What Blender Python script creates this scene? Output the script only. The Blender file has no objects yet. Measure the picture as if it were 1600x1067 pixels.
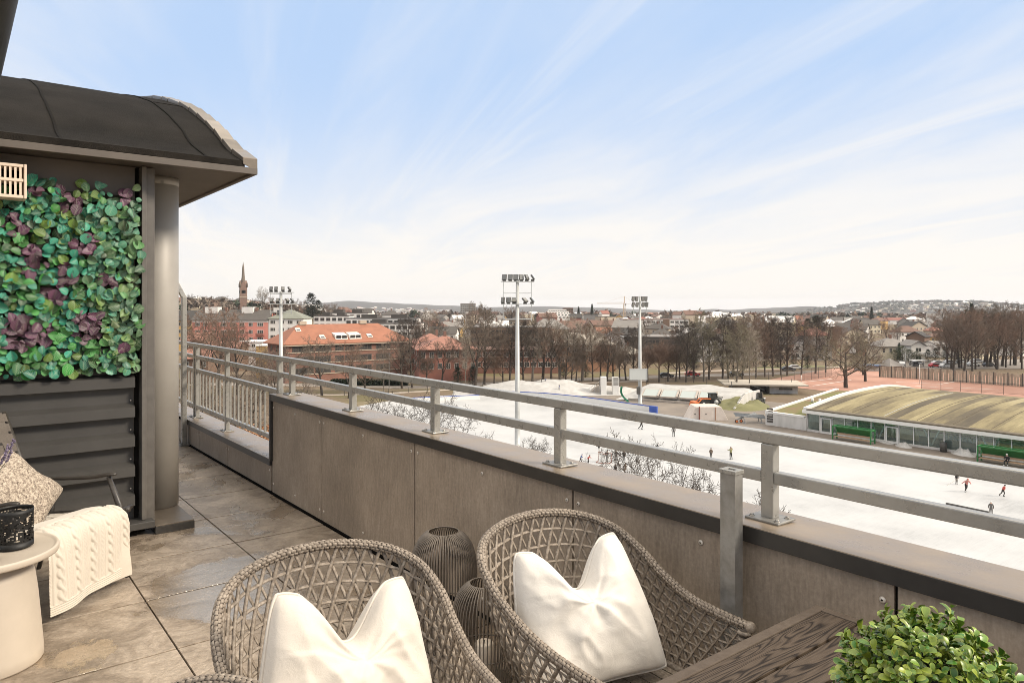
import bpy, math, random
from mathutils import Vector, Matrix, noise as mnoise
R = math.radians
scene = bpy.context.scene
COL = scene.collection
rnd = random.Random(7)

# ---------------------------------------------------------------- camera model (eye 1.6 m above the terrace)
F = 1126.0; HX = 800.0; HY = 477.0; YAW = R(38.0); EYE = 1.6
CY, SY = math.cos(YAW), math.sin(YAW)
def at(px, py, d):
    l = (px - HX) / F * d
    return Vector((l * CY + d * SY, -l * SY + d * CY, EYE - (py - HY) / F * d))
def onz(px, py, z):
    return at(px, py, (EYE - z) * F / (py - HY))
def onX(px, py, X):
    return at(px, py, X / ((px - HX) / F * CY + SY))
def onY(px, py, Y):
    return at(px, py, Y / (-(px - HX) / F * SY + CY))
def depth(X, Y): return X * SY + Y * CY
def pxof(X, Y): return HX + F * (X * CY - Y * SY) / max(depth(X, Y), 1e-3)

# ---------------------------------------------------------------- materials
def S(r, g, b):
    def c(u):
        u /= 255.0
        return u / 12.92 if u <= 0.04045 else ((u + 0.055) / 1.055) ** 2.4
    return (c(r), c(g), c(b), 1.0)
class NT:
    def __init__(s, tree): s.t = tree
    def n(s, typ, **kw):
        nd = s.t.nodes.new(typ)
        for k, v in kw.items():
            if k.startswith('i_'):
                key = k[2:].replace('_', ' ')
                nd.inputs[key].default_value = v
            elif k == 'ins':
                for kk, vv in v.items(): nd.inputs[kk].default_value = vv
            else: setattr(nd, k, v)
        return nd
    def l(s, a, b): s.t.links.new(a, b)
MATS = {}
def newmat(name):
    m = bpy.data.materials.new(name); m.use_nodes = True
    t = NT(m.node_tree); b = m.node_tree.nodes['Principled BSDF']
    return m, t, b
def ramp(t, fac, stops):
    r = t.n('ShaderNodeValToRGB'); e = r.color_ramp.elements
    while len(e) < len(stops): e.new(0.5)
    for k, (p, c) in enumerate(stops):
        e[k].position = p; e[k].color = c if len(c) == 4 else (*c, 1)
    t.l(fac, r.inputs['Fac']); return r
def coord(t, kind='pos', scale=(1, 1, 1), rot=(0, 0, 0)):
    if kind == 'pos': src = t.n('ShaderNodeNewGeometry').outputs['Position']
    elif kind == 'uv': src = t.n('ShaderNodeTexCoord').outputs['UV']
    else: src = t.n('ShaderNodeTexCoord').outputs['Object']
    mp = t.n('ShaderNodeMapping'); mp.inputs['Scale'].default_value = scale; mp.inputs['Rotation'].default_value = rot
    t.l(src, mp.inputs['Vector']); return mp.outputs['Vector']
def mat(name, c1, c2=None, rough=0.6, metal=0.0, scale=8.0, detail=4.0, bump=0.0, bscale=None, space='pos',
        stretch=(1, 1, 1), rvar=0.0, spec=0.5, lo=0.35, hi=0.65, emit=None, rand=0.0):
    """Principled surface whose colour wanders between c1 and c2, with optional bump and roughness wear."""
    if name in MATS: return MATS[name]
    m, t, b = newmat(name)
    b.inputs['Roughness'].default_value = rough; b.inputs['Metallic'].default_value = metal
    b.inputs['Specular IOR Level'].default_value = spec
    b.inputs['Base Color'].default_value = c1
    v = coord(t, space, stretch)
    last = None
    if c2 is not None:
        nz = t.n('ShaderNodeTexNoise', ins={'Scale': scale, 'Detail': detail, 'Roughness': 0.6}); t.l(v, nz.inputs['Vector'])
        rp = ramp(t, nz.outputs['Fac'], [(lo, c1), (hi, c2)])
        last = rp.outputs['Color']
        if rvar:
            mr = t.n('ShaderNodeMapRange', ins={'From Min': lo, 'From Max': hi, 'To Min': max(rough - rvar, 0.02), 'To Max': rough + rvar})
            t.l(nz.outputs['Fac'], mr.inputs['Value']); t.l(mr.outputs['Result'], b.inputs['Roughness'])
    if rand:
        oi = t.n('ShaderNodeObjectInfo'); hs = t.n('ShaderNodeHueSaturation')
        mr = t.n('ShaderNodeMapRange', ins={'To Min': 1 - rand, 'To Max': 1 + rand}); t.l(oi.outputs['Random'], mr.inputs['Value'])
        t.l(mr.outputs['Result'], hs.inputs['Value'])
        if last is not None: t.l(last, hs.inputs['Color'])
        else: hs.inputs['Color'].default_value = c1
        last = hs.outputs['Color']
    if last is not None: t.l(last, b.inputs['Base Color'])
    if bump:
        nb = t.n('ShaderNodeTexNoise', ins={'Scale': bscale or scale * 4, 'Detail': 5.0}); t.l(v, nb.inputs['Vector'])
        bp = t.n('ShaderNodeBump', ins={'Strength': bump, 'Distance': 0.02}); t.l(nb.outputs['Fac'], bp.inputs['Height'])
        t.l(bp.outputs['Normal'], b.inputs['Normal'])
    if emit:
        b.inputs['Emission Color'].default_value = emit[0]; b.inputs['Emission Strength'].default_value = emit[1]
    MATS[name] = m
    return m

# ---------------------------------------------------------------- mesh builder
class MB:
    def __init__(s): s.v = []; s.f = []; s.m = []; s.s = []; s.c = []; s.uv = []
    def add(s, verts, faces, mat=0, smooth=False, col=None, uv=None):
        o = len(s.v); s.v.extend([tuple(p) for p in verts])
        if uv: s.uv.extend(uv)
        elif s.uv: s.uv.extend([(0, 0)] * len(verts))
        for f in faces:
            s.f.append(tuple(i + o for i in f)); s.m.append(mat); s.s.append(smooth); s.c.append(col)
        return s
    def box(s, c, d, mat=0, rz=0.0, M=None, col=None):
        x, y, z = d[0] / 2, d[1] / 2, d[2] / 2
        vs = [Vector(p) for p in ((-x, -y, -z), (x, -y, -z), (x, y, -z), (-x, y, -z), (-x, -y, z), (x, -y, z), (x, y, z), (-x, y, z))]
        if M is not None: vs = [M @ p for p in vs]
        elif rz:
            q = Matrix.Rotation(rz, 3, 'Z'); vs = [q @ p for p in vs]
        c = Vector(c)
        return s.add([p + c for p in vs], [(0, 3, 2, 1), (4, 5, 6, 7), (0, 1, 5, 4), (1, 2, 6, 5), (2, 3, 7, 6), (3, 0, 4, 7)], mat, False, col)
    def b2(s, lo, hi, mat=0, col=None):
        return s.box([(a + b) / 2 for a, b in zip(lo, hi)], [abs(b - a) for a, b in zip(lo, hi)], mat, 0, None, col)
    def bar(s, a, b, w, h, mat=0, up=(0, 0, 1)):
        a = Vector(a); b = Vector(b); d = b - a; L = d.length; d.normalize()
        u = Vector(up)
        if abs(d.dot(u)) > 0.98: u = Vector((1, 0, 0))
        x = d.cross(u).normalized(); z = x.cross(d)
        M = Matrix((x, d, z)).transposed()
        return s.box((a + b) / 2, (w, L, h), mat, 0, M)
    def tube(s, path, r, n=8, mat=0, caps=True, smooth=True, closed=False, flat=1.0, col=None):
        P = [Vector(p) for p in path]; k = len(P)
        rr = r if isinstance(r, (list, tuple)) else [r] * k
        T = []
        for i in range(k):
            a = P[(i - 1) % k] if (closed or i > 0) else P[i]
            b = P[(i + 1) % k] if (closed or i < k - 1) else P[i]
            d = b - a; T.append(d.normalized() if d.length > 1e-9 else Vector((0, 0, 1)))
        u = T[0].cross(Vector((0, 0, 1)))
        if u.length < 0.05: u = T[0].cross(Vector((1, 0, 0)))
        u.normalize(); vs = []
        for i in range(k):
            u = (u - T[i] * u.dot(T[i])).normalized(); w = T[i].cross(u)
            for j in range(n):
                a = 2 * math.pi * j / n
                vs.append(P[i] + (u * math.cos(a) + w * math.sin(a) * flat) * rr[i])
        fs = []
        for i in range(k if closed else k - 1):
            i2 = (i + 1) % k
            for j in range(n):
                j2 = (j + 1) % n
                fs.append((i * n + j, i * n + j2, i2 * n + j2, i2 * n + j))
        if caps and not closed:
            fs.append(tuple(range(n))[::-1]); fs.append(tuple((k - 1) * n + j for j in range(n)))
        return s.add(vs, fs, mat, smooth, col)
    def lathe(s, prof, n=32, c=(0, 0, 0), mat=0, smooth=True, cap=True):
        vs = []; fs = []
        for r, z in prof:
            for j in range(n):
                a = 2 * math.pi * j / n; vs.append((c[0] + r * math.cos(a), c[1] + r * math.sin(a), c[2] + z))
        for i in range(len(prof) - 1):
            for j in range(n):
                j2 = (j + 1) % n; fs.append((i * n + j, i * n + j2, (i + 1) * n + j2, (i + 1) * n + j))
        if cap:
            fs.append(tuple(range(n))[::-1]); fs.append(tuple((len(prof) - 1) * n + j for j in range(n)))
        return s.add(vs, fs, mat, smooth)
    def cyl(s, c, r, h, n=16, mat=0): return s.lathe([(r, 0), (r, h)], n, c, mat, True)
    def prism(s, poly, a, b, axis='y', mat=0):
        """extrude a polygon (in the two other axes) from a to b along axis"""
        def P(p, t): return {'x': (t, p[0], p[1]), 'y': (p[0], t, p[1]), 'z': (p[0], p[1], t)}[axis]
        n = len(poly); vs = [P(p, a) for p in poly] + [P(p, b) for p in poly]
        fs = [tuple(range(n)), tuple(range(2 * n - 1, n - 1, -1))] + [(i, i + n, (i + 1) % n + n, (i + 1) % n) for i in range(n)]
        return s.add(vs, fs, mat)
    def grid(s, fn, nu, nv, mat=0, smooth=True, closed_u=False, uvs=True):
        vs = []; uv = []
        for j in range(nv + 1):
            for i in range(nu + 1):
                u, v = i / nu, j / nv; vs.append(fn(u, v)); uv.append((u, v))
        w = nu + 1
        fs = [(j * w + i, j * w + i + 1, (j + 1) * w + i + 1, (j + 1) * w + i) for j in range(nv) for i in range(nu)]
        return s.add(vs, fs, mat, smooth, None, uv if (uvs and (s.uv or not s.v)) else None)
    def sphere(s, c, r, nu=12, nv=8, mat=0, sc=(1, 1, 1)):
        c = Vector(c)
        vs = [c + Vector((0, 0, -r * sc[2]))]
        for j in range(1, nv):
            th = math.pi * j / nv
            for i in range(nu):
                a = 2 * math.pi * i / nu
                vs.append(c + Vector((r * sc[0] * math.sin(th) * math.cos(a), r * sc[1] * math.sin(th) * math.sin(a), -r * sc[2] * math.cos(th))))
        vs.append(c + Vector((0, 0, r * sc[2]))); fs = []
        for i in range(nu): fs.append((0, 1 + (i + 1) % nu, 1 + i))
        for j in range(nv - 2):
            for i in range(nu):
                a = 1 + j * nu + i; b = 1 + j * nu + (i + 1) % nu; fs.append((a, b, b + nu, a + nu))
        L = len(vs) - 1; o = 1 + (nv - 2) * nu
        for i in range(nu): fs.append((L, o + i, o + (i + 1) % nu))
        return s.add(vs, fs, mat, True)
    def mesh(s, name, mats):
        me = bpy.data.meshes.new(name); me.from_pydata(s.v, [], s.f)
        for m in (mats if isinstance(mats, (list, tuple)) else [mats]): me.materials.append(m)
        me.polygons.foreach_set('material_index', s.m); me.polygons.foreach_set('use_smooth', s.s)
        if any(c is not None for c in s.c):
            at_ = me.color_attributes.new('Col', 'FLOAT_COLOR', 'CORNER'); buf = []
            for f, c in zip(s.f, s.c):
                c = c or (1, 1, 1, 1)
                for _ in f: buf.extend(c if len(c) == 4 else (*c, 1))
            at_.data.foreach_set('color', buf)
        if s.uv and len(s.uv) == len(s.v):
            ul = me.uv_layers.new(name='UVMap'); buf = []
            for f in s.f:
                for i in f: buf.extend(s.uv[i])
            ul.data.foreach_set('uv', buf)
        me.update(); return me
    def build(s, name, mats, parent=None, loc=None, rz=0.0, bevel=0.0):
        o = bpy.data.objects.new(name, s.mesh(name, mats)); COL.objects.link(o)
        if parent is not None: o.parent = parent
        if loc is not None: o.location = loc
        if rz: o.rotation_euler = (0, 0, rz)
        if bevel:
            bm = o.modifiers.new('bevel', 'BEVEL'); bm.width = bevel; bm.segments = 2; bm.limit_method = 'ANGLE'
        return o
def tag(o, label=None, cat=None, group=None, kind=None):
    if label: o['label'] = label
    if cat: o['category'] = cat
    if group: o['group'] = group
    if kind: o['kind'] = kind
    return o
def empty(name, loc=(0, 0, 0), rz=0.0, label=None, cat=None, group=None, scale=1.0):
    o = bpy.data.objects.new(name, None); o.empty_display_size = 0.1; COL.objects.link(o)
    o.location = loc; o.rotation_euler = (0, 0, rz)
    if scale != 1.0: o.scale = (scale,) * 3 if not isinstance(scale, (tuple, list)) else scale
    return tag(o, label, cat, group)
def kids(o): return list(o.children)
def copy_tree(o, parent=None):
    c = o.copy(); COL.objects.link(c)
    if parent is not None: c.parent = parent
    for ch in kids(o): copy_tree(ch, c)
    return c
# ---------------------------------------------------------------- camera, light, sky
cam = bpy.data.objects.new('camera', bpy.data.cameras.new('camera')); COL.objects.link(cam)
cam.location = (0, 0, EYE); cam.rotation_euler = (R(90), 0, -YAW)
cam.data.sensor_width = 36.0; cam.data.lens = F / 1600 * 36.0
cam.data.shift_y = -(533.5 - HY) / 1600.0
cam.data.clip_start = 0.02; cam.data.clip_end = 40000
scene.camera = cam
SUN_DIR = Vector((0.52, -0.66, 0.54)).normalized()      # towards the sun: low winter sun behind thin cloud
sun = bpy.data.objects.new('sun', bpy.data.lights.new('sun', 'SUN')); COL.objects.link(sun)
sun.data.energy = 3.2; sun.data.angle = R(11); sun.data.color = (1.0, 0.90, 0.76)
sun.rotation_euler = SUN_DIR.to_track_quat('Z', 'Y').to_euler(); sun.location = (0, 0, 60)
w = bpy.data.worlds.new('World'); scene.world = w; w.use_nodes = True
t = NT(w.node_tree); bg = w.node_tree.nodes['Background']; bg.inputs['Strength'].default_value = 0.1
sky = t.n('ShaderNodeTexSky', sky_type='NISHITA', sun_disc=False)
sky.sun_elevation = math.asin(SUN_DIR.z); sky.sun_rotation = math.atan2(SUN_DIR.x, SUN_DIR.y)
sky.air_density = 1.0; sky.dust_density = 1.5; sky.ozone_density = 1.0
tc = t.n('ShaderNodeTexCoord'); gen = tc.outputs['Generated']
sep = t.n('ShaderNodeSeparateXYZ'); t.l(gen, sep.inputs[0])
# project the view direction on a cloud layer so that the cirrus streaks converge like real ones
zz = t.n('ShaderNodeMath', operation='ADD'); t.l(sep.outputs['Z'], zz.inputs[0]); zz.inputs[1].default_value = 0.07
def div(a):
    d = t.n('ShaderNodeMath', operation='DIVIDE'); t.l(a, d.inputs[0]); t.l(zz.outputs[0], d.inputs[1]); return d.outputs[0]
cmb = t.n('ShaderNodeCombineXYZ'); t.l(div(sep.outputs['X']), cmb.inputs['X']); t.l(div(sep.outputs['Y']), cmb.inputs['Y'])
def layer(rot, scl, nscale, det, lo, hi, off=(0, 0, 0), dist=0.8):
    m0 = t.n('ShaderNodeMapping'); m0.inputs['Rotation'].default_value = (0, 0, rot); t.l(cmb.outputs[0], m0.inputs['Vector'])
    mp = t.n('ShaderNodeMapping'); mp.inputs['Scale'].default_value = scl; mp.inputs['Location'].default_value = off
    t.l(m0.outputs[0], mp.inputs['Vector'])
    nz = t.n('ShaderNodeTexNoise', ins={'Scale': nscale, 'Detail': det, 'Roughness': 0.58, 'Distortion': dist}); t.l(mp.outputs[0], nz.inputs['Vector'])
    mr = t.n('ShaderNodeMapRange', interpolation_type='SMOOTHSTEP', ins={'From Min': lo, 'From Max': hi}); t.l(nz.outputs['Fac'], mr.inputs['Value'])
    return mr.outputs['Result']
def mth(op, a, b):
    m = t.n('ShaderNodeMath', operation=op)
    for i, q in enumerate((a, b)):
        if isinstance(q, (int, float)): m.inputs[i].default_value = q
        else: t.l(q, m.inputs[i])
    return m.outputs[0]
st1 = layer(R(-72), (0.17, 1.9, 1), 1.15, 11, 0.43, 0.76, (3.1, 1.7, 0), 0.55)      # long streaks fanning out of the left horizon
st2 = layer(R(-58), (0.42, 0.95, 1), 0.60, 9, 0.39, 0.72, (7.4, 2.9, 0), 1.0)     # broad veils
cl = mth('MAXIMUM', mth('MULTIPLY', st1, 0.74), mth('MULTIPLY', st2, 0.66))
hz = t.n('ShaderNodeMapRange', interpolation_type='SMOOTHSTEP', ins={'From Min': 0.0, 'From Max': 0.34, 'To Min': 1.0, 'To Max': 0.0}); t.l(sep.outputs['Z'], hz.inputs['Value'])
hz2 = mth('POWER', hz.outputs['Result'], 1.25)
up = t.n('ShaderNodeMapRange', interpolation_type='SMOOTHSTEP', ins={'From Min': 0.42, 'From Max': 0.75}); t.l(sep.outputs['Z'], up.inputs['Value'])
mask = mth('MINIMUM', mth('ADD', mth('MULTIPLY', hz2, 0.97), mth('MULTIPLY', cl, mth('SUBTRACT', 1.0, mth('MULTIPLY', hz2, 0.7)))), 1.0)
tint = t.n('ShaderNodeMixRGB', blend_type='MIX'); t.l(hz2, tint.inputs['Fac'])
tint.inputs['Color1'].default_value = (6.5, 6.7, 7.1, 1); tint.inputs['Color2'].default_value = (7.7, 7.35, 6.85, 1)
blue = t.n('ShaderNodeMixRGB', blend_type='MIX'); blue.inputs['Fac'].default_value = 0.9
t.l(sky.outputs[0], blue.inputs['Color1']); blue.inputs['Color2'].default_value = (4.0, 5.35, 7.5, 1)
mx = t.n('ShaderNodeMixRGB', blend_type='MIX'); t.l(mask, mx.inputs['Fac']); t.l(blue.outputs[0], mx.inputs['Color1']); t.l(tint.outputs[0], mx.inputs['Color2'])
fill_veil = t.n('ShaderNodeMixRGB', blend_type='MIX'); t.l(mth('MULTIPLY', up.outputs['Result'], 0.85), fill_veil.inputs['Fac'])     # unseen bright veil added overhead to light the terrace
t.l(mx.outputs[0], fill_veil.inputs['Color1']); fill_veil.inputs['Color2'].default_value = (19.5, 17.8, 15.4, 1)
t.l(fill_veil.outputs[0], bg.inputs['Color'])
scene.view_settings.view_transform = 'Standard'; scene.view_settings.look = 'None'
scene.view_settings.exposure = 0.42; scene.view_settings.gamma = 1.0
scene.render.engine = 'CYCLES'
cy = scene.cycles
cy.max_bounces = 6; cy.diffuse_bounces = 3; cy.glossy_bounces = 3; cy.transparent_max_bounces = 12; cy.transmission_bounces = 4
cy.use_denoising = True; cy.denoiser = 'OPENIMAGEDENOISE'; cy.denoising_prefilter = 'ACCURATE'; cy.denoising_input_passes = 'RGB_ALBEDO_NORMAL'; cy.pixel_filter_type = 'BLACKMAN_HARRIS'; cy.filter_width = 0.9
cy.use_adaptive_sampling = True; cy.adaptive_threshold = 0.008
# ================================================================ TERRACE
BR = lambda r, g, b: S(r, g, b)
M_rail = mat('rail_metal', (0.2948, 0.2822, 0.2547, 1), (0.3450, 0.3312, 0.3011, 1), rough=0.30, metal=0.35, scale=12, bump=0.02, bscale=90, rvar=0.05)
M_galv = mat('galvanised', (0.21, 0.20, 0.182, 1), (0.30, 0.287, 0.262, 1), rough=0.45, metal=0.45, scale=22, bump=0.05, bscale=120, rvar=0.1)
M_bolt = mat('bolt_steel', (0.30, 0.28, 0.25, 1), rough=0.35, metal=0.8)
M_dark = mat('dark_gap', (0.010, 0.009, 0.008, 1), rough=0.9, spec=0.05)
M_capmetal = mat('capping_metal', (0.2016, 0.1544, 0.1080, 1), (0.2632, 0.2052, 0.1470, 1), rough=0.34, metal=0.1, scale=5, rvar=0.10, bump=0.03, bscale=60, spec=0.6)
M_capdark = mat('capping_edge', (0.0308, 0.0277, 0.0246, 1), (0.0400, 0.0362, 0.0323, 1), rough=0.45, metal=0.2, scale=9)  # same metal as the capping top, the fascia's shade put into a darker colour

def floor_material():
    m, t, b = newmat('wet_slate_tile')
    pos = t.n('ShaderNodeNewGeometry').outputs['Position']
    col = t.n('ShaderNodeVertexColor', layer_name='Col')
    off = t.n('ShaderNodeVectorMath', operation='MULTIPLY_ADD'); t.l(col.outputs['Color'], off.inputs[0]); off.inputs[1].default_value = (9, 9, 9); t.l(pos, off.inputs[2])
    mp = t.n('ShaderNodeMapping'); mp.inputs['Scale'].default_value = (2.6, 3.6, 1); mp.inputs['Rotation'].default_value = (0, 0, 0.5); t.l(off.outputs[0], mp.inputs['Vector'])
    n1 = t.n('ShaderNodeTexNoise', ins={'Scale': 1.5, 'Detail': 8.0, 'Roughness': 0.65, 'Distortion': 1.2}); t.l(mp.outputs[0], n1.inputs['Vector'])
    r1 = ramp(t, n1.outputs['Fac'], [(0.26, (0.1472, 0.1121, 0.0802, 1)), (0.44, (0.2850, 0.2270, 0.1713, 1)), (0.60, (0.3990, 0.3271, 0.2551, 1)), (0.76, (0.2470, 0.1944, 0.1457, 1))])
    n2 = t.n('ShaderNodeTexNoise', ins={'Scale': 17.0, 'Detail': 9.0, 'Roughness': 0.75}); t.l(mp.outputs[0], n2.inputs['Vector'])
    mx = t.n('ShaderNodeMixRGB', blend_type='OVERLAY'); mx.inputs['Fac'].default_value = 0.8; t.l(r1.outputs[0], mx.inputs['Color1']); t.l(n2.outputs['Fac'], mx.inputs['Color2'])
    # puddles lying on the uneven slate
    pm = t.n('ShaderNodeMapping'); pm.inputs['Scale'].default_value = (1.0, 0.8, 1); pm.inputs['Location'].default_value = (4.35, 1.9, 0); t.l(pos, pm.inputs['Vector'])
    n3 = t.n('ShaderNodeTexNoise', ins={'Scale': 1.25, 'Detail': 7.0, 'Roughness': 0.62, 'Distortion': 0.5}); t.l(pm.outputs[0], n3.inputs['Vector'])
    sp = t.n('ShaderNodeSeparateXYZ'); t.l(pos, sp.inputs[0])
    def mm(op, a, b_):
        q = t.n('ShaderNodeMath', operation=op)
        for i_, v_ in enumerate((a, b_)):
            if isinstance(v_, (int, float)): q.inputs[i_].default_value = v_
            else: t.l(v_, q.inputs[i_])
        return q.outputs[0]
    def hump(axis, c0, w0): d_ = mm('DIVIDE', mm('SUBTRACT', sp.outputs[axis], c0), w0); return mm('MULTIPLY', d_, d_)
    low = mm('MULTIPLY', mm('EXPONENT', mm('MULTIPLY', mm('ADD', hump('X', 1.15, 0.42), hump('Y', 4.05, 0.85)), -1.0), 0.0), 0.14)     # the low spot of the floor holds water
    lvl = mm('ADD', n3.outputs['Fac'], mm('SUBTRACT', low, 0.05))
    wet = t.n('ShaderNodeMapRange', interpolation_type='SMOOTHSTEP', ins={'From Min': 0.50, 'From Max': 0.525}); t.l(lvl, wet.inputs['Value'])
    damp = t.n('ShaderNodeMapRange', ins={'From Min': 0.40, 'From Max': 0.52}); t.l(lvl, damp.inputs['Value'])
    dk = t.n('ShaderNodeMixRGB', blend_type='MULTIPLY'); t.l(damp.outputs[0], dk.inputs['Fac']); t.l(mx.outputs[0], dk.inputs['Color1']); dk.inputs['Color2'].default_value = (0.66, 0.64, 0.62, 1)
    t.l(dk.outputs[0], b.inputs['Base Color'])
    rg = t.n('ShaderNodeMapRange', ins={'To Min': 0.36, 'To Max': 0.06}); t.l(wet.outputs[0], rg.inputs['Value']); t.l(rg.outputs[0], b.inputs['Roughness'])
    b.inputs['Specular IOR Level'].default_value = 0.6; b.inputs['Specular Tint'].default_value = (1.0, 0.90, 0.76, 1); io = t.n('ShaderNodeMapRange', ins={'To Min': 1.6, 'To Max': 4.0}); t.l(wet.outputs[0], io.inputs['Value']); t.l(io.outputs[0], b.inputs['IOR'])
    hs = t.n('ShaderNodeMath', operation='MULTIPLY_ADD'); t.l(n1.outputs['Fac'], hs.inputs[0]); hs.inputs[1].default_value = 2.4
    t.l(n2.outputs['Fac'], hs.inputs[2])
    st = t.n('ShaderNodeMapRange', ins={'To Min': 0.8, 'To Max': 0.28}); t.l(wet.outputs[0], st.inputs['Value'])
    bp = t.n('ShaderNodeBump', ins={'Distance': 0.006}); t.l(st.outputs[0], bp.inputs['Strength']); t.l(hs.outputs[0], bp.inputs['Height'])
    t.l(bp.outputs['Normal'], b.inputs['Normal'])
    return m
M_floor = floor_material()
fl = MB(); TX, TY = 0.683, 0.6845
for i in range(-6, 3):
    for j in range(-11, 12):
        x0 = 0.840 + TX * (i - 1); x1 = x0 + TX; y0 = 4.298 + TY * (j - 1); y1 = y0 + TY
        g = 0.004; x1 = min(x1, 2.158)
        if x1 - x0 < 0.05: continue
        c = (rnd.random(), rnd.random(), rnd.random(), 1)
        fl.b2((x0 + g, y0 + .0065, -0.02), (x1 - g, y1 - .0065, rnd.uniform(-0.0007, 0.0007)), 0, c)
fl.b2((-4.2, -4.2, -0.05), (2.16, 12.4, -0.012), 1, (0, 0, 0, 1))
tag(fl.build('terrace_floor', [M_floor, M_dark], bevel=0.0015), kind='structure')

# ---- parapet of fibre cement boards under a metal capping
def board_material():
    m, t, b = newmat('fibre_cement')
    v = coord(t, 'pos')
    n1 = t.n('ShaderNodeTexNoise', ins={'Scale': 60.0, 'Detail': 5.0, 'Roughness': 0.75}); t.l(v, n1.inputs['Vector'])
    n2 = t.n('ShaderNodeTexNoise', ins={'Scale': 2.6, 'Detail': 5.0}); t.l(v, n2.inputs['Vector'])
    v3 = coord(t, 'pos', (1, 30, 5)); n3 = t.n('ShaderNodeTexNoise', ins={'Scale': 3.0, 'Detail': 4.0}); t.l(v3, n3.inputs['Vector'])
    r1 = ramp(t, n1.outputs['Fac'], [(0.28, (0.2344, 0.1852, 0.1376, 1)), (0.55, (0.2930, 0.2334, 0.1761, 1)), (0.78, (0.3672, 0.2980, 0.2273, 1))])
    mx = t.n('ShaderNodeMixRGB', blend_type='OVERLAY'); mx.inputs['Fac'].default_value = 0.45; t.l(r1.outputs[0], mx.inputs['Color1']); t.l(n2.outputs['Fac'], mx.inputs['Color2'])
    m2 = t.n('ShaderNodeMixRGB', blend_type='SOFT_LIGHT'); m2.inputs['Fac'].default_value = 0.5; t.l(mx.outputs[0], m2.inputs['Color1']); t.l(n3.outputs['Fac'], m2.inputs['Color2'])
    t.l(m2.outputs[0], b.inputs['Base Color']); b.inputs['Roughness'].default_value = 0.62
    bp = t.n('ShaderNodeBump', ins={'Strength': 0.12, 'Distance': 0.003}); t.l(n1.outputs['Fac'], bp.inputs['Height']); t.l(bp.outputs[0], b.inputs['Normal'])
    return m
M_board = board_material()
M_screw = mat('screw_head', (0.62, 0.56, 0.48, 1), rough=0.35, metal=0.3)
YE = 6.087
pw = empty('parapet_wall', (2.165, YE, 0), 0, 'brown fibre cement parapet with dark metal capping beside the wicker chairs', 'parapet')
ys = [6.084, 5.046, 3.703, 2.336, 0.962, -0.41, -1.78, -3.15]
def screws(y, x, z, par):
    s = MB(); M = Matrix.Rotation(R(90), 3, 'Y')
    s.lathe([(0.0, 0), (0.009, 0), (0.0105, 0.002), (0.0075, 0.005), (0.0, 0.006)], 12, cap=False)
    s.lathe([(0.0, 0.0062), (0.0034, 0.0062)], 6, mat=1, cap=False)
    s.v = [tuple(Vector((x - p[2], y + p[1], z + p[0]))) for p in s.v]
    o = s.build('screw', [M_screw, M_dark], par); return o
for a, b_ in zip(ys, ys[1:]):
    p = MB().b2((2.165, b_ + 0.0055, 0.018), (2.174, a - 0.0055, 0.80)).build('panel', M_board, pw)
    p.matrix_parent_inverse = Matrix.Translation((-2.165, -YE, 0))
    L = a - b_
    for yy in ([a - 0.037, (a + b_) / 2, b_ + 0.037] if L > 0.3 else []):
        screws(yy, 2.165, 0.735, p); screws(yy, 2.165, 0.09, p)
def loose(o, par):       # keep world coordinates for a child of an empty with an offset
    o.parent = par; o.matrix_parent_inverse = Matrix.Translation([-c for c in par.location]); return o
loose(MB().b2((2.176, -4.2, -0.05), (2.43, 6.08, 0.835)).build('core', M_dark), pw)
cap = MB()
cap.prism([(2.146, 0.850), (2.440, 0.836), (2.440, 0.795), (2.434, 0.795), (2.434, 0.828), (2.146, 0.842)], -4.2, 6.10, 'y', 0)
loose(cap.build('capping', M_capmetal, bevel=0.002), pw)
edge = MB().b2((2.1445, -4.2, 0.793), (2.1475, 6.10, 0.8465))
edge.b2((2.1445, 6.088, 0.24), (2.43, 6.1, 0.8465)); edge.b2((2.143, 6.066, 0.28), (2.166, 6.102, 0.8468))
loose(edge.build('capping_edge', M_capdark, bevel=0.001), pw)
loose(MB().b2((2.163, -4.2, 0.0), (2.172, 6.08, 0.016)).build('floor_gap', M_dark), pw)

lw = empty('low_parapet_wall', (2.165, 6.11, 0), 0, 'low brown parapet with pale capping under the baluster railing', 'parapet')
ys2 = [6.106, 7.32, 8.35, 8.99]
for y0, y1 in zip(ys2, ys2[1:]):
    p = loose(MB().b2((2.165, y0 + 0.0055, 0.018), (2.174, y1 - 0.0055, 0.245)).build('panel', M_board), lw)
    for yy in (y0 + 0.037, y1 - 0.037): screws(yy, 2.165, 0.19, p)
loose(MB().b2((2.176, 6.11, -0.05), (2.43, 12.2, 0.27)).build('core', M_dark), lw)
c2 = MB().prism([(2.146, 0.296), (2.46, 0.282), (2.46, 0.24), (2.454, 0.24), (2.454, 0.274), (2.146, 0.288)], 6.103, 12.2, 'y')
loose(c2.build('capping', M_capmetal, bevel=0.002), lw)
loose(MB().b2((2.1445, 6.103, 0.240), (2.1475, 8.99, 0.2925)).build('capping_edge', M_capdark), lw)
loose(MB().b2((2.165, 8.99, -0.02), (2.174, 12.2, 0.245)).build('end_panel', M_board), lw)

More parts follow.
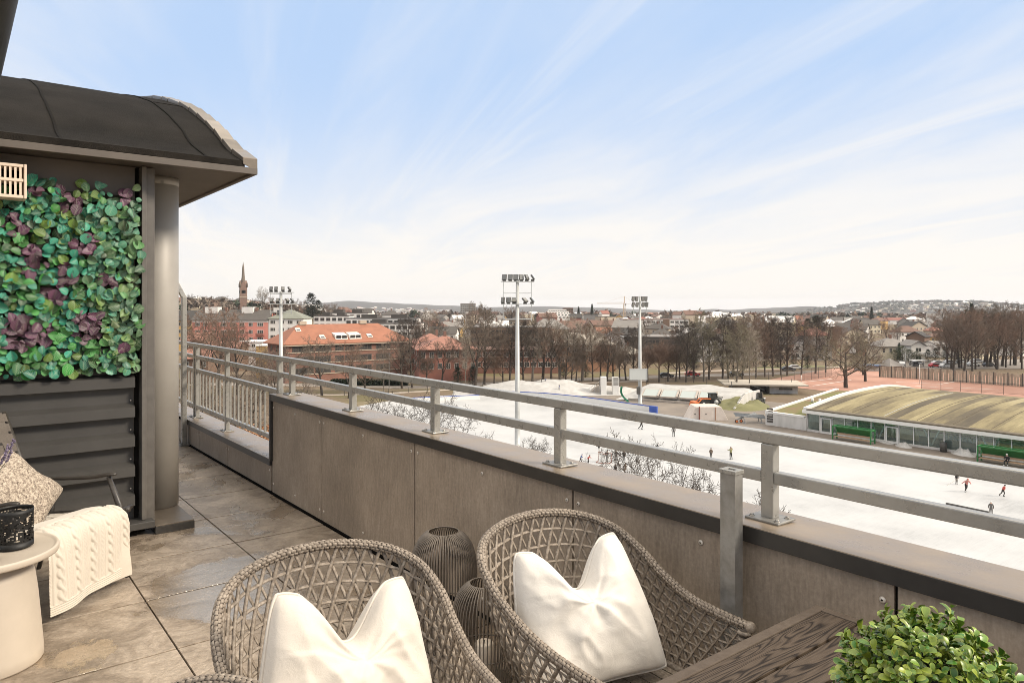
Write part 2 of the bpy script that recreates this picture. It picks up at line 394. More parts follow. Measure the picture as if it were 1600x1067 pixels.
# ---- railing
rl = empty('railing', (2.285, 1.445, 0.85), 0, 'long grey metal railing with balusters at its far end', 'railing')
XR0, XR1 = 2.265, 2.307
loose(MB().b2((XR0, -4.2, 1.113), (XR1, 12.2, 1.155)).build('top_rail', M_rail, bevel=0.005), rl)
PY = [-3.03, -1.92, -0.80, 0.325, 1.445, 2.555, 3.67, 4.782, 5.945]
PL = [6.235, 7.75, 8.90, 10.05, 11.2]
mid = [(-4.2, PY[0] - .025)] + [(a + .025, b - .025) for a, b in zip(PY, PY[1:])]
for a, b in mid: loose(MB().b2((XR0 + .003, a, 0.975), (XR1 - .003, b, 1.018)).build('mid_rail', M_rail, bevel=0.004), rl)
def rail_post(y, zb, w=0.048):
    p = loose(MB().b2((XR0, y - w / 2, zb + 0.010), (XR1, y + w / 2, 1.1128)).build('post', M_rail, bevel=0.004), rl)
    pl = MB().b2((XR0 - 0.035, y - 0.066, zb + 0.002), (XR1 + 0.035, y + 0.066, zb + 0.011)); o = pl.build('base_plate', M_galv, p, bevel=0.003)
    for dx, dy in ((-0.014, 0.05), (0.05, -0.05), (-0.016, -0.05)):
        q = MB(); c = (XR0 + dx, y + dy, zb + 0.011)
        q.lathe([(0.0, 0), (0.011, 0), (0.011, 0.002), (0.0, 0.002)], 14, c, cap=False); q.lathe([(0.007, 0.002), (0.007, 0.007), (0, 0.008)], 6, c, cap=False)
        q.build('bolt', M_bolt, p)
    return p
for y in PY: rail_post(y, 0.8435)
for y in PL: rail_post(y, 0.289)
rail_post(8.98, 0.289)
segs = [(5.97, PL[0] - .025)] + [(a + .025, b - .025) for a, b in zip(PL, PL[1:])]
for k, (a, b) in enumerate(segs):
    loose(MB().b2((XR0 + .003, a, 0.975), (XR1 - .003, b, 1.018)).build('mid_rail', M_rail, bevel=0.004), rl)
    if k == 0: continue
    loose(MB().b2((XR0 + .003, a, 0.820), (XR1 - .003, b, 0.862)).build('lower_rail', M_rail, bevel=0.004), rl)
    loose(MB().b2((XR0 + .003, a, 0.400), (XR1 - .003, b, 0.442)).build('bottom_rail', M_rail, bevel=0.004), rl)
    n = 11 if k == 1 else 8
    for i in range(n):
        y = a + (b - a) * (i + 0.7) / (n + 0.4)
        loose(MB().box((2.286, y, 0.631), (0.016, 0.016, 0.378)).build('baluster', M_rail), rl)

# ---- single steel tube in front of the parapet, bent end post of the screen
sp = empty('steel_post', (2.09, 1.467, 0), 0, 'galvanised square steel tube standing upright in front of the parapet', 'post')
tb = MB(); a, h2 = 0.022, 0.029
for (x0, y0, x1, y1) in ((-a, -h2, a, -h2 + .004), (-a, h2 - .004, a, h2), (-a, -h2 + .004, -a + .004, h2 - .004), (a - .004, -h2 + .004, a, h2 - .004)):
    tb.b2((x0, y0, 0.008), (x1, y1, 1.036))
tb.build('tube', M_galv, sp)
cp = MB()
for (x0, y0, x1, y1) in ((-a - .004, -h2 - .004, a + .004, -h2 + .012), (-a - .004, h2 - .012, a + .004, h2 + .004), (-a - .004, -h2 + .012, -a + .012, h2 - .012), (a - .012, -h2 + .012, a + .004, h2 - .012)):
    cp.b2((x0, y0, 1.032), (x1, y1, 1.046))
cp.build('collar', M_rail, sp, bevel=0.002)
MB().box((0, 0, 0.004), (0.11, 0.12, 0.008)).build('foot_plate', M_galv, sp)
bp_ = empty('screen_end_post', (2.115, 8.80, 0), 0, 'tall grey post with slanted top beyond the column', 'post')
q = MB().bar((0, 0, 0.02), (0, 0, 1.70), 0.05, 0.075, up=(0, 1, 0)); q.bar((0, 0.0, 1.69), (-0.09, 0.06, 1.90), 0.05, 0.06, up=(0, 1, 0)); q.bar((-0.05, 0.05, 0.1), (-0.09, 0.06, 1.88), 0.02, 0.02)
q.build('profile', M_rail, bp_, bevel=0.004)
f = MB().box((0, 0, 0.012), (0.1, 0.13, 0.024)); f.build('foot_plate', M_galv, bp_, bevel=0.002)
for yy in (-0.045, 0.045):
    for xx in (-0.03, 0.03): MB().cyl((xx, yy, 0.024), 0.008, 0.012, 6).build('bolt', M_bolt, bp_)
# ================================================================ PENTHOUSE ANNEX
M_felt = mat('roofing_felt', (0.0129, 0.0110, 0.0090, 1), (0.0245, 0.0210, 0.0174, 1), rough=0.95, scale=2.2, detail=9, bump=0.9, bscale=260, spec=0.12)
M_felt2 = mat('roofing_felt_lap', (0.014, 0.012, 0.010, 1), (0.026, 0.022, 0.018, 1), rough=0.95, scale=6, bump=0.7, bscale=260, spec=0.12)
M_soffit = mat('soffit_brown', (0.0765, 0.0620, 0.0493, 1), (0.0978, 0.0799, 0.0646, 1), rough=0.5, scale=3, metal=0.1)
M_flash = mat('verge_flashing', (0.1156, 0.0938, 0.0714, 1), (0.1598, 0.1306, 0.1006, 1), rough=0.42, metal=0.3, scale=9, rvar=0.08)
M_clad = mat('cladding_sheet', (0.0501, 0.0466, 0.0423, 1), (0.0614, 0.0570, 0.0518, 1), rough=0.5, metal=0.15, scale=3, bump=0.04, bscale=200)
M_trim = mat('corner_trim', (0.1062, 0.0952, 0.0833, 1), (0.1318, 0.1190, 0.1045, 1), rough=0.45, metal=0.2, scale=14)
M_column = mat('column_paint', (0.3040, 0.2772, 0.2407, 1), (0.3429, 0.3136, 0.2736, 1), rough=0.5, metal=0.1, scale=3, bump=0.03, bscale=150)
ax = empty('penthouse_annex', (1.27, 6.06, 0), 0, 'dark clad roof annex with curved felt roof and round grey column', 'building')
prof = [(5.35, 2.64), (5.703, 2.778), (6.0, 2.943), (6.322, 3.1), (6.675, 3.253), (7.06, 3.402), (7.637, 3.579), (7.983, 3.677), (8.698, 3.846), (9.498000000000001, 3.946), (10.498000000000001, 3.966), (11.498000000000001, 3.926)]
poly = prof + [(y, z - 0.07) for y, z in reversed(prof)]
def smooth_prof(n=4):
    out = []
    for k in range(len(prof) - 1):
        p0 = prof[max(k - 1, 0)]; p1 = prof[k]; p2 = prof[k + 1]; p3 = prof[min(k + 2, len(prof) - 1)]
        for i in range(n):
            t_ = i / n
            out.append(tuple(0.5 * ((2 * b) + (-a + c) * t_ + (2 * a - 5 * b + 4 * c - d) * t_ ** 2 + (-a + 3 * b - 3 * c + d) * t_ ** 3) for a, b, c, d in zip(p0, p1, p2, p3)))
    return out + [prof[-1]]
SP = smooth_prof()
rf = MB()
def strip(mb, x0, x1, lift, mat_=0, lo=0, hi=None):
    P = SP[lo:hi]
    for (ya, za), (yb, zb) in zip(P, P[1:]):
        mb.add([(x0, ya, za + lift), (x1, ya, za + lift), (x1, yb, zb + lift), (x0, yb, zb + lift)], [(0, 1, 2, 3)], mat_, True)
strip(rf, -3.2, 1.70, 0.0)
rf.add([(-3.2, 5.35, 2.64), (1.70, 5.35, 2.64), (1.70, 5.35, 2.60), (-3.2, 5.35, 2.60)], [(0, 3, 2, 1)])
roof = loose(rf.build('roof', M_felt), ax)
# felt sheets lapped over each other: thin raised layers with a wavy edge
for xa, xb in ((0.56, 1.435), (1.435, 1.69)):
    s = MB(); n = len(SP)
    for i, ((ya, za), (yb, zb)) in enumerate(zip(SP, SP[1:])):
        wa = 0.012 * mnoise.noise((xa * 7, ya * 3, 1)); wb = 0.012 * mnoise.noise((xa * 7, yb * 3, 1)); h = 0.007 if xa < 1 else 0.014
        s.add([(xa + wa, ya, za + h), (xb, ya, za + h), (xb, yb, zb + h), (xa + wb, yb, zb + h), (xa + wa, ya, za), (xa + wb, yb, zb)], [(0, 1, 2, 3), (4, 0, 3, 5)], 0)
    o = s.build('felt_sheet', M_felt, roof)
    e = MB()
    for (ya, za), (yb, zb) in zip(SP, SP[1:]):
        wa = 0.012 * mnoise.noise((xa * 7, ya * 3, 1)); wb = 0.012 * mnoise.noise((xa * 7, yb * 3, 1)); h = 0.0075 if xa < 1 else 0.0145
        e.add([(xa + wa - .004, ya, za + h), (xa + wa + .012, ya, za + h), (xa + wb + .012, yb, zb + h), (xa + wb - .004, yb, zb + h)], [(0, 1, 2, 3)], 0)
    e.build('felt_seam', M_dark, roof)
e = MB(); y_, z_ = SP[20]
e.b2((1.44, y_ - 0.008, z_ - 0.01), (1.70, y_ + 0.008, z_ + 0.0165)); e.build('felt_seam', M_dark, roof)
# torn lower edge of the felt hanging over the drip edge
ed = MB(); xs = [-3.2 + 0.05 * i for i in range(99)]
for a, b in zip(xs, xs[1:]):
    za = 2.612 - 0.016 * abs(mnoise.noise((a * 9, 0, 0))); zb = 2.612 - 0.016 * abs(mnoise.noise((b * 9, 0, 0)))
    ed.add([(a, 5.343, 2.652), (b, 5.343, 2.652), (b, 5.340, zb), (a, 5.340, za)], [(0, 3, 2, 1)])
    ed.add([(a, 5.343, 2.652), (b, 5.343, 2.652), (b, 5.40, 2.668), (a, 5.40, 2.668)], [(0, 1, 2, 3)])
ed.build('felt_edge', M_felt2, roof)
# metal verge: short overlapping pieces along the curve
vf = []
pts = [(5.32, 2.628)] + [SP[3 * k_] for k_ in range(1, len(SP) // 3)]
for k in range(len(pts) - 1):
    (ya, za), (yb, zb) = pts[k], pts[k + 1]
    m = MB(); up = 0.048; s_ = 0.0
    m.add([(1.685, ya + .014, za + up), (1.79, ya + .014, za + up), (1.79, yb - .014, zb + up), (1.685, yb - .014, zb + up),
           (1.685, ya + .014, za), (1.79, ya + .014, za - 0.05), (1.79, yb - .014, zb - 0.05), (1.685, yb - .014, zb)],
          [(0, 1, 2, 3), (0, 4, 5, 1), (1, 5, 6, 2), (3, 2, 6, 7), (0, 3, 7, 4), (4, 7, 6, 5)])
    loose(m.build('verge_flashing', (M_flash, mat('verge_flashing_lit_facet', (0.165, 0.136, 0.104, 1), (0.215, 0.178, 0.138, 1), rough=0.35, metal=0.3, scale=9), mat('verge_flashing_dim_facet', (0.115, 0.096, 0.075, 1), (0.165, 0.138, 0.108, 1), rough=0.5, metal=0.3, scale=9))[(k * 7 // 3) % 3], bevel=0.003), ax)  # alternating tones paint in how differently each facet reflects the light
m = MB()
for (ya, za), (yb, zb) in zip(SP, SP[1:]): m.add([(1.69, ya, za + .035), (1.783, ya, za + .035), (1.783, yb, zb + .035), (1.69, yb, zb + .035), (1.783, ya, za - .045), (1.783, yb, zb - .045)], [(0, 1, 2, 3), (1, 4, 5, 2)])
loose(m.build('verge_joint', M_dark), ax)
gb = MB(); pl = [(y, z - 0.002) for y, z in SP] + [(11.498000000000001, 2.600), (5.35, 2.600)]
gb.prism(pl, 1.668, 1.684, 'x'); loose(gb.build('gable_end', M_soffit), ax)
loose(MB().b2((-3.2, 5.352, 2.575), (1.755, 11.498000000000001, 2.598)).build('soffit', M_soffit, bevel=0.002), ax)
dr = MB().b2((-3.2, 5.332, 2.560), (1.79, 5.350, 2.606)); dr.b2((1.758, 5.352, 2.560), (1.79, 11.498000000000001, 2.606))
loose(dr.build('drip_edge', M_soffit, bevel=0.002), ax)
# ribbed horizontal cladding
cl_ = MB(); zs = []
z = 0.10; outl = [(5.657, 0.10)]
while z < 1.14:
    r0 = z + 0.100
    outl += [(5.657, r0), (5.590, r0 + 0.001), (5.590, r0 + 0.070), (5.657, r0 + 0.094)]
    z += 0.2065
outl += [(5.657, 1.20)]
for (ya, za), (yb, zb) in zip(outl, outl[1:]):
    cl_.add([(-3.2, ya, za), (1.025, ya, za), (1.025, yb, zb), (-3.2, yb, zb)], [(0, 1, 2, 3)])
for k in range(len(outl) - 1):
    if outl[k][0] < 5.65 and outl[k + 1][0] < 5.65:
        ya, za = outl[k]; cl_.add([(1.025, ya, za), (1.025, 5.66, za - .004), (1.025, 5.66, za + .1), (1.025, ya, za + .07)], [(0, 1, 2, 3)])
cw = loose(cl_.build('cladding', M_clad, bevel=0.003), ax)
for k in range(5):
    m = MB(); zz_ = 0.10 + 0.2065 * k + 0.212
    m.sphere((1.008, 5.652, zz_), 0.006, 8, 5); m.build('screw', M_screw, cw)
loose(MB().b2((-3.2, 5.662, 0.0), (1.10, 5.72, 2.572)).build('wall', M_soffit), ax)
loose(MB().b2((-3.2, 5.630, 1.22), (1.030, 5.660, 2.570)).build('wall_panel', M_soffit), ax)
tr = MB().b2((1.062, 5.560, 0.10), (1.092, 5.66, 2.570)); loose(tr.build('corner_trim', M_trim, bevel=0.003), ax)
tr = MB().b2((1.094, 5.590, 0.075), (1.150, 5.72, 2.570)); loose(tr.build('corner_trim', M_trim, bevel=0.003), ax)
loose(MB().b2((1.030, 5.655, 0.1), (1.060, 5.661, 2.57)).build('shadow_gap', M_dark), ax)
co = MB().lathe([(0.150, 0.065), (0.150, 2.515), (0.1475, 2.517), (0.1475, 2.523), (0.152, 2.525), (0.152, 2.574)], 48, (1.265, 6.06, 0))
loose(co.build('column', M_column), ax)
loose(MB().box((1.27, 5.909, 2.53), (0.02, 0.01, 0.02)).build('column_clip', M_bolt), ax)
loose(MB().b2((-3.2, 5.50, 0.052), (1.135, 5.70, 0.098)).build('sill', M_clad, bevel=0.003), ax)
loose(MB().b2((-3.2, 5.56, 0.0), (1.03, 5.70, 0.050)).build('base', M_dark), ax)
pb = MB().b2((1.137, 5.50, 0.0), (1.395, 6.26, 0.052), 0); loose(pb.build('column_plinth', M_capdark, bevel=0.002), ax)
loose(MB().b2((1.137, 5.50, 0.0535), (1.393, 6.24, 0.062)).build('plinth_tile', M_flash, bevel=0.001), ax)
# house wall and eaves gutter that run back towards the viewer on the left
hw = empty('eaves_gutter', (0.085, 1.0, 2.72), 0, 'dark round eaves gutter overhead at the top left corner', 'gutter')
loose(MB().b2((-0.10, -4.2, 2.775), (0.08, 5.1, 2.83)).build('eaves_board', M_dark), hw)
M_gut = mat('gutter_dark', (0.012, 0.0105, 0.009, 1), (0.020, 0.018, 0.015, 1), rough=0.6, scale=20, bump=0.15)
gt = MB().tube([(0.085, y, 2.72) for y in (-4.2, 0, 3.0, 5.15)], 0.115, 24)
loose(gt.build('gutter', M_gut), hw)
loose(MB().tube([(0.085, 2.55, 2.72), (0.085, 2.575, 2.72)], 0.118, 24).build('gutter_joint', M_gut), hw)

# ---- artificial leaf panel
def leaf_material():
    m, t, b = newmat('artificial_leaf')
    col = t.n('ShaderNodeVertexColor', layer_name='Col')
    uv = t.n('ShaderNodeTexCoord').outputs['UV']; sx = t.n('ShaderNodeSeparateXYZ'); t.l(uv, sx.inputs[0])
    ab = t.n('ShaderNodeMath', operation='SUBTRACT'); t.l(sx.outputs['X'], ab.inputs[0]); ab.inputs[1].default_value = 0.5
    ab2 = t.n('ShaderNodeMath', operation='ABSOLUTE'); t.l(ab.outputs[0], ab2.inputs[0])
    k = t.n('ShaderNodeMath', operation='MULTIPLY_ADD'); t.l(ab2.outputs[0], k.inputs[0]); k.inputs[1].default_value = -1.1; t.l(sx.outputs['Y'], k.inputs[2])
    wv = t.n('ShaderNodeMath', operation='MULTIPLY'); t.l(k.outputs[0], wv.inputs[0]); wv.inputs[1].default_value = 38.0
    sn = t.n('ShaderNodeMath', operation='SINE'); t.l(wv.outputs[0], sn.inputs[0])
    vein = t.n('ShaderNodeMapRange', ins={'From Min': 0.55, 'From Max': 1.0}); t.l(sn.outputs[0], vein.inputs['Value'])
    midr = t.n('ShaderNodeMapRange', ins={'From Min': 0.035, 'From Max': 0.0}); t.l(ab2.outputs[0], midr.inputs['Value'])
    mxv = t.n('ShaderNodeMath', operation='MAXIMUM'); t.l(vein.outputs[0], mxv.inputs[0]); t.l(midr.outputs[0], mxv.inputs[1])
    f = t.n('ShaderNodeMath', operation='MULTIPLY'); t.l(mxv.outputs[0], f.inputs[0]); f.inputs[1].default_value = 0.42
    mx = t.n('ShaderNodeMixRGB', blend_type='MIX'); t.l(f.outputs[0], mx.inputs['Fac']); t.l(col.outputs['Color'], mx.inputs['Color1']); mx.inputs['Color2'].default_value = (0.42, 0.46, 0.30, 1)
    t.l(mx.outputs[0], b.inputs['Base Color']); b.inputs['Roughness'].default_value = 0.42
    bp = t.n('ShaderNodeBump', ins={'Strength': 0.4, 'Distance': 0.004}); t.l(mxv.outputs[0], bp.inputs['Height']); t.l(bp.outputs[0], b.inputs['Normal'])
    return m
M_leaf = leaf_material()
def leaf_mesh(mb, c, nrm, upv, L, W, cup, col, n=5):
    """heart-shaped cupped leaf: grid n x n, tip along upv"""
    nrm = nrm.normalized(); u = upv - nrm * upv.dot(nrm); u.normalize(); s = u.cross(nrm)
    vs = []; uv = []
    for j in range(n + 1):
        v = j / n; wd = math.sin(math.pi * min(v ** 0.80, 1.0)) ** 0.58 if 0 < v < 1 else 0.0
        if v == 0: wd = 0.25
        for i in range(5):
            x = (i / 4 - 0.5) * 2
            h = cup * (abs(x) ** 1.6) * wd * W - 0.22 * L * (v - 0.45) ** 2
            vs.append(c + s * (x * W * wd * 0.5) + u * ((v - 0.5) * L) + nrm * h); uv.append((i / 4, v))
    fs = [(j * 5 + i, j * 5 + i + 1, j * 5 + i + 6, j * 5 + i + 5) for j in range(n) for i in range(4)]
    mb.add(vs, fs, 0, True, col, uv)
lp = MB(); lr = random.Random(11)
PUR = [(24, 350, 16), (48, 408, 22), (132, 380, 17), (104, 432, 15), (134, 512, 22), (30, 520, 26), (62, 522, 18), (112, 318, 16), (196, 300, 16), (85, 460, 15), (170, 440, 11), (60, 300, 10), (190, 545, 9), (150, 500, 10), (100, 296, 10), (12, 345, 9)]
def leaf_col(px, py):
    for (a, b, r) in PUR:
        if (px - a) ** 2 + (py - b) ** 2 < r * r * 1.25 and lr.random() < 0.85:
            k = lr.uniform(0.6, 1.25); return (0.082 * k, 0.016 * k, 0.058 * k, 1)
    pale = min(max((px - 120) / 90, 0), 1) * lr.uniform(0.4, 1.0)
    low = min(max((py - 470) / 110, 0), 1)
    ch = lr.random()
    if ch < 0.50 - 0.28 * low: c = Vector((0.010, 0.215, 0.135))       # teal
    elif ch < 0.80: c = Vector((0.024, 0.200, 0.030))    # green
    elif ch < 0.92: c = Vector((0.115, 0.215, 0.025))    # yellow green
    else: c = Vector((0.026, 0.095, 0.036))
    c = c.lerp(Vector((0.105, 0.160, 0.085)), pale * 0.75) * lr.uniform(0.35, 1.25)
    return (*c, 1)
spots = []
nx, nz = 30, 31
for k in range(nz):
    for i in range(-6, nx):
        x = 0.24 + 0.80 * (i + 0.5 + (k % 2) * 0.5) / nx + lr.uniform(-.016, .016); z = 1.145 + 1.275 * (k + 0.5) / nz + lr.uniform(-.022, .022)
        spots.append((x, z))
lr.shuffle(spots)
for x, z in spots:
    y = 5.57 + lr.uniform(-0.04, 0.03)
    d = depth(x, y); px = pxof(x, y); py = HY - F * (z - EYE) / d
    if (z > 2.34 and lr.random() < 0.5): continue
    ang = lr.uniform(0, 6.283)
    n_ = Vector((lr.uniform(-.6, .6), -1, lr.uniform(-0.35, 0.7)))
    L = lr.choice([lr.uniform(0.036, 0.06), lr.uniform(0.055, 0.085), lr.uniform(0.05, 0.078)])
    leaf_mesh(lp, Vector((x, y, z)), n_, Vector((math.sin(ang), 0, math.cos(ang))), L, L * lr.uniform(0.80, 0.98), lr.choice([0.18, 0.3, -0.22]), leaf_col(px, py))
lpo = empty('leaf_panel', (0.6, 5.6, 1.15), 0, 'artificial hedge panel of green and purple leaves on the dark cladding', 'leaf panel')
loose(lp.build('foliage', M_leaf), lpo)
M_back = mat('leaf_backing', (0.010, 0.020, 0.010, 1), (0.025, 0.022, 0.014, 1), rough=0.9, scale=30)
loose(MB().b2((-0.2, 5.606, 1.15), (1.010, 5.625, 2.36)).build('backing', M_back), lpo)
# ---- slatted cream lamp on the wall
M_cream = mat('lamp_cream', (0.62, 0.50, 0.39, 1), rough=0.5)
vl = empty('wall_lantern', (0.30, 5.48, 2.37), 0, 'cream slatted wall lantern above the leaf panel', 'lantern')
sl = MB(); X1 = 0.366
for z0, z1 in ((2.455, 2.475), (2.365, 2.385), (2.263, 2.283)):
    loose(MB().b2((-0.05, 5.40, z0), (X1, 5.56, z1)).build('frame', M_cream, bevel=0.004), vl)
loose(MB().b2((X1 + .001, 5.395, 2.262), (X1 + 0.016, 5.565, 2.476)).build('end_frame', M_cream, bevel=0.004), vl)
for i in range(16):
    x = X1 - 0.016 - i * 0.026
    for z0, z1 in ((2.386, 2.454), (2.284, 2.364)):
        loose(MB().b2((x - 0.006, 5.404, z0), (x + 0.006, 5.416, z1)).build('slat', M_cream), vl)
loose(MB().b2((-0.05, 5.561, 2.28), (X1, 5.60, 2.46)).build('back', M_dark), vl)
# ================================================================ FURNITURE
def wicker_material(name, k=1.0):
    m, t, b = newmat(name)
    v = coord(t, 'obj', (1, 1, 1))
    n1 = t.n('ShaderNodeTexNoise', ins={'Scale': 70.0, 'Detail': 5.0, 'Roughness': 0.7}); t.l(v, n1.inputs['Vector'])
    n2 = t.n('ShaderNodeTexNoise', ins={'Scale': 9.0, 'Detail': 3.0}); t.l(v, n2.inputs['Vector'])
    r1 = ramp(t, n1.outputs['Fac'], [(0.25, (0.080 * k, 0.060 * k, 0.043 * k, 1)), (0.50, (0.210 * k, 0.168 * k, 0.128 * k, 1)), (0.72, (0.37 * k, 0.315 * k, 0.255 * k, 1))])
    mx = t.n('ShaderNodeMixRGB', blend_type='OVERLAY'); mx.inputs['Fac'].default_value = 0.35; t.l(r1.outputs[0], mx.inputs['Color1']); t.l(n2.outputs['Fac'], mx.inputs['Color2'])
    t.l(mx.outputs[0], b.inputs['Base Color']); b.inputs['Roughness'].default_value = 0.55
    bp = t.n('ShaderNodeBump', ins={'Strength': 0.35, 'Distance': 0.002}); t.l(n1.outputs['Fac'], bp.inputs['Height']); t.l(bp.outputs[0], b.inputs['Normal'])
    return m
M_wick = wicker_material('wicker'); M_wickd = wicker_material('wicker_wrap', 0.8); M_core = mat('wicker_core', (0.05, 0.037, 0.027, 1), rough=0.8)
def catmull(P, n):
    out = []
    for k in range(len(P) - 1):
        p0 = Vector(P[max(k - 1, 0)]); p1 = Vector(P[k]); p2 = Vector(P[k + 1]); p3 = Vector(P[min(k + 2, len(P) - 1)])
        for i in range(n):
            q = i / n
            out.append(0.5 * ((2 * p1) + (p2 - p0) * q + (2 * p0 - 5 * p1 + 4 * p2 - p3) * q * q + (3 * p1 - p0 - 3 * p2 + p3) * q ** 3))
    return out + [Vector(P[-1])]
def resample(P, n):
    L = [0]
    for a, b in zip(P, P[1:]): L.append(L[-1] + (b - a).length)
    out = []; k = 0
    for i in range(n + 1):
        s = L[-1] * i / n
        while k < len(L) - 2 and L[k + 1] < s: k += 1
        q = (s - L[k]) / max(L[k + 1] - L[k], 1e-9); out.append(P[k].lerp(P[k + 1], min(max(q, 0), 1)))
    return out
half_rim = [(0.335, 0.0, 0.640), (0.337, 0.14, 0.642), (0.340, 0.27, 0.655), (0.348, 0.40, 0.695), (0.352, 0.52, 0.755), (0.325, 0.635, 0.815), (0.250, 0.725, 0.855), (0.130, 0.775, 0.880), (0.0, 0.790, 0.888)]
half_bot = [(0.290, 0.02, 0.40), (0.292, 0.13, 0.40), (0.292, 0.25, 0.40), (0.290, 0.36, 0.40), (0.275, 0.45, 0.40), (0.235, 0.525, 0.40), (0.170, 0.58, 0.40), (0.085, 0.61, 0.40), (0.0, 0.62, 0.40)]
mirror = lambda H: H + [(-x, y, z) for x, y, z in reversed(H[:-1])]
NR = 240
RIM = resample(catmull(mirror(half_rim), 12), NR); BOT = resample(catmull(mirror(half_bot), 12), NR)
def shell(u, v):
    """point on the woven back: u along the rim 0..1, v from seat 0 to rim 1"""
    x = min(max(u, 0), 1) * NR; i = min(int(x), NR - 1); q = x - i
    a = BOT[i].lerp(BOT[i + 1], q); b = RIM[i].lerp(RIM[i + 1], q)
    p = a.lerp(b, v); o = Vector((p.x, p.y - 0.3, 0))
    if o.length > 1e-4: p += o.normalized() * (0.022 * math.sin(math.pi * v))
    return p
def shell_n(u, v):
    e = 0.004; du = shell(u + e, v) - shell(u - e, v); dv = shell(u, min(v + e, 1)) - shell(u, max(v - e, 0)); n = du.cross(dv)
    return n.normalized() if n.length > 0 else Vector((0, 1, 0))
def make_chair():
    root = empty('wicker_chair')
    # rim: a core wrapped in rows of short flat strands
    rim = MB(); rim.tube(RIM[::3], 0.0140, 10, 1)
    lanes = 8; bricks = 118; wr = random.Random(5)
    T = [(RIM[min(i + 1, NR)] - RIM[max(i - 1, 0)]).normalized() for i in range(NR + 1)]
    U = []
    for i in range(NR + 1):
        n_ = shell_n(i / NR, 0.97); n_ = (n_ - T[i] * n_.dot(T[i])).normalized(); U.append((n_, T[i].cross(n_)))
    def onrim(s, ang, rr):
        x = min(max(s, 0), 1) * NR; i = min(int(x), NR - 1); q = x - i
        p = RIM[i].lerp(RIM[i + 1], q); a, b = U[i]; return p + (a * math.cos(ang) + b * math.sin(ang)) * rr
    for ln in range(lanes):
        ang = 2 * math.pi * ln / lanes; da = math.pi / lanes * 0.95
        for k in range(bricks):
            s0 = (k + 0.5 * (ln % 2) + wr.uniform(-.08, .08)) / bricks; s1 = s0 + 0.93 / bricks
            if s1 > 1: s1 = 1
            if s1 - s0 < 0.2 / bricks: continue
            tw = 0.10; vs = []
            for a_, s_ in enumerate((s0, s0 + (s1 - s0) * .2, s0 + (s1 - s0) * .8, s1)):
                lift = (0.0142, 0.0172, 0.0172, 0.0142)[a_]
                for c_ in (-1, -0.5, 0.5, 1):
                    vs.append(onrim(s_, ang + da * c_ + tw * (a_ / 3), lift - (0.002 if abs(c_) == 1 else 0)))
            fs = [(r * 4 + c, r * 4 + c + 1, r * 4 + c + 5, r * 4 + c + 4) for r in range(3) for c in range(3)]
            rim.add(vs, fs, 0, True)
    for i_, sg in ((0, -1), (NR, 1)): rim.sphere(RIM[i_], 0.020, 10, 6, 0)
    rim.build('rim', [M_wick, M_core], root)
    # cane weave
    wv = MB(); rows = 8
    def strand(us, vs_, off, r):
        P = []
        for k, (u, v) in enumerate(zip(us, vs_)):
            P.append(shell(u, v) + shell_n(u, v) * (off(k) if callable(off) else off))
        wv.tube(P, r, 6, 0, False, True, flat=0.5)
    for k in range(1, rows):
        v = k / rows; n = 150
        strand([i / n for i in range(n + 1)], [v] * (n + 1), lambda i: 0.0030 * math.sin(i * math.pi * 52 / n), 0.0068)
    D = 42
    for sgn in (1, -1):
        for k in range(-5, D + 6):
            pts = [i / 16 for i in range(17)]
            us = [(k + 0.5) / D + sgn * (v - 0.5) * rows * 0.5 / D * 1.0 for v in pts]
            pr_ = [(u, v) for u, v in zip(us, pts) if 0.003 <= u <= 0.997]
            if len(pr_) < 3: continue
            strand([p[0] for p in pr_], [p[1] for p in pr_], 0.0040 * sgn, 0.0066)
    wv.build('backrest', M_wick, root)
    # seat frame, seat, legs
    sf = MB(); sf.tube(BOT[::4], 0.015, 8); sf.tube([(0.29, 0.02, 0.40), (-0.29, 0.02, 0.40)], 0.017, 8)
    for i in range(40):
        x = -0.28 + 0.56 * i / 39; sf.tube([(x, 0.02 + .019 * math.cos(a), 0.40 + .019 * math.sin(a)) for a in (0, 1.05, 2.1, 3.14, 4.2, 5.2)], 0.0055, 4, 0, False, True, True)
    sf.build('seat_frame', M_wickd, root)
    st = MB()
    for i in range(20):
        x = -0.268 + 0.536 * (i + 0.5) / 20; yb = 0.6 if abs(x) < 0.1 else 0.6 - 1.9 * (abs(x) - 0.1) ** 1.6
        st.b2((x - 0.0125, 0.03, 0.398 + 0.003 * (i % 2)), (x + 0.0125, yb, 0.403 + 0.003 * (i % 2)))
    st.build('seat', M_wickd, root)
    for sx in (-1, 1):
        for y0, y1, zt in ((0.015, 0.0, 0.632), (0.47, 0.55, 0.40)):
            x0 = 0.335 if y0 < .1 else 0.262
            lg = MB(); P = [(sx * (x0 - 0.012), y0, zt), (sx * (x0 - .02), (y0 * .6 + y1 * .4), 0.38), (sx * (0.285 if y0 < .1 else 0.27), y1, 0.0)]
            P = resample(catmull(P, 8), 30); lg.tube(P, 0.0165, 10, 1)
            for k in range(0, 30):
                c = P[k].lerp(P[k + 1], 0.5); rr = 0.0185
                lg.tube([c + Vector((rr * math.cos(a), rr * math.sin(a), 0)) for a in [j * math.pi / 4 for j in range(8)]], 0.008, 4, 0, False, True, True)
            lg.build('leg', [M_wickd, M_core], root)
    return root
chair = make_chair()
CH = [((1.660, 1.325, 0), R(-2), 'wicker armchair nearest the parapet, at the table end with a bright white pillow'),
      ((0.815, 1.49, 0), R(-9), 'wicker armchair with an off-white pillow, in front of the two wire lanterns'),
      ((-0.225, 1.300, 0), R(-82), 'wicker armchair of which only a rounded end shows at the bottom edge')]
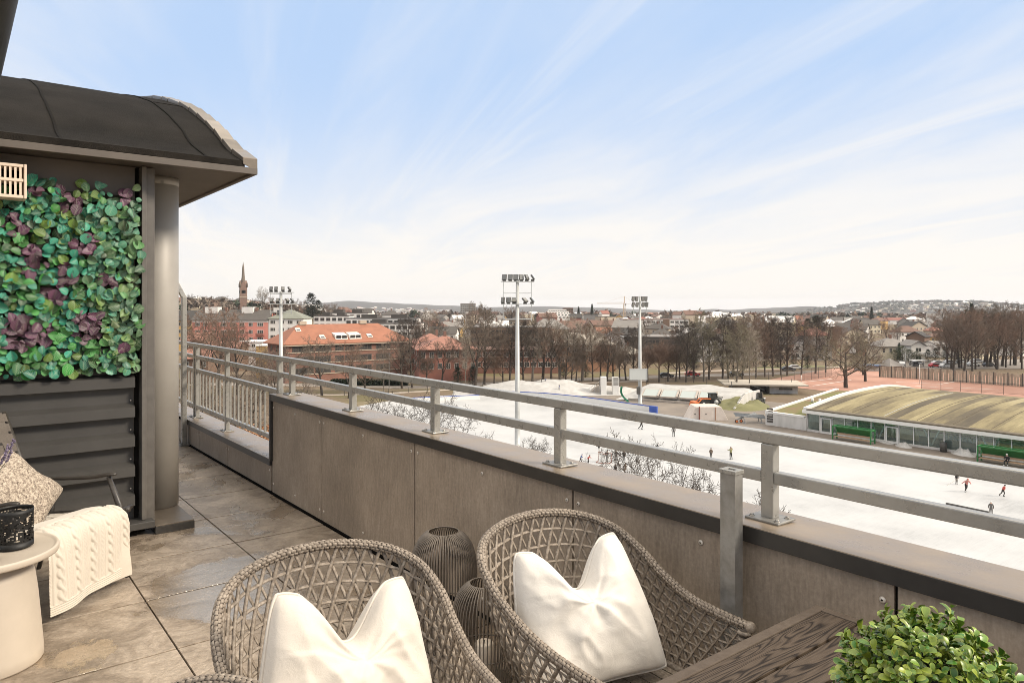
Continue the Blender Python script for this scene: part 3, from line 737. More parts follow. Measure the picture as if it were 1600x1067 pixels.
for k, (loc, rz, lab) in enumerate(CH):
    o = chair if k == 0 else copy_tree(chair)
    o.location = loc; o.rotation_euler = (0, 0, rz); o.scale = (0.93,) * 3; tag(o, lab, 'chair', 'wicker armchairs around the terrace table')

# ---- pillows with a chopped top
def cloth_mat(name, c, bump=0.25, warp=600, rough=0.85):
    m, t, b = newmat(name)
    v = coord(t, 'obj')
    w1 = t.n('ShaderNodeTexNoise', ins={'Scale': warp, 'Detail': 2.0}); t.l(v, w1.inputs['Vector'])
    n2 = t.n('ShaderNodeTexNoise', ins={'Scale': 7.0, 'Detail': 4.0}); t.l(v, n2.inputs['Vector'])
    rp = ramp(t, n2.outputs['Fac'], [(0.3, tuple(x * 0.93 for x in c[:3]) + (1,)), (0.7, c)]); t.l(rp.outputs[0], b.inputs['Base Color'])
    b.inputs['Roughness'].default_value = rough; b.inputs['Sheen Weight'].default_value = 0.15
    bp = t.n('ShaderNodeBump', ins={'Strength': bump, 'Distance': 0.001}); t.l(w1.outputs['Fac'], bp.inputs['Height'])
    n3 = t.n('ShaderNodeTexNoise', ins={'Scale': 26.0, 'Detail': 7.0, 'Roughness': 0.65, 'Distortion': 0.8}); t.l(v, n3.inputs['Vector'])
    bp2 = t.n('ShaderNodeBump', ins={'Strength': 0.35, 'Distance': 0.006}); t.l(n3.outputs['Fac'], bp2.inputs['Height']); t.l(bp.outputs[0], bp2.inputs['Normal']); t.l(bp2.outputs[0], b.inputs['Normal'])
    return m
M_pillow = cloth_mat('pillow_white', (0.60, 0.560, 0.505, 1)); M_pillow2 = cloth_mat('pillow_offwhite', (0.57, 0.515, 0.445, 1))
def pillow(name, A, H, T, chop, material, seed, wr=1.0, flange=0.0):
    o3 = Vector((seed * 3.1, seed * 1.7, 0.3))
    def outline(s, t_):
        x = A * s * (1 - 0.10 * (1 - t_ * t_)); z = H * t_ * (1 - 0.10 * (1 - s * s))
        tp = max((t_ + 0.35) / 1.35, 0)
        z -= chop * math.exp(-(s / 0.36) ** 2) * tp ** 1.7
        x *= 1 - 0.31 * (chop / 0.15) * tp ** 1.4 * min(abs(s) * 1.5, 1)
        z += 0.004 * (chop / 0.15) * tp ** 2 * abs(s) ** 2.0
        k = 1 - 0.055 * (s * s * t_ * t_) ** 3
        return x * k, z * k
    def pt(s, t_, side):
        x, z = outline(s, t_)
        e = max((1 - s * s) * (1 - t_ * t_), 0)
        y = T * e ** 0.42
        tp = max((t_ + 0.3) / 1.3, 0)
        y *= 1 - 0.42 * (chop / 0.15) * math.exp(-(s / 0.20) ** 2) * tp ** 1.2          # the chop pinches the middle
        # creases that run from the chop towards the corners plus soft wrinkles
        r = math.hypot(s, t_ - 0.35); a = math.atan2(t_ - 0.35, s)
        w = mnoise.noise(Vector((a * 2.6, r * 0.9, side)) + o3) * 0.020 * math.exp(-((r - 0.45) / 0.4) ** 2)
        w += mnoise.noise(Vector((s * 2.1, t_ * 2.1 + side, 0)) + o3) * 0.016
        w += (abs(mnoise.noise(Vector((s * 3.0 + t_ * 1.6, t_ * 1.1 - s * 0.9, side * 2)) + o3 * 2)) ** 0.7) * -0.022
        w += mnoise.noise(Vector((s * 7.0, t_ * 7.0, side * 5)) + o3) * 0.003
        return Vector((x, side * (-1) * (y + wr * w * e ** 0.5), z))
    mb = MB(); n = 72
    for side in (1, -1):
        mb.grid(lambda u, v: pt(2 * u - 1, 2 * v - 1, side), n, n)
        if side == -1:
            k = (n + 1) ** 2
            nf = n * n
            mb.f[-nf:] = [tuple(reversed(f)) for f in mb.f[-nf:]]
    edge = []
    for i in range(n): edge.append((2 * i / n - 1, -1))
    for i in range(n): edge.append((1, 2 * i / n - 1))
    for i in range(n): edge.append((1 - 2 * i / n, 1))
    for i in range(n): edge.append((-1, 1 - 2 * i / n))
    P = []
    for s, t_ in edge:
        x, z = outline(s, t_); P.append((x * 1.004, 0, z + 0.002 * t_))
    mb.tube(P, 0.0042, 6, 0, False, True, True)
    mb.uv = []
    return mb.build(name, material)
p2 = pillow('white_pillow', 0.270, 0.228, 0.118, 0.132, M_pillow, 3)
p2.matrix_world = Matrix.Translation((1.622, 1.705, 0.600)) @ Matrix.Rotation(R(-14), 4, 'Z') @ Matrix.Rotation(R(-24), 4, 'X') @ Matrix.Rotation(R(-3), 4, 'Y')
tag(p2, 'bright white pillow with a deep chopped top, in the armchair nearest the parapet', 'pillow', 'pillows in the wicker armchairs')
p1 = pillow('white_pillow', 0.280, 0.228, 0.122, 0.130, M_pillow2, 8)
p1.matrix_world = Matrix.Translation((0.845, 1.800, 0.612)) @ Matrix.Rotation(R(6), 4, 'Z') @ Matrix.Rotation(R(-20), 4, 'X') @ Matrix.Rotation(R(8), 4, 'Y')
tag(p1, 'off-white pillow with two pointed corners, in the armchair before the wire lanterns', 'pillow', 'pillows in the wicker armchairs')

# ---- wire lanterns with candles
M_wire = mat('lantern_wire', (0.150, 0.124, 0.099, 1), (0.20, 0.166, 0.134, 1), rough=0.45, metal=0.3, scale=30)
M_wax = mat('candle_wax', (0.72, 0.62, 0.50, 1), rough=0.5)
def wire_lantern(loc, r, h, ring, n, label):
    root = empty('wire_lantern', loc, 0, label, 'lantern', 'wire lanterns by the parapet')
    prof_ = [(r * 0.80, 0.004), (r * 0.90, 0.05 * h), (r * 0.985, 0.22 * h), (r, 0.45 * h), (r, 0.62 * h), (r * 0.975, 0.74 * h), (r * 0.90, 0.84 * h), (r * 0.77, 0.92 * h), (r * 0.60, 0.975 * h), (ring, h)]
    P = catmull([(a, 0, z) for a, z in prof_], 4)
    wm = MB()
    for i in range(n):
        a = 2 * math.pi * i / n; ca, sa = math.cos(a), math.sin(a)
        wm.tube([(p.x * ca, p.x * sa, p.z) for p in P], 0.0031, 5, 0, False)
    wm.build('wire_cage', M_wire, root)
    rg = MB()
    for rr, z, q in ((ring, h, 0.003), (r * 0.80, 0.004, 0.004), (r * 0.985, 0.33 * h, 0.003)):
        rg.tube([(rr * math.cos(2 * math.pi * i / 48), rr * math.sin(2 * math.pi * i / 48), z) for i in range(48)], q, 6, 0, False, True, True)
    rg.build('ring', M_wire, root)
    MB().lathe([(0, 0.004), (r * 0.8, 0.004), (r * 0.8, 0.008), (0, 0.008)], 32, cap=False).build('base_plate', M_wire, root)
    cd = MB().lathe([(0, 0.010), (0.040, 0.010), (0.040, 0.165), (0.034, 0.170), (0.0, 0.163)], 28, cap=False).build('candle', M_wax, root)
    MB().tube([(0, 0, 0.163), (0.002, 0, 0.176)], 0.0015, 5).build('wick', M_dark, cd)
    return root
wire_lantern((1.85, 2.895, 0), 0.157, 0.528, 0.072, 70, 'taller wire lantern with a white candle standing against the parapet')
wire_lantern((1.795, 2.49, 0), 0.135, 0.420, 0.062, 54, 'shorter wire lantern half hidden behind the rim of the wicker chair')

# ---- terrace table
def plank_material():
    m, t, b = newmat('composite_plank')
    col = t.n('ShaderNodeVertexColor', layer_name='Col'); pos = t.n('ShaderNodeNewGeometry').outputs['Position']
    off = t.n('ShaderNodeVectorMath', operation='MULTIPLY_ADD'); t.l(col.outputs['Color'], off.inputs[0]); off.inputs[1].default_value = (3, 0.03, 0); t.l(pos, off.inputs[2])
    mp = t.n('ShaderNodeMapping'); mp.inputs['Scale'].default_value = (1.3, 11, 1); t.l(off.outputs[0], mp.inputs['Vector'])
    nz = t.n('ShaderNodeTexNoise', ins={'Scale': 1.7, 'Detail': 2.0, 'Distortion': 0.6}); t.l(mp.outputs[0], nz.inputs['Vector'])
    k = t.n('ShaderNodeMath', operation='MULTIPLY'); t.l(nz.outputs['Fac'], k.inputs[0]); k.inputs[1].default_value = 85.0
    sn = t.n('ShaderNodeMath', operation='SINE'); t.l(k.outputs[0], sn.inputs[0])
    mp2 = t.n('ShaderNodeMapping'); mp2.inputs['Scale'].default_value = (6, 160, 1); t.l(off.outputs[0], mp2.inputs['Vector'])
    n2 = t.n('ShaderNodeTexNoise', ins={'Scale': 3.0, 'Detail': 4.0}); t.l(mp2.outputs[0], n2.inputs['Vector'])
    r1 = ramp(t, sn.outputs[0], [(0.0, (0.016, 0.0105, 0.0066, 1)), (0.30, (0.052, 0.037, 0.025, 1)), (0.9, (0.074, 0.054, 0.038, 1))])
    mr = t.n('ShaderNodeMapRange', ins={'From Min': -1, 'From Max': 1}); t.l(sn.outputs[0], mr.inputs['Value']); t.l(mr.outputs[0], r1.inputs['Fac'])
    mx = t.n('ShaderNodeMixRGB', blend_type='OVERLAY'); mx.inputs['Fac'].default_value = 0.5; t.l(r1.outputs[0], mx.inputs['Color1']); t.l(n2.outputs['Fac'], mx.inputs['Color2'])
    t.l(mx.outputs[0], b.inputs['Base Color']); b.inputs['Roughness'].default_value = 0.55; b.inputs['Specular IOR Level'].default_value = 0.15
    ad = t.n('ShaderNodeMath', operation='ADD'); t.l(mr.outputs[0], ad.inputs[0]); t.l(n2.outputs['Fac'], ad.inputs[1])
    bp = t.n('ShaderNodeBump', ins={'Strength': 0.35, 'Distance': 0.002}); t.l(ad.outputs[0], bp.inputs['Height']); t.l(bp.outputs[0], b.inputs['Normal'])
    return m
M_plank = plank_material(); M_tframe = mat('table_frame', (0.074, 0.055, 0.040, 1), (0.092, 0.070, 0.052, 1), spec=0.18, rough=0.55, scale=40, bump=0.1)
tb_ = empty('terrace_table', (1.5, 0.2, 0), 0, 'dark plank terrace table with the boxwood ball on it', 'table')
X0, X1_ = 1.03, 1.970; Y0, Y1 = -0.72, 1.096
fr = MB(); wf = 0.030
for lo, hi in (((X0, Y1 - wf, .70), (X1_, Y1, .740)), ((X0, Y0, .70), (X1_, Y0 + wf, .740)), ((X0, Y0 + wf, .70), (X0 + wf, Y1 - wf, .740)), ((X1_ - wf, Y0 + wf, .70), (X1_, Y1 - wf, .740))): fr.b2(lo, hi)
loose(fr.build('frame', M_tframe, bevel=0.003), tb_)
y = Y1 - wf - 0.0022
while y > Y0 + 0.06:
    yb = max(y - 0.0985, Y0 + wf + .002)
    loose(MB().b2((X0 + wf + .0022, yb, 0.708), (X1_ - wf - .0022, y, 0.7385), 0, (rnd.random(), rnd.random(), rnd.random(), 1)).build('plank', M_plank, bevel=0.002), tb_); y = yb - 0.008
for xx in (X0 + 0.05, X1_ - 0.05):
    for yy in (Y0 + 0.06, Y1 - 0.06): loose(MB().box((xx, yy, 0.349), (0.06, 0.06, 0.698)).build('leg', M_tframe, bevel=0.003), tb_)
loose(MB().b2((X0 + wf, Y0 + wf, 0.69), (X1_ - wf, Y1 - wf, 0.698)).build('underframe', M_dark), tb_)

# ---- boxwood ball in its pot
def box_leaf_mat():
    m, t, b = newmat('boxwood_leaf'); col = t.n('ShaderNodeVertexColor', layer_name='Col')
    uv = t.n('ShaderNodeTexCoord').outputs['UV']; sx = t.n('ShaderNodeSeparateXYZ'); t.l(uv, sx.inputs[0])
    ab = t.n('ShaderNodeMath', operation='SUBTRACT'); t.l(sx.outputs['X'], ab.inputs[0]); ab.inputs[1].default_value = 0.5
    a2 = t.n('ShaderNodeMath', operation='ABSOLUTE'); t.l(ab.outputs[0], a2.inputs[0])
    ed = t.n('ShaderNodeMapRange', ins={'From Min': 0.36, 'From Max': 0.5}); t.l(a2.outputs[0], ed.inputs['Value'])
    mx = t.n('ShaderNodeMixRGB'); f = t.n('ShaderNodeMath', operation='MULTIPLY'); t.l(ed.outputs[0], f.inputs[0]); f.inputs[1].default_value = 0.55
    t.l(f.outputs[0], mx.inputs['Fac']); t.l(col.outputs['Color'], mx.inputs['Color1']); mx.inputs['Color2'].default_value = (0.36, 0.40, 0.06, 1)
    t.l(mx.outputs[0], b.inputs['Base Color']); b.inputs['Roughness'].default_value = 0.38
    return m
M_box = box_leaf_mat()
BC = Vector((1.410, 0.568, 0.872)); BRD = 0.146
bx = empty('boxwood_plant', (BC.x, BC.y, 0.7405), 0, 'round artificial boxwood ball with small glossy leaves on the table corner', 'plant')
bl = MB(); br = random.Random(3)
for k in range(1000):
    z = 1 - 2 * (k + 0.5) / 1000; a = k * 2.39996; rr = math.sqrt(max(1 - z * z, 0)); n_ = Vector((rr * math.cos(a), rr * math.sin(a), z))
    if z < -0.75: continue
    n_ = (n_ + Vector((br.uniform(-.15, .15), br.uniform(-.15, .15), br.uniform(-.1, .15)))).normalized()
    base = BC + n_ * (BRD * (0.90 + 0.16 * mnoise.noise(n_ * 4.3) + br.choice([br.uniform(-.07, .05), br.uniform(-.26, -.05)])))
    side = n_.cross(Vector((0, 0, 1))).normalized()
    tilt = (n_ + Vector((0, 0, 0.45)) + side * br.uniform(-.5, .5)).normalized()
    for q in range(br.choice([4, 5, 6])):
        aa = q * 2.4 + br.uniform(0, 6.28); s2 = tilt.cross(Vector((0.3, 0.1, 1))).normalized(); s3 = tilt.cross(s2)
        dir_ = (tilt * br.uniform(0.35, 0.9) + (s2 * math.cos(aa) + s3 * math.sin(aa)) * 0.9).normalized()
        nn = (tilt * 1.0 - dir_ * tilt.dot(dir_) + Vector((0, 0, .25))).normalized()
        L = br.choice([br.uniform(0.010, 0.016), br.uniform(0.014, 0.023), br.uniform(0.013, 0.021)]); c = base + dir_ * (L * 0.55) + tilt * (0.006 * q)
        g = br.random(); col = Vector((0.045, 0.135, 0.012)).lerp(Vector((0.26, 0.30, 0.035)), g ** 1.4 * 0.9) * br.uniform(0.65, 1.25)
        u = dir_; s = u.cross(nn).normalized(); nn = s.cross(u); W = L * 0.68; vs = []; uv = []
        for j, (v, wd) in enumerate(((0, .18), (.2, .68), (.45, .95), (.7, 1.0), (.88, .72), (1.0, .15))):
            for i in range(3):
                x = i - 1; vs.append(c + u * ((v - .5) * L) + s * (x * wd * W * .5) + nn * (abs(x) * wd * .0022 - 0.006 * (v - .5) ** 2)); uv.append((i / 2, v))
        bl.add(vs, [(r_ * 3 + i, r_ * 3 + i + 1, r_ * 3 + i + 4, r_ * 3 + i + 3) for r_ in range(5) for i in range(2)], 0, True, (*col, 1), uv)
loose(bl.build('foliage', M_box), bx)
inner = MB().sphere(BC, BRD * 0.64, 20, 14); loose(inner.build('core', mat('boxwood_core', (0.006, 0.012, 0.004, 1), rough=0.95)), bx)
pot = MB().lathe([(0.0, 0.741), (0.060, 0.741), (0.075, 0.80), (0.078, 0.81), (0.070, 0.81), (0.0, 0.80)], 28, (BC.x, BC.y, 0), cap=False); loose(pot.build('pot', mat('pot_grey', (0.2, 0.18, 0.16, 1), rough=0.7)), bx)

# ---- round side table, candle holders, lavender pot
M_taupe = mat('table_taupe', (0.43, 0.365, 0.290, 1), (0.47, 0.40, 0.32, 1), rough=0.55, scale=5)
SX, SYY = onz(-22, 862, 0.5).x, onz(-22, 862, 0.5).y
stb = empty('side_table', (SX, SYY, 0), 0, 'cream round pedestal side table carrying black candle holders', 'side table')
MB().lathe([(0, 0.478), (0.262, 0.470), (0.276, 0.474), (0.279, 0.482), (0.279, 0.498), (0.276, 0.504), (0.268, 0.505), (0.262, 0.500), (0.255, 0.497), (0, 0.497)], 64, cap=False).build('table_top', M_taupe, stb)
MB().lathe([(0.0, 0.0), (0.214, 0.0), (0.219, 0.008), (0.217, 0.05), (0.208, 0.16), (0.196, 0.30), (0.184, 0.39), (0.166, 0.438), (0.13, 0.462), (0.09, 0.472)], 64, cap=False).build('pedestal', M_taupe, stb)
M_blk = mat('black_metal', (0.010, 0.009, 0.008, 1), rough=0.55, metal=0.2)
def perforated(loc, r, h, seed, label):
    root = empty('candle_holder', loc, 0, label, 'candle holder', 'black perforated candle holders'); q = random.Random(seed)
    mb = MB(); nu, nv = 60, 26
    P = lambda i, j: (r * math.cos(2 * math.pi * i / nu), r * math.sin(2 * math.pi * i / nu), 0.022 + (h - 0.036) * j / nv)
    for j in range(nv):
        for i in range(nu):
            if mnoise.noise((math.cos(2 * math.pi * i / nu) * 5.5 + seed, math.sin(2 * math.pi * i / nu) * 5.5, j * 0.85)) > 0.10 and q.random() < 0.85 and 0 < j < nv - 1: continue
            mb.add([P(i, j), P(i + 1, j), P(i + 1, j + 1), P(i, j + 1)], [(0, 1, 2, 3)], 0, True)
    mb.build('perforated_shell', M_blk, root)
    bd = MB()
    for z0, z1 in ((0.0, 0.023), (h - 0.015, h)): bd.lathe([(r + .001, z0), (r + .001, z1), (r - .002, z1), (r - .002, z0), (r + .001, z0)], 48, cap=False)
    bd.lathe([(0, 0.001), (r, 0.001)], 32, cap=False); bd.build('band', M_blk, root)
    MB().lathe([(0, 0.004), (0.033, 0.004), (0.033, 0.05), (0, 0.05)], 20, cap=False).build('candle', M_wax, root)
c0 = onz(23, 852, 0.505); perforated((c0.x, c0.y, 0.5055), 0.073, 0.168, 2, 'black perforated candle holder nearest the rim of the side table')
c1 = onz(-22, 872, 0.505); perforated((c1.x - 0.02, c1.y - 0.03, 0.5055), 0.062, 0.13, 5, 'black perforated candle holder cut by the left edge of the photo')
M_lav = mat('lavender', (0.11, 0.085, 0.135, 1), (0.19, 0.155, 0.21, 1), rough=0.8, scale=80); M_stem = mat('lavender_stem', (0.10, 0.11, 0.06, 1), rough=0.8)
lv0 = onz(-28, 838, 0.505)
lv = empty('lavender_pot', (lv0.x, lv0.y, 0.5055), 0, 'purple lavender sprigs in a dark pot at the left edge', 'plant')
MB().lathe([(0, 0), (0.05, 0), (0.066, 0.06), (0.06, 0.13), (0.052, 0.135), (0.05, 0.12), (0, 0.12)], 28, cap=False).build('pot', M_blk, lv)
for k, (tx, ty) in enumerate(((14, 704), (7, 712), (2, 724), (10, 720), (-8, 706), (-14, 716))):
    tip = at(tx, ty, depth(lv0.x, lv0.y) - 0.03 * (k % 3)) - lv.location; b0 = Vector((0.004 * k - .01, 0.0, 0.12))
    MB().tube(catmull([b0, b0.lerp(tip, 0.5) + Vector((0, 0, 0.03)), tip], 5), 0.0015, 4).build('stem', M_stem, lv)
    m = MB(); dr_ = (tip - b0).normalized()
    for i in range(26):
        p = tip + dr_ * (0.001 * i * 2.2) + Vector((br.uniform(-1, 1), br.uniform(-1, 1), br.uniform(-1, 1))) * 0.0055
        m.sphere(p, br.uniform(0.003, 0.005), 5, 4)
    m.build('flower_spike', M_lav, lv)

# ---- low lounge chair with woven straps, tweed cushion and knitted blanket
M_wood = mat('black_wood', (0.030, 0.025, 0.020, 1), (0.048, 0.040, 0.033, 1), rough=0.4, scale=6, stretch=(1, 1, 12), bump=0.1)
M_strap = mat('woven_strap', (0.085, 0.068, 0.053, 1), (0.105, 0.085, 0.067, 1), rough=0.75, scale=120, bump=0.2)
LR = Vector((0.77, 0.638, 0)); LF = Vector((0.638, -0.77, 0)); LO = Vector((0.575, 4.535, 0))
lc = empty('lounge_chair', LO, math.atan2(LR.y, LR.x), 'black wood easy chair with woven strap back under the knitted blanket', 'armchair')
# local frame: x to the right of the photo, y away from the front edge (into the chair), z up
for sx in (-1, 1):
    x = 0.325 * sx
    MB().tube([(x, 0.0, 0.0), (x, 0.01, 0.20), (x, 0.05, 0.42), (x, 0.125, 0.585)], [0.012, 0.017, 0.019, 0.013], 12).build('front_leg', M_wood, lc)
    MB().tube([(x, 0.62, 0.0), (x, 0.55, 0.25), (x, 0.50, 0.50)], [0.012, 0.017, 0.014], 12).build('rear_leg', M_wood, lc)
    a_ = MB().tube(catmull([(x, 0.72, 0.545), (x, 0.5, 0.555), (x, 0.25, 0.575), (x, 0.13, 0.598), (x, 0.075, 0.602)], 5), [0.014] * 6 + [0.017] * 12 + [0.016, 0.013, 0.010], 12, flat=0.65); a_.build('armrest', M_wood, lc)
    MB().tube([(x, -0.02, 0.40), (x, 0.62, 0.33)], 0.014, 10).build('side_rail', M_wood, lc)
    MB().tube([(0.235 * sx, 0.50, 0.30), (0.235 * sx, 0.62, 0.60), (0.235 * sx, 0.78, 0.96)], [0.016, 0.017, 0.013], 10).build('back_upright', M_wood, lc)
MB().tube([(-0.37, 0.005, 0.405), (0.37, 0.005, 0.405)], 0.012, 10).build('front_rail', M_wood, lc)
MB().tube([(-0.30, 0.52, 0.34), (0.30, 0.52, 0.34)], 0.013, 10).build('rear_rail', M_wood, lc)
def back_pt(a, h): # a across, h up the back
    return Vector((a, 0.50 + 0.26 * h + 0.04 * (1 - (a / .22) ** 2), 0.32 + 0.64 * h))
bs = MB(); ns, nh = 7, 11
for i in range(ns):
    a0 = -0.215 + 0.43 * (i + 0.12) / ns; a1 = -0.215 + 0.43 * (i + 0.88) / ns
    for j in range(nh * 2):
        h0, h1 = j / (nh * 2), (j + 1) / (nh * 2); o = 0.004 * math.sin(math.pi * (j / 2 + i)); o2 = 0.004 * math.sin(math.pi * ((j + 1) / 2 + i))
        bs.add([back_pt(a0, h0) + Vector((0, o - .002, 0)), back_pt(a1, h0) + Vector((0, o - .002, 0)), back_pt(a1, h1) + Vector((0, o2 - .002, 0)), back_pt(a0, h1) + Vector((0, o2 - .002, 0))], [(0, 1, 2, 3)], 0, True)
for j in range(nh):
    h0 = (j + 0.12) / nh; h1 = (j + 0.88) / nh
    for i in range(ns * 2):
        a0, a1 = -0.225 + 0.45 * i / (ns * 2), -0.225 + 0.45 * (i + 1) / (ns * 2); o = -0.004 * math.sin(math.pi * (i / 2 + j)); o2 = -0.004 * math.sin(math.pi * ((i + 1) / 2 + j))
        bs.add([back_pt(a0, h0) + Vector((0, o, 0)), back_pt(a1, h0) + Vector((0, o2, 0)), back_pt(a1, h1) + Vector((0, o2, 0)), back_pt(a0, h1) + Vector((0, o, 0))], [(0, 1, 2, 3)], 0, True)
bs.build('backrest', M_strap, lc)
seat = MB()
for i in range(9): seat.bar((-0.27 + 0.0675 * i, 0.0, 0.410), (-0.27 + 0.0675 * i, 0.52, 0.348), 0.052, 0.006)
seat.build('seat', M_strap, lc)
# tweed cushion
def tweed_mat():
    m, t, b = newmat('tweed'); v = coord(t, 'obj')
    n1 = t.n('ShaderNodeTexVoronoi', ins={'Scale': 105.0}); t.l(v, n1.inputs['Vector'])
    n2 = t.n('ShaderNodeTexNoise', ins={'Scale': 75.0, 'Detail': 6.0, 'Roughness': 0.8}); t.l(v, n2.inputs['Vector'])
    r1 = ramp(t, n2.outputs['Fac'], [(0.34, (0.055, 0.042, 0.031, 1)), (0.46, (0.24, 0.19, 0.145, 1)), (0.58, (0.50, 0.42, 0.33, 1))]); t.l(r1.outputs[0], b.inputs['Base Color'])
    b.inputs['Roughness'].default_value = 0.95
    ad = t.n('ShaderNodeMath', operation='ADD'); t.l(n1.outputs['Distance'], ad.inputs[0]); t.l(n2.outputs['Fac'], ad.inputs[1])
    bp = t.n('ShaderNodeBump', ins={'Strength': 0.7, 'Distance': 0.006}); t.l(ad.outputs[0], bp.inputs['Height']); t.l(bp.outputs[0], b.inputs['Normal'])
    return m
tw = pillow('tweed_cushion', 0.205, 0.205, 0.095, 0.02, tweed_mat(), 5, 0.6)
tw.matrix_world = Matrix.Translation(LO) @ Matrix.Rotation(math.atan2(LR.y, LR.x), 4, 'Z') @ Matrix.Translation((-0.055, 0.36, 0.565)) @ Matrix.Rotation(R(-30), 4, 'X') @ Matrix.Rotation(R(55), 4, 'Y')
tag(tw, 'speckled grey tweed cushion leaning on the woven chair back', 'cushion')
# cable knit blanket
M_knit = cloth_mat('knit_wool', (0.54, 0.480, 0.400, 1), 0.5, 420, 0.95)
prof_b = [Vector(p) for p in ((0, 0.42, 0.388), (0, 0.28, 0.405), (0, 0.14, 0.428), (0, 0.04, 0.440), (0, -0.03, 0.424), (0, -0.062, 0.375), (0, -0.075, 0.28), (0, -0.082, 0.17), (0, -0.086, 0.035))]
PB = resample(catmull([tuple(p) for p in prof_b], 10), 200)
LB = sum((b - a).length for a, b in zip(PB, PB[1:]))
def cable(xm, ym):
    """height of the knit at xm, ym metres: twisted cables between fine purl ribs"""
    per = 0.118; c = (xm / per) % 1.0; q = 0.0
    x = (c - 0.5) * per
    if abs(x) < 0.026:
        ph = ym / 0.052 * 2 * math.pi * 0.5
        for k in (0, math.pi):
            cx = 0.0115 * math.sin(ph + k); d = abs(x - cx) / 0.0125
            if d < 1: q = max(q, math.sqrt(1 - d * d) * (0.0085 + 0.0025 * math.cos(ph + k)))
    else:
        e = abs(x)
        if 0.030 < e < 0.046: q = 0.0052 * (abs(math.sin((e - 0.030) / 0.016 * math.pi)) ** 0.6) * (0.8 + 0.2 * abs(math.sin(ym / 0.0065 * math.pi)))
        elif e >= 0.049: q = 0.0035 * (0.5 + 0.5 * math.sin(ym / 0.007 * 2 * math.pi))
    return q
def blanket_sheet(mb, w0, w1, skew, lift, start, end, nu, nv, knit=True, hemlen=0.05, seed=0):
    def fn(u, v):
        s = start + (end - start) * v; x_ = s * 200; i = min(int(x_), 199); p = PB[i].lerp(PB[i + 1], x_ - i)
        tg = (PB[min(i + 2, 200)] - PB[max(i - 1, 0)]).normalized(); nr = Vector((0, tg.z, -tg.y)); nr = nr if nr.z > 0 or nr.y < 0 else -nr
        if nr.y > 0: nr = -nr
        hang = max(s - 0.45, 0) / 0.55
        x = (w0 + (w1 - w0) * u) * (1 + 0.05 * hang) + skew * hang
        xm = (w1 - w0) * u; ym = s * LB
        hem = (end - s) * LB
        h = cable(xm, ym) if (knit and hem > hemlen) else (0.005 + 0.0018 * math.sin(hem / 0.011 * 2 * math.pi) if knit else 0.002)
        wav = 0.022 * hang * math.sin(u * 5.2 + 0.6 + seed) + 0.012 * mnoise.noise((u * 3, s * 4, seed)) + 0.010 * hang * math.sin(u * 11 + seed)
        droop = -0.02 * max(abs(u - 0.5) - 0.42, 0) * 12
        z_tilt = u * 0.018 * hang
        return Vector((x, p.y, p.z + z_tilt + droop * (1 - hang))) + nr * (h + wav + lift)
    mb.grid(fn, nu, nv)
kb = MB(); blanket_sheet(kb, -0.30, 0.255, -0.012, 0.012, 0.0, 0.985, 260, 330)
kb2 = MB(); blanket_sheet(kb2, -0.255, 0.22, 0.02, -0.014, 0.30, 1.0, 60, 60, False, seed=2)
kb.v += []; o = len(kb.v)
kb.uv = []; kb2.uv = []
kb.add(kb2.v, kb2.f, 0, True)
blk = kb.build('knitted_blanket', M_knit)
blk.matrix_world = Matrix.Translation(LO) @ Matrix.Rotation(math.atan2(LR.y, LR.x), 4, 'Z')
tag(blk, 'cream cable knit blanket draped over the front of the easy chair', 'blanket')
# ================================================================ GROUND, RINK, HILLS
def ss(x): x = min(max(x, 0.0), 1.0); return x * x * (3 - 2 * x)
RIDGE = [(-400, 470), (280, 472), (450, 477), (500, 473.5), (545, 470), (600, 473), (640, 475), (700, 477.5), (760, 480), (800, 479.5), (850, 478.5), (900, 480), (950, 481), (1000, 484),
         (1060, 487), (1085, 486), (1115, 483), (1140, 485), (1180, 482), (1230, 480), (1260, 478.5), (1300, 480.5), (1340, 477), (1400, 474.5), (1440, 473.5), (1500, 474), (1540, 474.5), (1560, 477), (1600, 480), (1700, 484), (2400, 480)]
def ridge_y(px):
    for (a, ya), (b, yb) in zip(RIDGE, RIDGE[1:]):
        if a <= px <= b: return ya + (yb - ya) * ss((px - a) / (b - a)) if b - a > 0 else ya
    return 476
ZG = -19.0
def gz(X, Y):
    r = math.hypot(X, Y); d = depth(X, Y)
    if r < 250: return ZG
    cs = max(d / r, 0.35); px = pxof(X, Y) if d > 0.35 * r else (3000 if X * CY - Y * SY > 0 else -1200)
    px = min(max(px, -1200), 2400)
    z = ZG + (-54 - ZG) * ss((r - 600) / 2700) if r > 600 else ZG
    z += 19 * ss((640 - px) / 330) * ss((r - 380) / 560) * (1 - ss((r - 1500) / 1500)) + 7 * ss((640 - px) / 200) * ss((r - 300) / 200) * (1 - ss((r - 600) / 300))
    sea = ss((px - 880) / 90) * (1 - ss((px - 1215) / 60))
    if r > 3100: z += (-64 - z) * sea * ss((r - 3100) / 200)
    near = ss((px - 1195) / 130); r0 = 4250 - 900 * near; r1 = 6900 - 2400 * near
    if r > r0:
        q = ss((r - r0) / (r1 - r0)); zr = EYE - (ridge_y(px) - HY) / F * (r1 * cs)
        zr += 3.0 * mnoise.noise((px * 0.03, r * 0.001, 2)) if r < r1 else 0
        z = z + (zr - z) * q
        if r > r1: z -= (r - r1) * 0.004
    return z
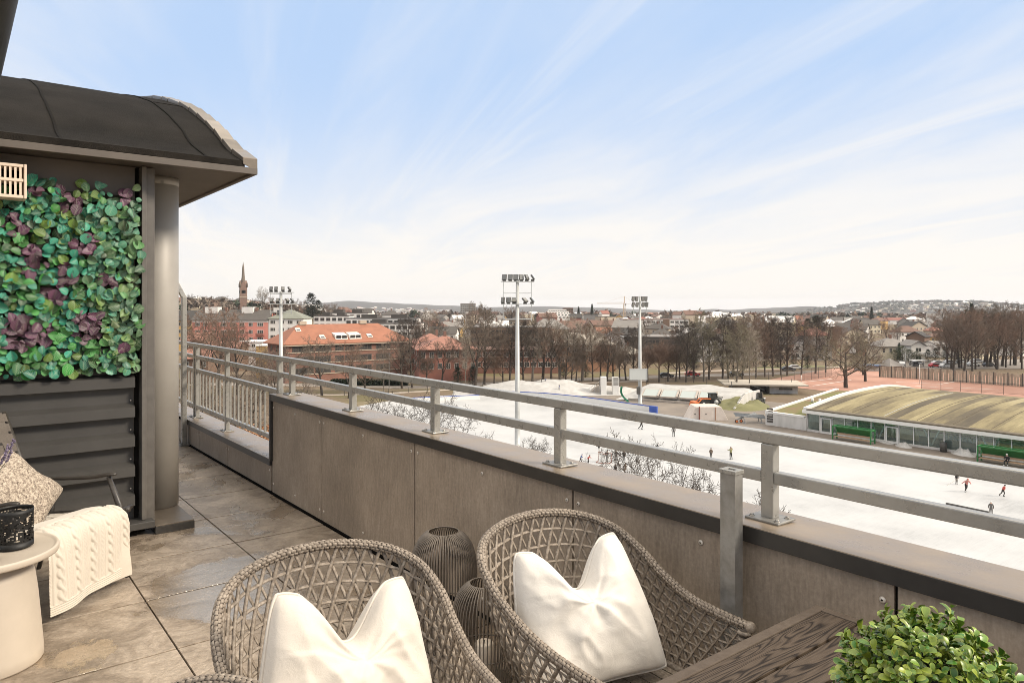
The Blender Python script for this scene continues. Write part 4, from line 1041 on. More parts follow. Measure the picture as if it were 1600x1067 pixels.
def ground_material():
    m, t, b = newmat('ground_earth')
    pos = t.n('ShaderNodeNewGeometry').outputs['Position']
    ln = t.n('ShaderNodeVectorMath', operation='LENGTH'); t.l(pos, ln.inputs[0])
    n1 = t.n('ShaderNodeTexNoise', ins={'Scale': 0.05, 'Detail': 8.0, 'Roughness': 0.65}); t.l(pos, n1.inputs['Vector'])
    near = ramp(t, n1.outputs['Fac'], [(0.32, (0.115, 0.085, 0.058, 1)), (0.5, (0.165, 0.125, 0.088, 1)), (0.62, (0.135, 0.120, 0.062, 1)), (0.75, (0.19, 0.155, 0.115, 1))])
    n2 = t.n('ShaderNodeTexNoise', ins={'Scale': 0.006, 'Detail': 7.0, 'Roughness': 0.7}); t.l(pos, n2.inputs['Vector'])
    far = ramp(t, n2.outputs['Fac'], [(0.35, (0.030, 0.030, 0.026, 1)), (0.55, (0.052, 0.046, 0.038, 1)), (0.7, (0.080, 0.068, 0.054, 1))])
    k = t.n('ShaderNodeMapRange', ins={'From Min': 2600.0, 'From Max': 3600.0}); t.l(ln.outputs['Value'], k.inputs['Value'])
    mx = t.n('ShaderNodeMixRGB'); t.l(k.outputs[0], mx.inputs['Fac']); t.l(near.outputs[0], mx.inputs['Color1']); t.l(far.outputs[0], mx.inputs['Color2'])
    t.l(mx.outputs[0], b.inputs['Base Color']); b.inputs['Roughness'].default_value = 0.95; b.inputs['Specular IOR Level'].default_value = 0.1
    return m
M_ground = ground_material()
angs = [-46 + 92 * i / 230 for i in range(231)] + [46 + 268 * i / 60 for i in range(1, 60)]
rads = [0.5, 60, 130, 200, 250, 300, 360, 430, 520, 620, 750, 900, 1080, 1300, 1600, 1950, 2350, 2800, 3120, 3320, 3700, 4100, 4400, 4700, 5100, 5600, 6200, 6900, 7600, 9000]
gv = []; gf = []; na = len(angs)
for r in rads:
    for a in angs:
        th = R(a); l = r * math.sin(th); d = r * math.cos(th); X = l * CY + d * SY; Y = -l * SY + d * CY
        gv.append((X, Y, gz(X, Y)))
for i in range(len(rads) - 1):
    for j in range(na):
        j2 = (j + 1) % na; gf.append((i * na + j2, i * na + j, (i + 1) * na + j, (i + 1) * na + j2))
gm = MB(); gm.add(gv, gf, 0, True); tag(gm.build('ground', M_ground), kind='structure')
def sheet(name, pts, z, material, kind='structure'):
    m = MB(); m.add([(p[0], p[1], z) for p in pts], [tuple(range(len(pts)))]); o = m.build(name, material)
    if o.data.polygons[0].normal.z < 0: o.data.flip_normals()
    return tag(o, kind=kind)
M_sea = mat('sea_water', (0.30, 0.31, 0.32, 1), rough=0.25, spec=0.6)
ss_ = []
for a in (-60, -20, 0, 10, 20, 30, 60):
    pass
sp_ = [at(300, HY, 2900), at(1500, HY, 2900), at(1800, HY, 5600), at(0, HY, 5600)]
sheet('sea', [(p.x, p.y) for p in sp_], -60.0, M_sea)

def ice_material():
    m, t, b = newmat('ice'); pos = coord(t, 'pos', (1, 1, 1), (0, 0, 0.5))
    n1 = t.n('ShaderNodeTexNoise', ins={'Scale': 0.12, 'Detail': 8.0, 'Roughness': 0.6}); t.l(pos, n1.inputs['Vector'])
    p2_ = coord(t, 'pos', (0.2, 3.0, 1), (0, 0, 0.9)); n2 = t.n('ShaderNodeTexNoise', ins={'Scale': 1.2, 'Detail': 7.0, 'Roughness': 0.8, 'Distortion': 1.5}); t.l(p2_, n2.inputs['Vector'])
    ad = t.n('ShaderNodeMath', operation='MULTIPLY_ADD'); t.l(n2.outputs['Fac'], ad.inputs[0]); ad.inputs[1].default_value = 0.5; t.l(n1.outputs['Fac'], ad.inputs[2])
    p4_ = coord(t, 'pos', (0.05, 2.6, 1), (0, 0, 0.35)); n4 = t.n('ShaderNodeTexNoise', ins={'Scale': 1.0, 'Detail': 8.0, 'Roughness': 0.75, 'Distortion': 2.5}); t.l(p4_, n4.inputs['Vector'])
    scr = t.n('ShaderNodeMapRange', ins={'From Min': 0.60, 'From Max': 0.68, 'To Min': 0.0, 'To Max': 0.16}); t.l(n4.outputs['Fac'], scr.inputs['Value'])
    sb = t.n('ShaderNodeMath', operation='SUBTRACT'); t.l(ad.outputs[0], sb.inputs[0]); t.l(scr.outputs[0], sb.inputs[1])
    rp = ramp(t, sb.outputs[0], [(0.48, (0.285, 0.282, 0.275, 1)), (0.64, (0.385, 0.383, 0.375, 1)), (0.80, (0.435, 0.432, 0.422, 1)), (0.95, (0.47, 0.466, 0.455, 1))]); t.l(rp.outputs[0], b.inputs['Base Color'])
    b.inputs['Roughness'].default_value = 0.5; b.inputs['Specular IOR Level'].default_value = 0.25
    return m
M_ice = ice_material()
M_snow = mat('snow', (0.4324, 0.4214, 0.4030, 1), (0.3404, 0.3266, 0.3082, 1), rough=0.8, scale=0.6, detail=8, bump=0.3, bscale=2, spec=0.2)
M_asph = mat('asphalt', (0.130, 0.106, 0.084, 1), (0.215, 0.178, 0.143, 1), rough=0.75, scale=0.14, detail=9, lo=0.38, hi=0.66, rvar=0.15)
M_clay = mat('tennis_clay', (0.34, 0.175, 0.125, 1), (0.44, 0.25, 0.185, 1), rough=0.9, scale=0.07, detail=8)
M_road = mat('road', (0.20, 0.17, 0.145, 1), (0.27, 0.235, 0.20, 1), rough=0.85, scale=0.2, detail=7)
M_path = mat('gravel_path', (0.34, 0.28, 0.225, 1), (0.44, 0.375, 0.31, 1), rough=0.9, scale=0.2, detail=7)
M_lawn = mat('winter_lawn', (0.135, 0.108, 0.058, 1), (0.20, 0.160, 0.096, 1), rough=0.95, scale=0.25, detail=9)
M_green = mat('green_lawn', (0.125, 0.120, 0.050, 1), (0.175, 0.165, 0.075, 1), rough=0.95, scale=0.3, detail=8)
def arc(pts, n=10):
    return [(p.x, p.y) for p in catmull([(a, b, 0) for a, b in pts], n)]
sheet('asphalt_yard', [(60, -80), (140, -80), (140, 75), (133, 128), (118, 140), (95, 120)], ZG + 0.02, M_asph)
ice = arc([(28, -80), (28, 30), (34, 95), (48, 121), (66, 135), (82, 139.5), (93, 137), (101.5, 127), (105.5, 116), (107, 104), (104.5, 92), (102, 75), (101.5, 20), (101.5, -80)])
sheet('ice_rink', ice, ZG + 0.05, M_ice)
sheet('tennis_court', [(160, 20), (245, 28), (236, 122), (168, 112)], ZG + 0.03, M_clay)
def gstrip(name, pts, w, z, material):
    P = [Vector((p.x, p.y, 0)) for p in pts]; L = []; Q = []
    for i, p in enumerate(P):
        d = (P[min(i + 1, len(P) - 1)] - P[max(i - 1, 0)]).normalized(); n_ = Vector((-d.y, d.x, 0)) * (w / 2); L.append(p + n_); Q.append(p - n_)
    m = MB()
    for i in range(len(P) - 1): m.add([(*L[i][:2], z), (*L[i + 1][:2], z), (*Q[i + 1][:2], z), (*Q[i][:2], z)], [(0, 3, 2, 1)])
    o = m.build(name, material)
    if o.data.polygons[0].normal.z < 0: o.data.flip_normals()
    return tag(o, kind='structure')
g = lambda px, py: onz(px, py, ZG)
gstrip('road', [g(300, 600), g(450, 601), g(560, 603), g(650, 605), g(760, 600), g(900, 593), g(1050, 588), g(1180, 584.5), g(1300, 580), g(1420, 575), g(1620, 575)], 6.5, ZG + 0.025, M_road)
gstrip('path', [g(420, 616), g(520, 617), g(600, 615), g(660, 611.5), g(760, 605), g(900, 599), g(1010, 595)], 2.6, ZG + 0.028, M_path)
gstrip('path', [g(1040, 583), g(1150, 578), g(1290, 573.5), g(1380, 572)], 3.0, ZG + 0.032, M_path)
gstrip('verge_lawn', [g(440, 609), g(560, 610), g(650, 608.5), g(760, 602.5), g(880, 596)], 3.0, ZG + 0.022, M_lawn)
sheet('lawn', [(p.x, p.y) for p in (g(430, 634), g(560, 628), g(690, 621), g(668, 632), g(585, 648), g(430, 665))], ZG + 0.03, M_lawn)
sheet('lawn', [(p.x, p.y) for p in (g(1175, 577), g(1290, 574), g(1290, 571), g(1180, 573.5))], ZG + 0.04, M_green)
sheet('car_park', [(p.x, p.y) for p in (g(1370, 572), g(1640, 577), g(1640, 561), g(1380, 563))], ZG + 0.036, M_road)
M_line = mat('court_line', (0.72, 0.68, 0.62, 1), rough=0.8)
for a, b in (((1400, 597), (1470, 600)), ((1470, 600), (1520, 592)), ((1500, 606), (1560, 609)), ((1430, 603), (1490, 607)), ((1230, 600), (1300, 592)), ((1270, 603), (1330, 594))):
    gstrip('court_line', [g(*a), g(*b)], 0.35, ZG + 0.045, M_line)
# snow banks left by the ice machines
def mound(name, c, rx, ry, h, rz, material, label, cat, seed=0, kind=None, n=28, p=1.4):
    m = MB(); q = Matrix.Rotation(rz, 3, 'Z')
    def fn(u, v):
        x, y = 2 * u - 1, 2 * v - 1; rr = math.hypot(x, y); k = max(1 - rr ** 2, 0) ** p
        nz_ = 0.75 + 0.5 * mnoise.noise((x * 2.3 + seed, y * 2.3, seed)) + 0.25 * mnoise.noise((x * 6, y * 6, seed))
        return Vector(c) + q @ Vector((x * rx, y * ry, 0)) + Vector((0, 0, h * k * nz_ - 0.02))
    m.grid(fn, n, n); m.uv = []; return tag(m.build(name, material), label, cat, None, kind)
b0 = g(846, 612); mound('snow_bank', (b0.x, b0.y, ZG + 0.06), 21, 8.5, 3.3, math.atan2(-SY, CY) + 0.05, M_snow, 'wide snow bank with children on top at the far end of the rink', 'snow bank', 3)
b0 = g(935, 612); mound('snow_bank', (b0.x, b0.y, ZG + 0.06), 13, 6, 1.7, math.atan2(-SY, CY), M_snow, 'low snow bank in front of the white concrete pillars', 'snow bank', 5)
b0 = g(1412, 697.5); mound('snow_heap', (b0.x, b0.y, ZG + 0.03), 1.5, 1.0, 0.75, 0.9, M_snow, 'small snow heap on the asphalt between the green bench and the bin', 'snow heap', 7)
b0 = g(1505, 710); mound('snow_heap', (b0.x, b0.y, ZG + 0.03), 1.9, 1.2, 0.95, 1.0, M_snow, 'larger snow heap on the asphalt left of the occupied green bench', 'snow heap', 9)
b0 = g(1385, 692); mound('snow_patch', (b0.x, b0.y, ZG + 0.03), 1.6, 0.7, 0.25, 1.0, M_snow, 'flat snow patch beside the glass front of the hall', 'snow patch', 4)
# ================================================================ TREES
BARKS = [mat('bark_dark', (0.040, 0.030, 0.023, 1), (0.075, 0.058, 0.044, 1), rough=0.9, scale=3), mat('bark_grey', (0.12, 0.10, 0.08, 1), (0.17, 0.145, 0.115, 1), rough=0.9, scale=3)]
TW = {'brown': mat('twigs_brown', (0.120, 0.090, 0.066, 1), (0.168, 0.129, 0.098, 1), rough=0.9, scale=0.5, rand=0.22),
      'red': mat('twigs_red', (0.155, 0.098, 0.068, 1), (0.20, 0.130, 0.093, 1), rough=0.9, scale=0.5, rand=0.2),
      'ochre': mat('twigs_ochre', (0.160, 0.137, 0.085, 1), (0.21, 0.180, 0.120, 1), rough=0.9, scale=0.5, rand=0.2),
      'pale': mat('twigs_pale', (0.235, 0.195, 0.150, 1), (0.29, 0.245, 0.195, 1), rough=0.9, scale=0.5, rand=0.2),
      'dark': mat('twigs_dark', (0.038, 0.028, 0.021, 1), (0.060, 0.046, 0.036, 1), rough=0.9, scale=0.5, rand=0.2)}
def perp(d, q):
    u = d.cross(Vector((0.31, 0.17, 0.93)))
    if u.length < 0.05: u = d.cross(Vector((1, 0, 0)))
    u.normalize(); w_ = d.cross(u); return u * math.cos(q) + w_ * math.sin(q)
def grow(T, C, p, d, L, r, lvl, P, q):
    segs = (7, 5, 4, 2, 2)[min(lvl, 4)]; sides = (7, 5, 4, 3, 3)[min(lvl, 4)]
    pts = [p.copy()]; dd = d.copy()
    for i in range(segs):
        dd = (dd + Vector((q.uniform(-1, 1), q.uniform(-1, 1), q.uniform(-1, 1))) * P['wob'][min(lvl, len(P['wob']) - 1)] + Vector((0, 0, P['up'][min(lvl, len(P['up']) - 1)]))).normalized()
        pts.append(pts[-1] + dd * (L / segs))
    tip = P['tip']; radii = [max(r * (1 - 0.78 * i / segs), tip) for i in range(segs + 1)]
    (T if lvl <= P['tl'] else C).tube(pts, radii, sides, 0, False, lvl < 3)
    if lvl >= P['max']: return
    n = P['n'][lvl]; lo = P['lo'][lvl]
    for k in range(n):
        t_ = lo + (1 - lo) * (k + q.uniform(0.1, 0.9)) / n; x = t_ * segs; i = min(int(x), segs - 1); b = pts[i].lerp(pts[i + 1], x - i)
        ax_ = (pts[i + 1] - pts[i]).normalized(); az = k * 2.399 + q.uniform(-.5, .5)
        an = R(P['ang'][lvl] + q.uniform(-12, 12)); cd = (ax_ * math.cos(an) + perp(ax_, az) * math.sin(an)).normalized()
        shape = P['shape'](t_) if lvl == 0 else (1.05 - 0.55 * t_)
        cl_len = L * P['ratio'][lvl] * shape * q.uniform(0.8, 1.2)
        grow(T, C, b, cd, cl_len, max(r * (1 - 0.7 * t_) * P['rr'][lvl], tip), lvl + 1, P, q)
KINDS = {
 'oval': dict(max=4, n=(22, 9, 7, 5), lo=(0.13, 0.2, 0.15, 0.1), ang=(52, 42, 42, 38), ratio=(0.40, 0.46, 0.48, 0.6), rr=(0.42, 0.5, 0.5, 0.6), wob=(0.05, 0.12, 0.16, 0.2, 0.2), up=(0.05, 0.10, 0.06, 0.05, 0.04), tip=0.0165, tl=1, trunk=1.0, shape=lambda t_: math.sin(math.pi * min(0.25 + 0.72 * t_, 1)) ** 0.7),
 'vase': dict(max=4, n=(10, 8, 7, 5), lo=(0.30, 0.25, 0.15, 0.1), ang=(38, 36, 40, 40), ratio=(0.78, 0.52, 0.5, 0.55), rr=(0.55, 0.5, 0.5, 0.6), wob=(0.07, 0.12, 0.18, 0.2, 0.2), up=(0.03, 0.08, 0.06, 0.03, 0.02), tip=0.0165, tl=1, trunk=0.62, shape=lambda t_: 1.0 - 0.35 * t_),
 'wide': dict(max=4, n=(9, 9, 7, 5), lo=(0.22, 0.22, 0.15, 0.1), ang=(62, 44, 44, 42), ratio=(0.95, 0.52, 0.5, 0.5), rr=(0.6, 0.5, 0.5, 0.6), wob=(0.08, 0.16, 0.2, 0.2, 0.2), up=(0.02, 0.06, 0.03, 0.0, 0.0), tip=0.016, tl=1, trunk=0.60, shape=lambda t_: 1.0 - 0.30 * t_),
 'birch': dict(max=3, n=(26, 9, 8), lo=(0.25, 0.15, 0.1), ang=(40, 40, 40), ratio=(0.27, 0.5, 0.7), rr=(0.3, 0.5, 0.6), wob=(0.03, 0.1, 0.2, 0.2), up=(0.06, 0.03, -0.05, -0.06), tip=0.0155, tl=0, trunk=1.0, shape=lambda t_: math.sin(math.pi * min(0.3 + 0.68 * t_, 1)) ** 0.8),
 'puff': dict(max=3, n=(14, 11, 9), lo=(0.5, 0.15, 0.1), ang=(35, 34, 34), ratio=(0.9, 0.6, 0.6), rr=(0.5, 0.5, 0.6), wob=(0.06, 0.12, 0.2, 0.2), up=(0.02, 0.06, 0.06, 0.04), tip=0.0165, tl=0, trunk=0.55, shape=lambda t_: 1.0 - 0.3 * t_),
}
def tree_proto(kind, H, seed, twig, bark, trunk_r, fine=None):
    q = random.Random(seed); P = dict(KINDS[kind]); 
    if fine: P.update(fine)
    T = MB(); C = MB()
    grow(T, C, Vector((0, 0, -0.1)), Vector((0, 0, 1)), H * P['trunk'], trunk_r, 0, P, q)
    return (T.mesh('trunk', BARKS[bark]), C.mesh('crown', TW[twig]), kind, twig)
def evergreen_proto(seed, H, Rm, cone, mcol):
    q = random.Random(seed); T = MB(); C = MB(); T.tube([(0, 0, -0.1), (0, 0, H * 0.97)], [H * 0.018, 0.03], 6)
    n = int(1500)
    for k in range(n):
        t_ = q.random() ** 0.8; a = q.uniform(0, 6.283); lump = 0.75 + 0.35 * mnoise.noise((math.cos(a) * 1.6 + seed, math.sin(a) * 1.6, t_ * 5))
        prof_ = (1 - t_) ** 0.85 if cone else math.sin(math.pi * (0.18 + 0.80 * t_)) ** 0.6
        rr = Rm * prof_ * lump * q.uniform(0.35, 1.0); p = Vector((rr * math.cos(a), rr * math.sin(a), H * (0.06 + 0.92 * t_)))
        out = Vector((math.cos(a), math.sin(a), q.uniform(-.5, .3) if cone else q.uniform(-.2, .8))).normalized(); s = out.cross(Vector((0, 0, 1))).normalized()
        L = H * q.uniform(0.025, 0.055) * (1.4 if cone else 1.1); w_ = L * 0.40; tw_ = Vector((0, 0, 1)) * q.uniform(-.4, .4) * w_
        C.add([p - out * L * .5 + s * w_ * .4 + tw_, p - out * L * .5 - s * w_ * .4 - tw_, p + out * L * .2 - s * w_ + tw_ * .3, p + out * L * .7, p + out * L * .2 + s * w_ - tw_ * .3], [(0, 1, 2, 3, 4)], 0, False)
    return (T.mesh('trunk', BARKS[0]), C.mesh('crown', mcol), 'evergreen', 'green')
M_ever = mat('needles', (0.018, 0.030, 0.014, 1), (0.042, 0.056, 0.026, 1), rough=0.85, scale=0.8, rand=0.25)
M_ever2 = mat('needles_light', (0.045, 0.058, 0.020, 1), (0.085, 0.090, 0.036, 1), rough=0.85, scale=0.8, rand=0.2)
PROTO = {
 'oval1': tree_proto('oval', 17, 1, 'brown', 0, 0.30), 'oval2': tree_proto('oval', 17, 2, 'dark', 0, 0.32), 'oval3': tree_proto('oval', 17, 3, 'red', 0, 0.28), 'oval4': tree_proto('oval', 17, 9, 'ochre', 1, 0.28),
 'vase1': tree_proto('vase', 15, 4, 'brown', 0, 0.34), 'vase2': tree_proto('vase', 15, 5, 'pale', 1, 0.36), 'vase3': tree_proto('vase', 15, 15, 'red', 0, 0.32),
 'wide1': tree_proto('wide', 12, 6, 'ochre', 0, 0.40), 'wide2': tree_proto('wide', 12, 16, 'brown', 0, 0.36),
 'birch1': tree_proto('birch', 16, 7, 'pale', 1, 0.16), 'birch2': tree_proto('birch', 16, 17, 'brown', 1, 0.16),
 'puff1': tree_proto('puff', 9, 8, 'red', 0, 0.24), 'puff2': tree_proto('puff', 9, 18, 'brown', 0, 0.24),
 'spruce': evergreen_proto(21, 15, 3.6, True, M_ever), 'yew': evergreen_proto(22, 9, 3.6, False, M_ever), 'bush': evergreen_proto(23, 5, 3.6, False, M_ever2)}
PH = {}
for k, v in PROTO.items():
    PH[k] = max(max(p.co.z for p in v[1].vertices), 1)
TREES = []          # (px, d) of every planted tree
WORD = {'oval': ('tall bare tree', 'bare_tree'), 'vase': ('broad bare tree', 'bare_tree'), 'wide': ('spreading bare tree', 'bare_tree'), 'birch': ('slender bare birch', 'birch_tree'), 'puff': ('rounded bare tree', 'bare_tree'), 'evergreen': ('dark evergreen tree', 'evergreen_tree')}
TINT = {'brown': 'brown', 'red': 'reddish', 'ochre': 'ochre', 'pale': 'pale', 'dark': 'dark-twigged', 'green': ''}
def plant(key, X, Y, H, label, group, rot=None, widen=1.0, z=None):
    tm, cm, kind, tw_ = PROTO[key]; s = H / PH[key]
    nm = WORD[kind][1] if key != 'bush' else 'evergreen_bush'
    root = empty(nm, (X, Y, (gz(X, Y) if z is None else z) - 0.05), rnd.uniform(0, 6.28) if rot is None else rot, label, 'tree' if key != 'bush' else 'bush', group, (s * widen, s * widen, s))
    for n_, me in (('trunk', tm), ('crown', cm)):
        o = bpy.data.objects.new(n_, me); COL.objects.link(o); o.parent = root
    TREES.append((pxof(X, Y), depth(X, Y))); return root
LM = [(300, 'the pink block'), (395, 'the church tower'), (437, 'the thin mast'), (490, 'the orange roof left'), (585, 'the orange roof right'), (655, 'the brick gap'), (700, 'the pyramid roof'), (765, 'the tall mast left'),
      (808, 'the tall mast'), (860, 'the snow bank'), (905, 'the mansard roof'), (945, 'the white pillars'), (1000, 'the scoreboard'), (1045, 'the skylights'), (1085, 'the red car'), (1130, 'the trapezoid block'), (1175, 'the metal trestles'), (1215, 'the pavilion'), (1255, 'the white wing'),
      (1320, 'the hall corner'), (1375, 'the fence end'), (1425, 'the cream villa'), (1470, 'the yellow villa'), (1520, 'the fir pair'), (1580, 'the right edge')]
ORD = ['first', 'second', 'third', 'fourth', 'fifth', 'sixth', 'seventh', 'eighth', 'ninth', 'tenth', 'eleventh', 'twelfth', 'thirteenth', 'fourteenth', 'fifteenth', 'sixteenth']
PENDING = []
def near_lm(px): return min(LM, key=lambda q: abs(q[0] - px))[1]
def defer(obj_label_fn, px, d, key): PENDING.append((obj_label_fn, px, d, key))
def settle(objs):
    """give every object of a list (obj, description, px, where) a label of its own: description + landmark + order from the left"""
    by = {}
    for o, desc, px, where in objs: by.setdefault((desc, where, near_lm(px)), []).append((px, o))
    for (desc, where, lm), L in by.items():
        L.sort(key=lambda q: q[0])
        for k, (px, o) in enumerate(L):
            o['label'] = f"{desc} {where} {lm}" if len(L) == 1 else f"{desc}, {ORD[k]} from left {where} {lm}"
TL = []
def tree(key, px, d, H, where, group, **kw):
    p = at(px, HY, d); kind, tw_ = PROTO[key][2], PROTO[key][3]
    desc = (TINT[tw_] + ' ' + WORD[kind][0]).strip() if key not in ('bush', 'yew', 'spruce') else {'bush': 'green evergreen bush', 'yew': 'rounded dark evergreen tree', 'spruce': 'pointed dark fir tree'}[key]
    o = plant(key, p.x, p.y, H, None, group, **kw); TL.append((o, desc, px, where)); return o
AV = 'avenue trees behind the ice rink'
def dbase(py): return (EYE - ZG) * F / (py - HY)
for key, px, by, H in [('oval2', 644, 606, 18), ('puff2', 668, 604, 9), ('vase1', 690, 602, 13), ('birch2', 716, 602, 13), ('vase1', 742, 603, 20), ('oval1', 757, 601, 21), ('birch1', 727, 604, 14), ('oval2', 796, 600, 16), ('vase2', 832, 598, 15), ('vase1', 848, 597, 19), ('vase2', 875, 597, 18), ('oval1', 893, 597, 14),
        ('vase2', 910, 596, 18), ('puff1', 938, 594, 12), ('oval3', 958, 594, 15), ('puff2', 968, 595, 10), ('vase1', 978, 594, 12), ('oval2', 990, 594, 15), ('puff1', 1012, 597, 11), ('puff1', 1030, 597, 12), ('puff1', 1044, 596, 11.5), ('puff2', 1056, 596, 11), ('oval2', 1072, 597, 17),
        ('oval4', 1100, 596, 20), ('oval2', 1108, 593, 15), ('oval2', 1129, 594, 19), ('oval1', 1138, 591, 16), ('oval1', 1160, 592, 18), ('oval3', 1181, 590, 19), ('oval1', 1195, 589, 16), ('oval2', 1208, 588, 18), ('oval3', 1220, 586, 17), ('oval2', 1230, 587, 18), ('oval1', 1252, 586, 17), ('oval2', 1274, 584, 18), ('oval3', 1290, 582, 16)]:
    tree(key, px, dbase(by), H, 'in the avenue behind' if px < 1150 else 'along the road behind', AV)
tree('oval4', 1151, dbase(612), 17, 'in front of', AV); tree('birch1', 1171, dbase(614), 16, 'in front of', AV); tree('wide1', 1322, dbase(606), 14.5, 'behind', AV, widen=1.15); tree('wide2', 1352, dbase(596), 13, 'behind', AV)
tree('vase1', 1349, dbase(586), 15, 'behind', AV)
for key, px, by, H in [('puff1', 772, 601, 10), ('oval3', 786, 600, 14), ('oval2', 818, 599, 17), ('vase3', 862, 598, 16), ('oval1', 884, 598, 15), ('puff2', 900, 597, 10), ('oval3', 926, 596, 16), ('vase1', 948, 596, 15), ('oval1', 1145, 589, 16), ('vase1', 1084, 592, 15), ('oval3', 1062, 592, 15)]:
    tree(key, px, dbase(by), H, 'in the avenue behind', AV)
# trees before the orange roofed brick block and down the slope to the left
for key, px, d, H in [('wide2', 455, 168, 12), ('vase1', 503, 165, 14), ('vase3', 545, 160, 13), ('wide2', 570, 172, 10), ('birch2', 600, 165, 12), ('vase1', 628, 178, 15), ('wide2', 470, 120, 10), ('vase3', 412, 150, 12), ('wide2', 395, 120, 11), ('vase1', 432, 140, 13)]:
    tree(key, px, d, H, 'before', 'bare trees in front of the brick block')
for key, px, d, H in [('vase3', 318, 175, 20), ('vase3', 340, 165, 21), ('vase3', 372, 160, 18), ('wide2', 305, 110, 12), ('wide2', 335, 95, 12), ('vase1', 360, 85, 12), ('wide2', 385, 75, 11), ('wide2', 320, 60, 9.5), ('vase1', 300, 75, 10), ('wide2', 410, 70, 10.5), ('wide2', 350, 52, 8.5), ('wide2', 398, 48, 8)]:
    tree(key, px, d, H, 'through the railing near', 'bare trees beyond the baluster railing')
# woods on the hill round the church and scattered town trees
q = random.Random(44)
for px, d, H, key in [(411, 640, 24, 'vase2'), (425, 660, 16, 'vase3'), (447, 620, 15, 'vase3'), (462, 600, 16, 'vase1'), (474, 610, 15, 'vase3'), (486, 560, 22, 'yew'), (497, 565, 17, 'yew'), (508, 600, 15, 'vase3'), (520, 620, 17, 'vase1'), (532, 590, 15, 'vase3'), (545, 600, 13, 'vase1'), (556, 560, 12, 'vase3'), (298, 700, 15, 'vase1'), (310, 760, 14, 'vase1'), (322, 700, 13, 'vase3'), (335, 740, 13, 'vase1'), (350, 690, 14, 'vase1'), (362, 720, 12, 'vase3'), (396, 690, 13, 'vase1'), (330, 820, 14, 'spruce'), (575, 520, 14, 'vase1'), (590, 480, 15, 'oval1'), (672, 420, 20, 'vase2'), (663, 400, 18, 'vase1'), (745, 480, 24, 'vase1'), (760, 450, 20, 'vase3'), (797, 520, 22, 'vase1'), (820, 460, 18, 'vase3')]:
    tree(key, px, d, H, 'on the hill above' if px < 600 else 'in town beyond', 'trees on the church hill' if px < 600 else 'town trees')
for px, d, H in [(1518, 350, 22), (1510, 345, 19), (1535, 380, 19), (1276, 420, 15), (1262, 430, 13), (904, 800, 20), (925, 820, 23), (1362, 700, 20), (1590, 300, 12)]:
    tree('spruce' if H > 16 else 'yew', px, d, H, 'in town beyond', 'evergreens in the town')
for px, d, H, key in [(1410, 262, 6, 'bush'), (1420, 258, 5, 'bush'), (1432, 255, 4.5, 'bush'), (1398, 262, 4.5, 'bush'), (1450, 258, 5, 'yew'), (1462, 258, 5.5, 'yew'), (1478, 258, 5.5, 'yew'), (1495, 255, 5, 'yew'), (1405, 266, 7, 'spruce'), (1085, 232, 6, 'yew'), (1078, 236, 5, 'yew'), (1195, 240, 4.5, 'yew'), (1215, 240, 4.5, 'yew'), (1240, 238, 4.5, 'yew'), (1262, 236, 4.5, 'yew'), (715, 184, 5, 'yew'), (738, 186, 5, 'yew'), (880, 205, 4.5, 'yew'), (915, 206, 4, 'yew')]:
    tree(key, px, d, H, 'planted near', 'evergreen shrubs along the avenue')
for k in range(22):
    px = 1478 + 124 * (k + q.uniform(0, 1)) / 22; d = q.uniform(222, 262); H = q.uniform(15, 20) + 2.5 * math.exp(-((px - 1545) / 50) ** 2)
    tree(q.choice(['oval1', 'oval3', 'vase1', 'oval1', 'vase3']), px, d, H, 'in the grove by', 'trees of the grove at the right')
SC = 0
while SC < 100:
    px = q.uniform(640, 1600); d = 235 + 800 * q.random() ** 1.7
    if 1370 < px < 1480 and d < 300: continue
    key = q.choice(['oval1', 'oval3', 'vase1', 'vase3', 'oval2', 'birch2', 'wide2', 'vase1', 'oval3', 'yew'])
    tree(key, px, d, q.uniform(10, 16) if key != 'yew' else q.uniform(6, 11), 'among houses beyond', 'town trees'); SC += 1
# ---- crowns that rise in front of the building, seen over the parapet
FINE = dict(max=4, n=(13, 9, 8, 6), tip=0.0056, tl=1, ratio=(0.62, 0.55, 0.50, 0.55), ang=(50, 46, 46, 44))
FPROTO = [tree_proto('wide', 12.5, 31 + k, 'dark', 0, 0.17, FINE) for k in range(3)]
for k, (px, ytop, d, Hs, lab) in enumerate([(585, 600, 50, 1.0, 'bare tree top over the parapet below the brick blocks'), (640, 618, 44, 1.0, 'bare tree top under the rail left of the second post'), (705, 630, 43, .95, 'bare tree top right of the second railing post'), (745, 650, 38, .85, 'bare tree top just left of the floodlight mast foot'), (825, 664, 44, .85, 'bare tree top just right of the floodlight mast foot'),
        (893, 688, 42, .75, 'small bare tree top left of the hockey goal'), (1010, 690, 36, .85, 'dense bare crown on the ice below the middle rail'), (1065, 680, 29, .9, 'large bare crown beside the galvanised steel post'), (1108, 700, 25, .62, 'smaller bare crown touching the steel post'), (560, 618, 46, .9, 'bare tree top left end of the tall parapet')]):
    p = at(px, ytop, d); H = p.z - ZG
    tm, cm, a_, b_ = FPROTO[k % 3]; mz = max(v.co.z for v in cm.vertices); s = H / mz
    root = empty('bare_tree', (p.x, p.y, ZG - 0.05), 1.3 * k, lab, 'tree', 'bare crowns in front of the parapet', (s * Hs, s * Hs, s))
    for n_, me in (('trunk', tm), ('crown', cm)):
        o = bpy.data.objects.new(n_, me); COL.objects.link(o); o.parent = root
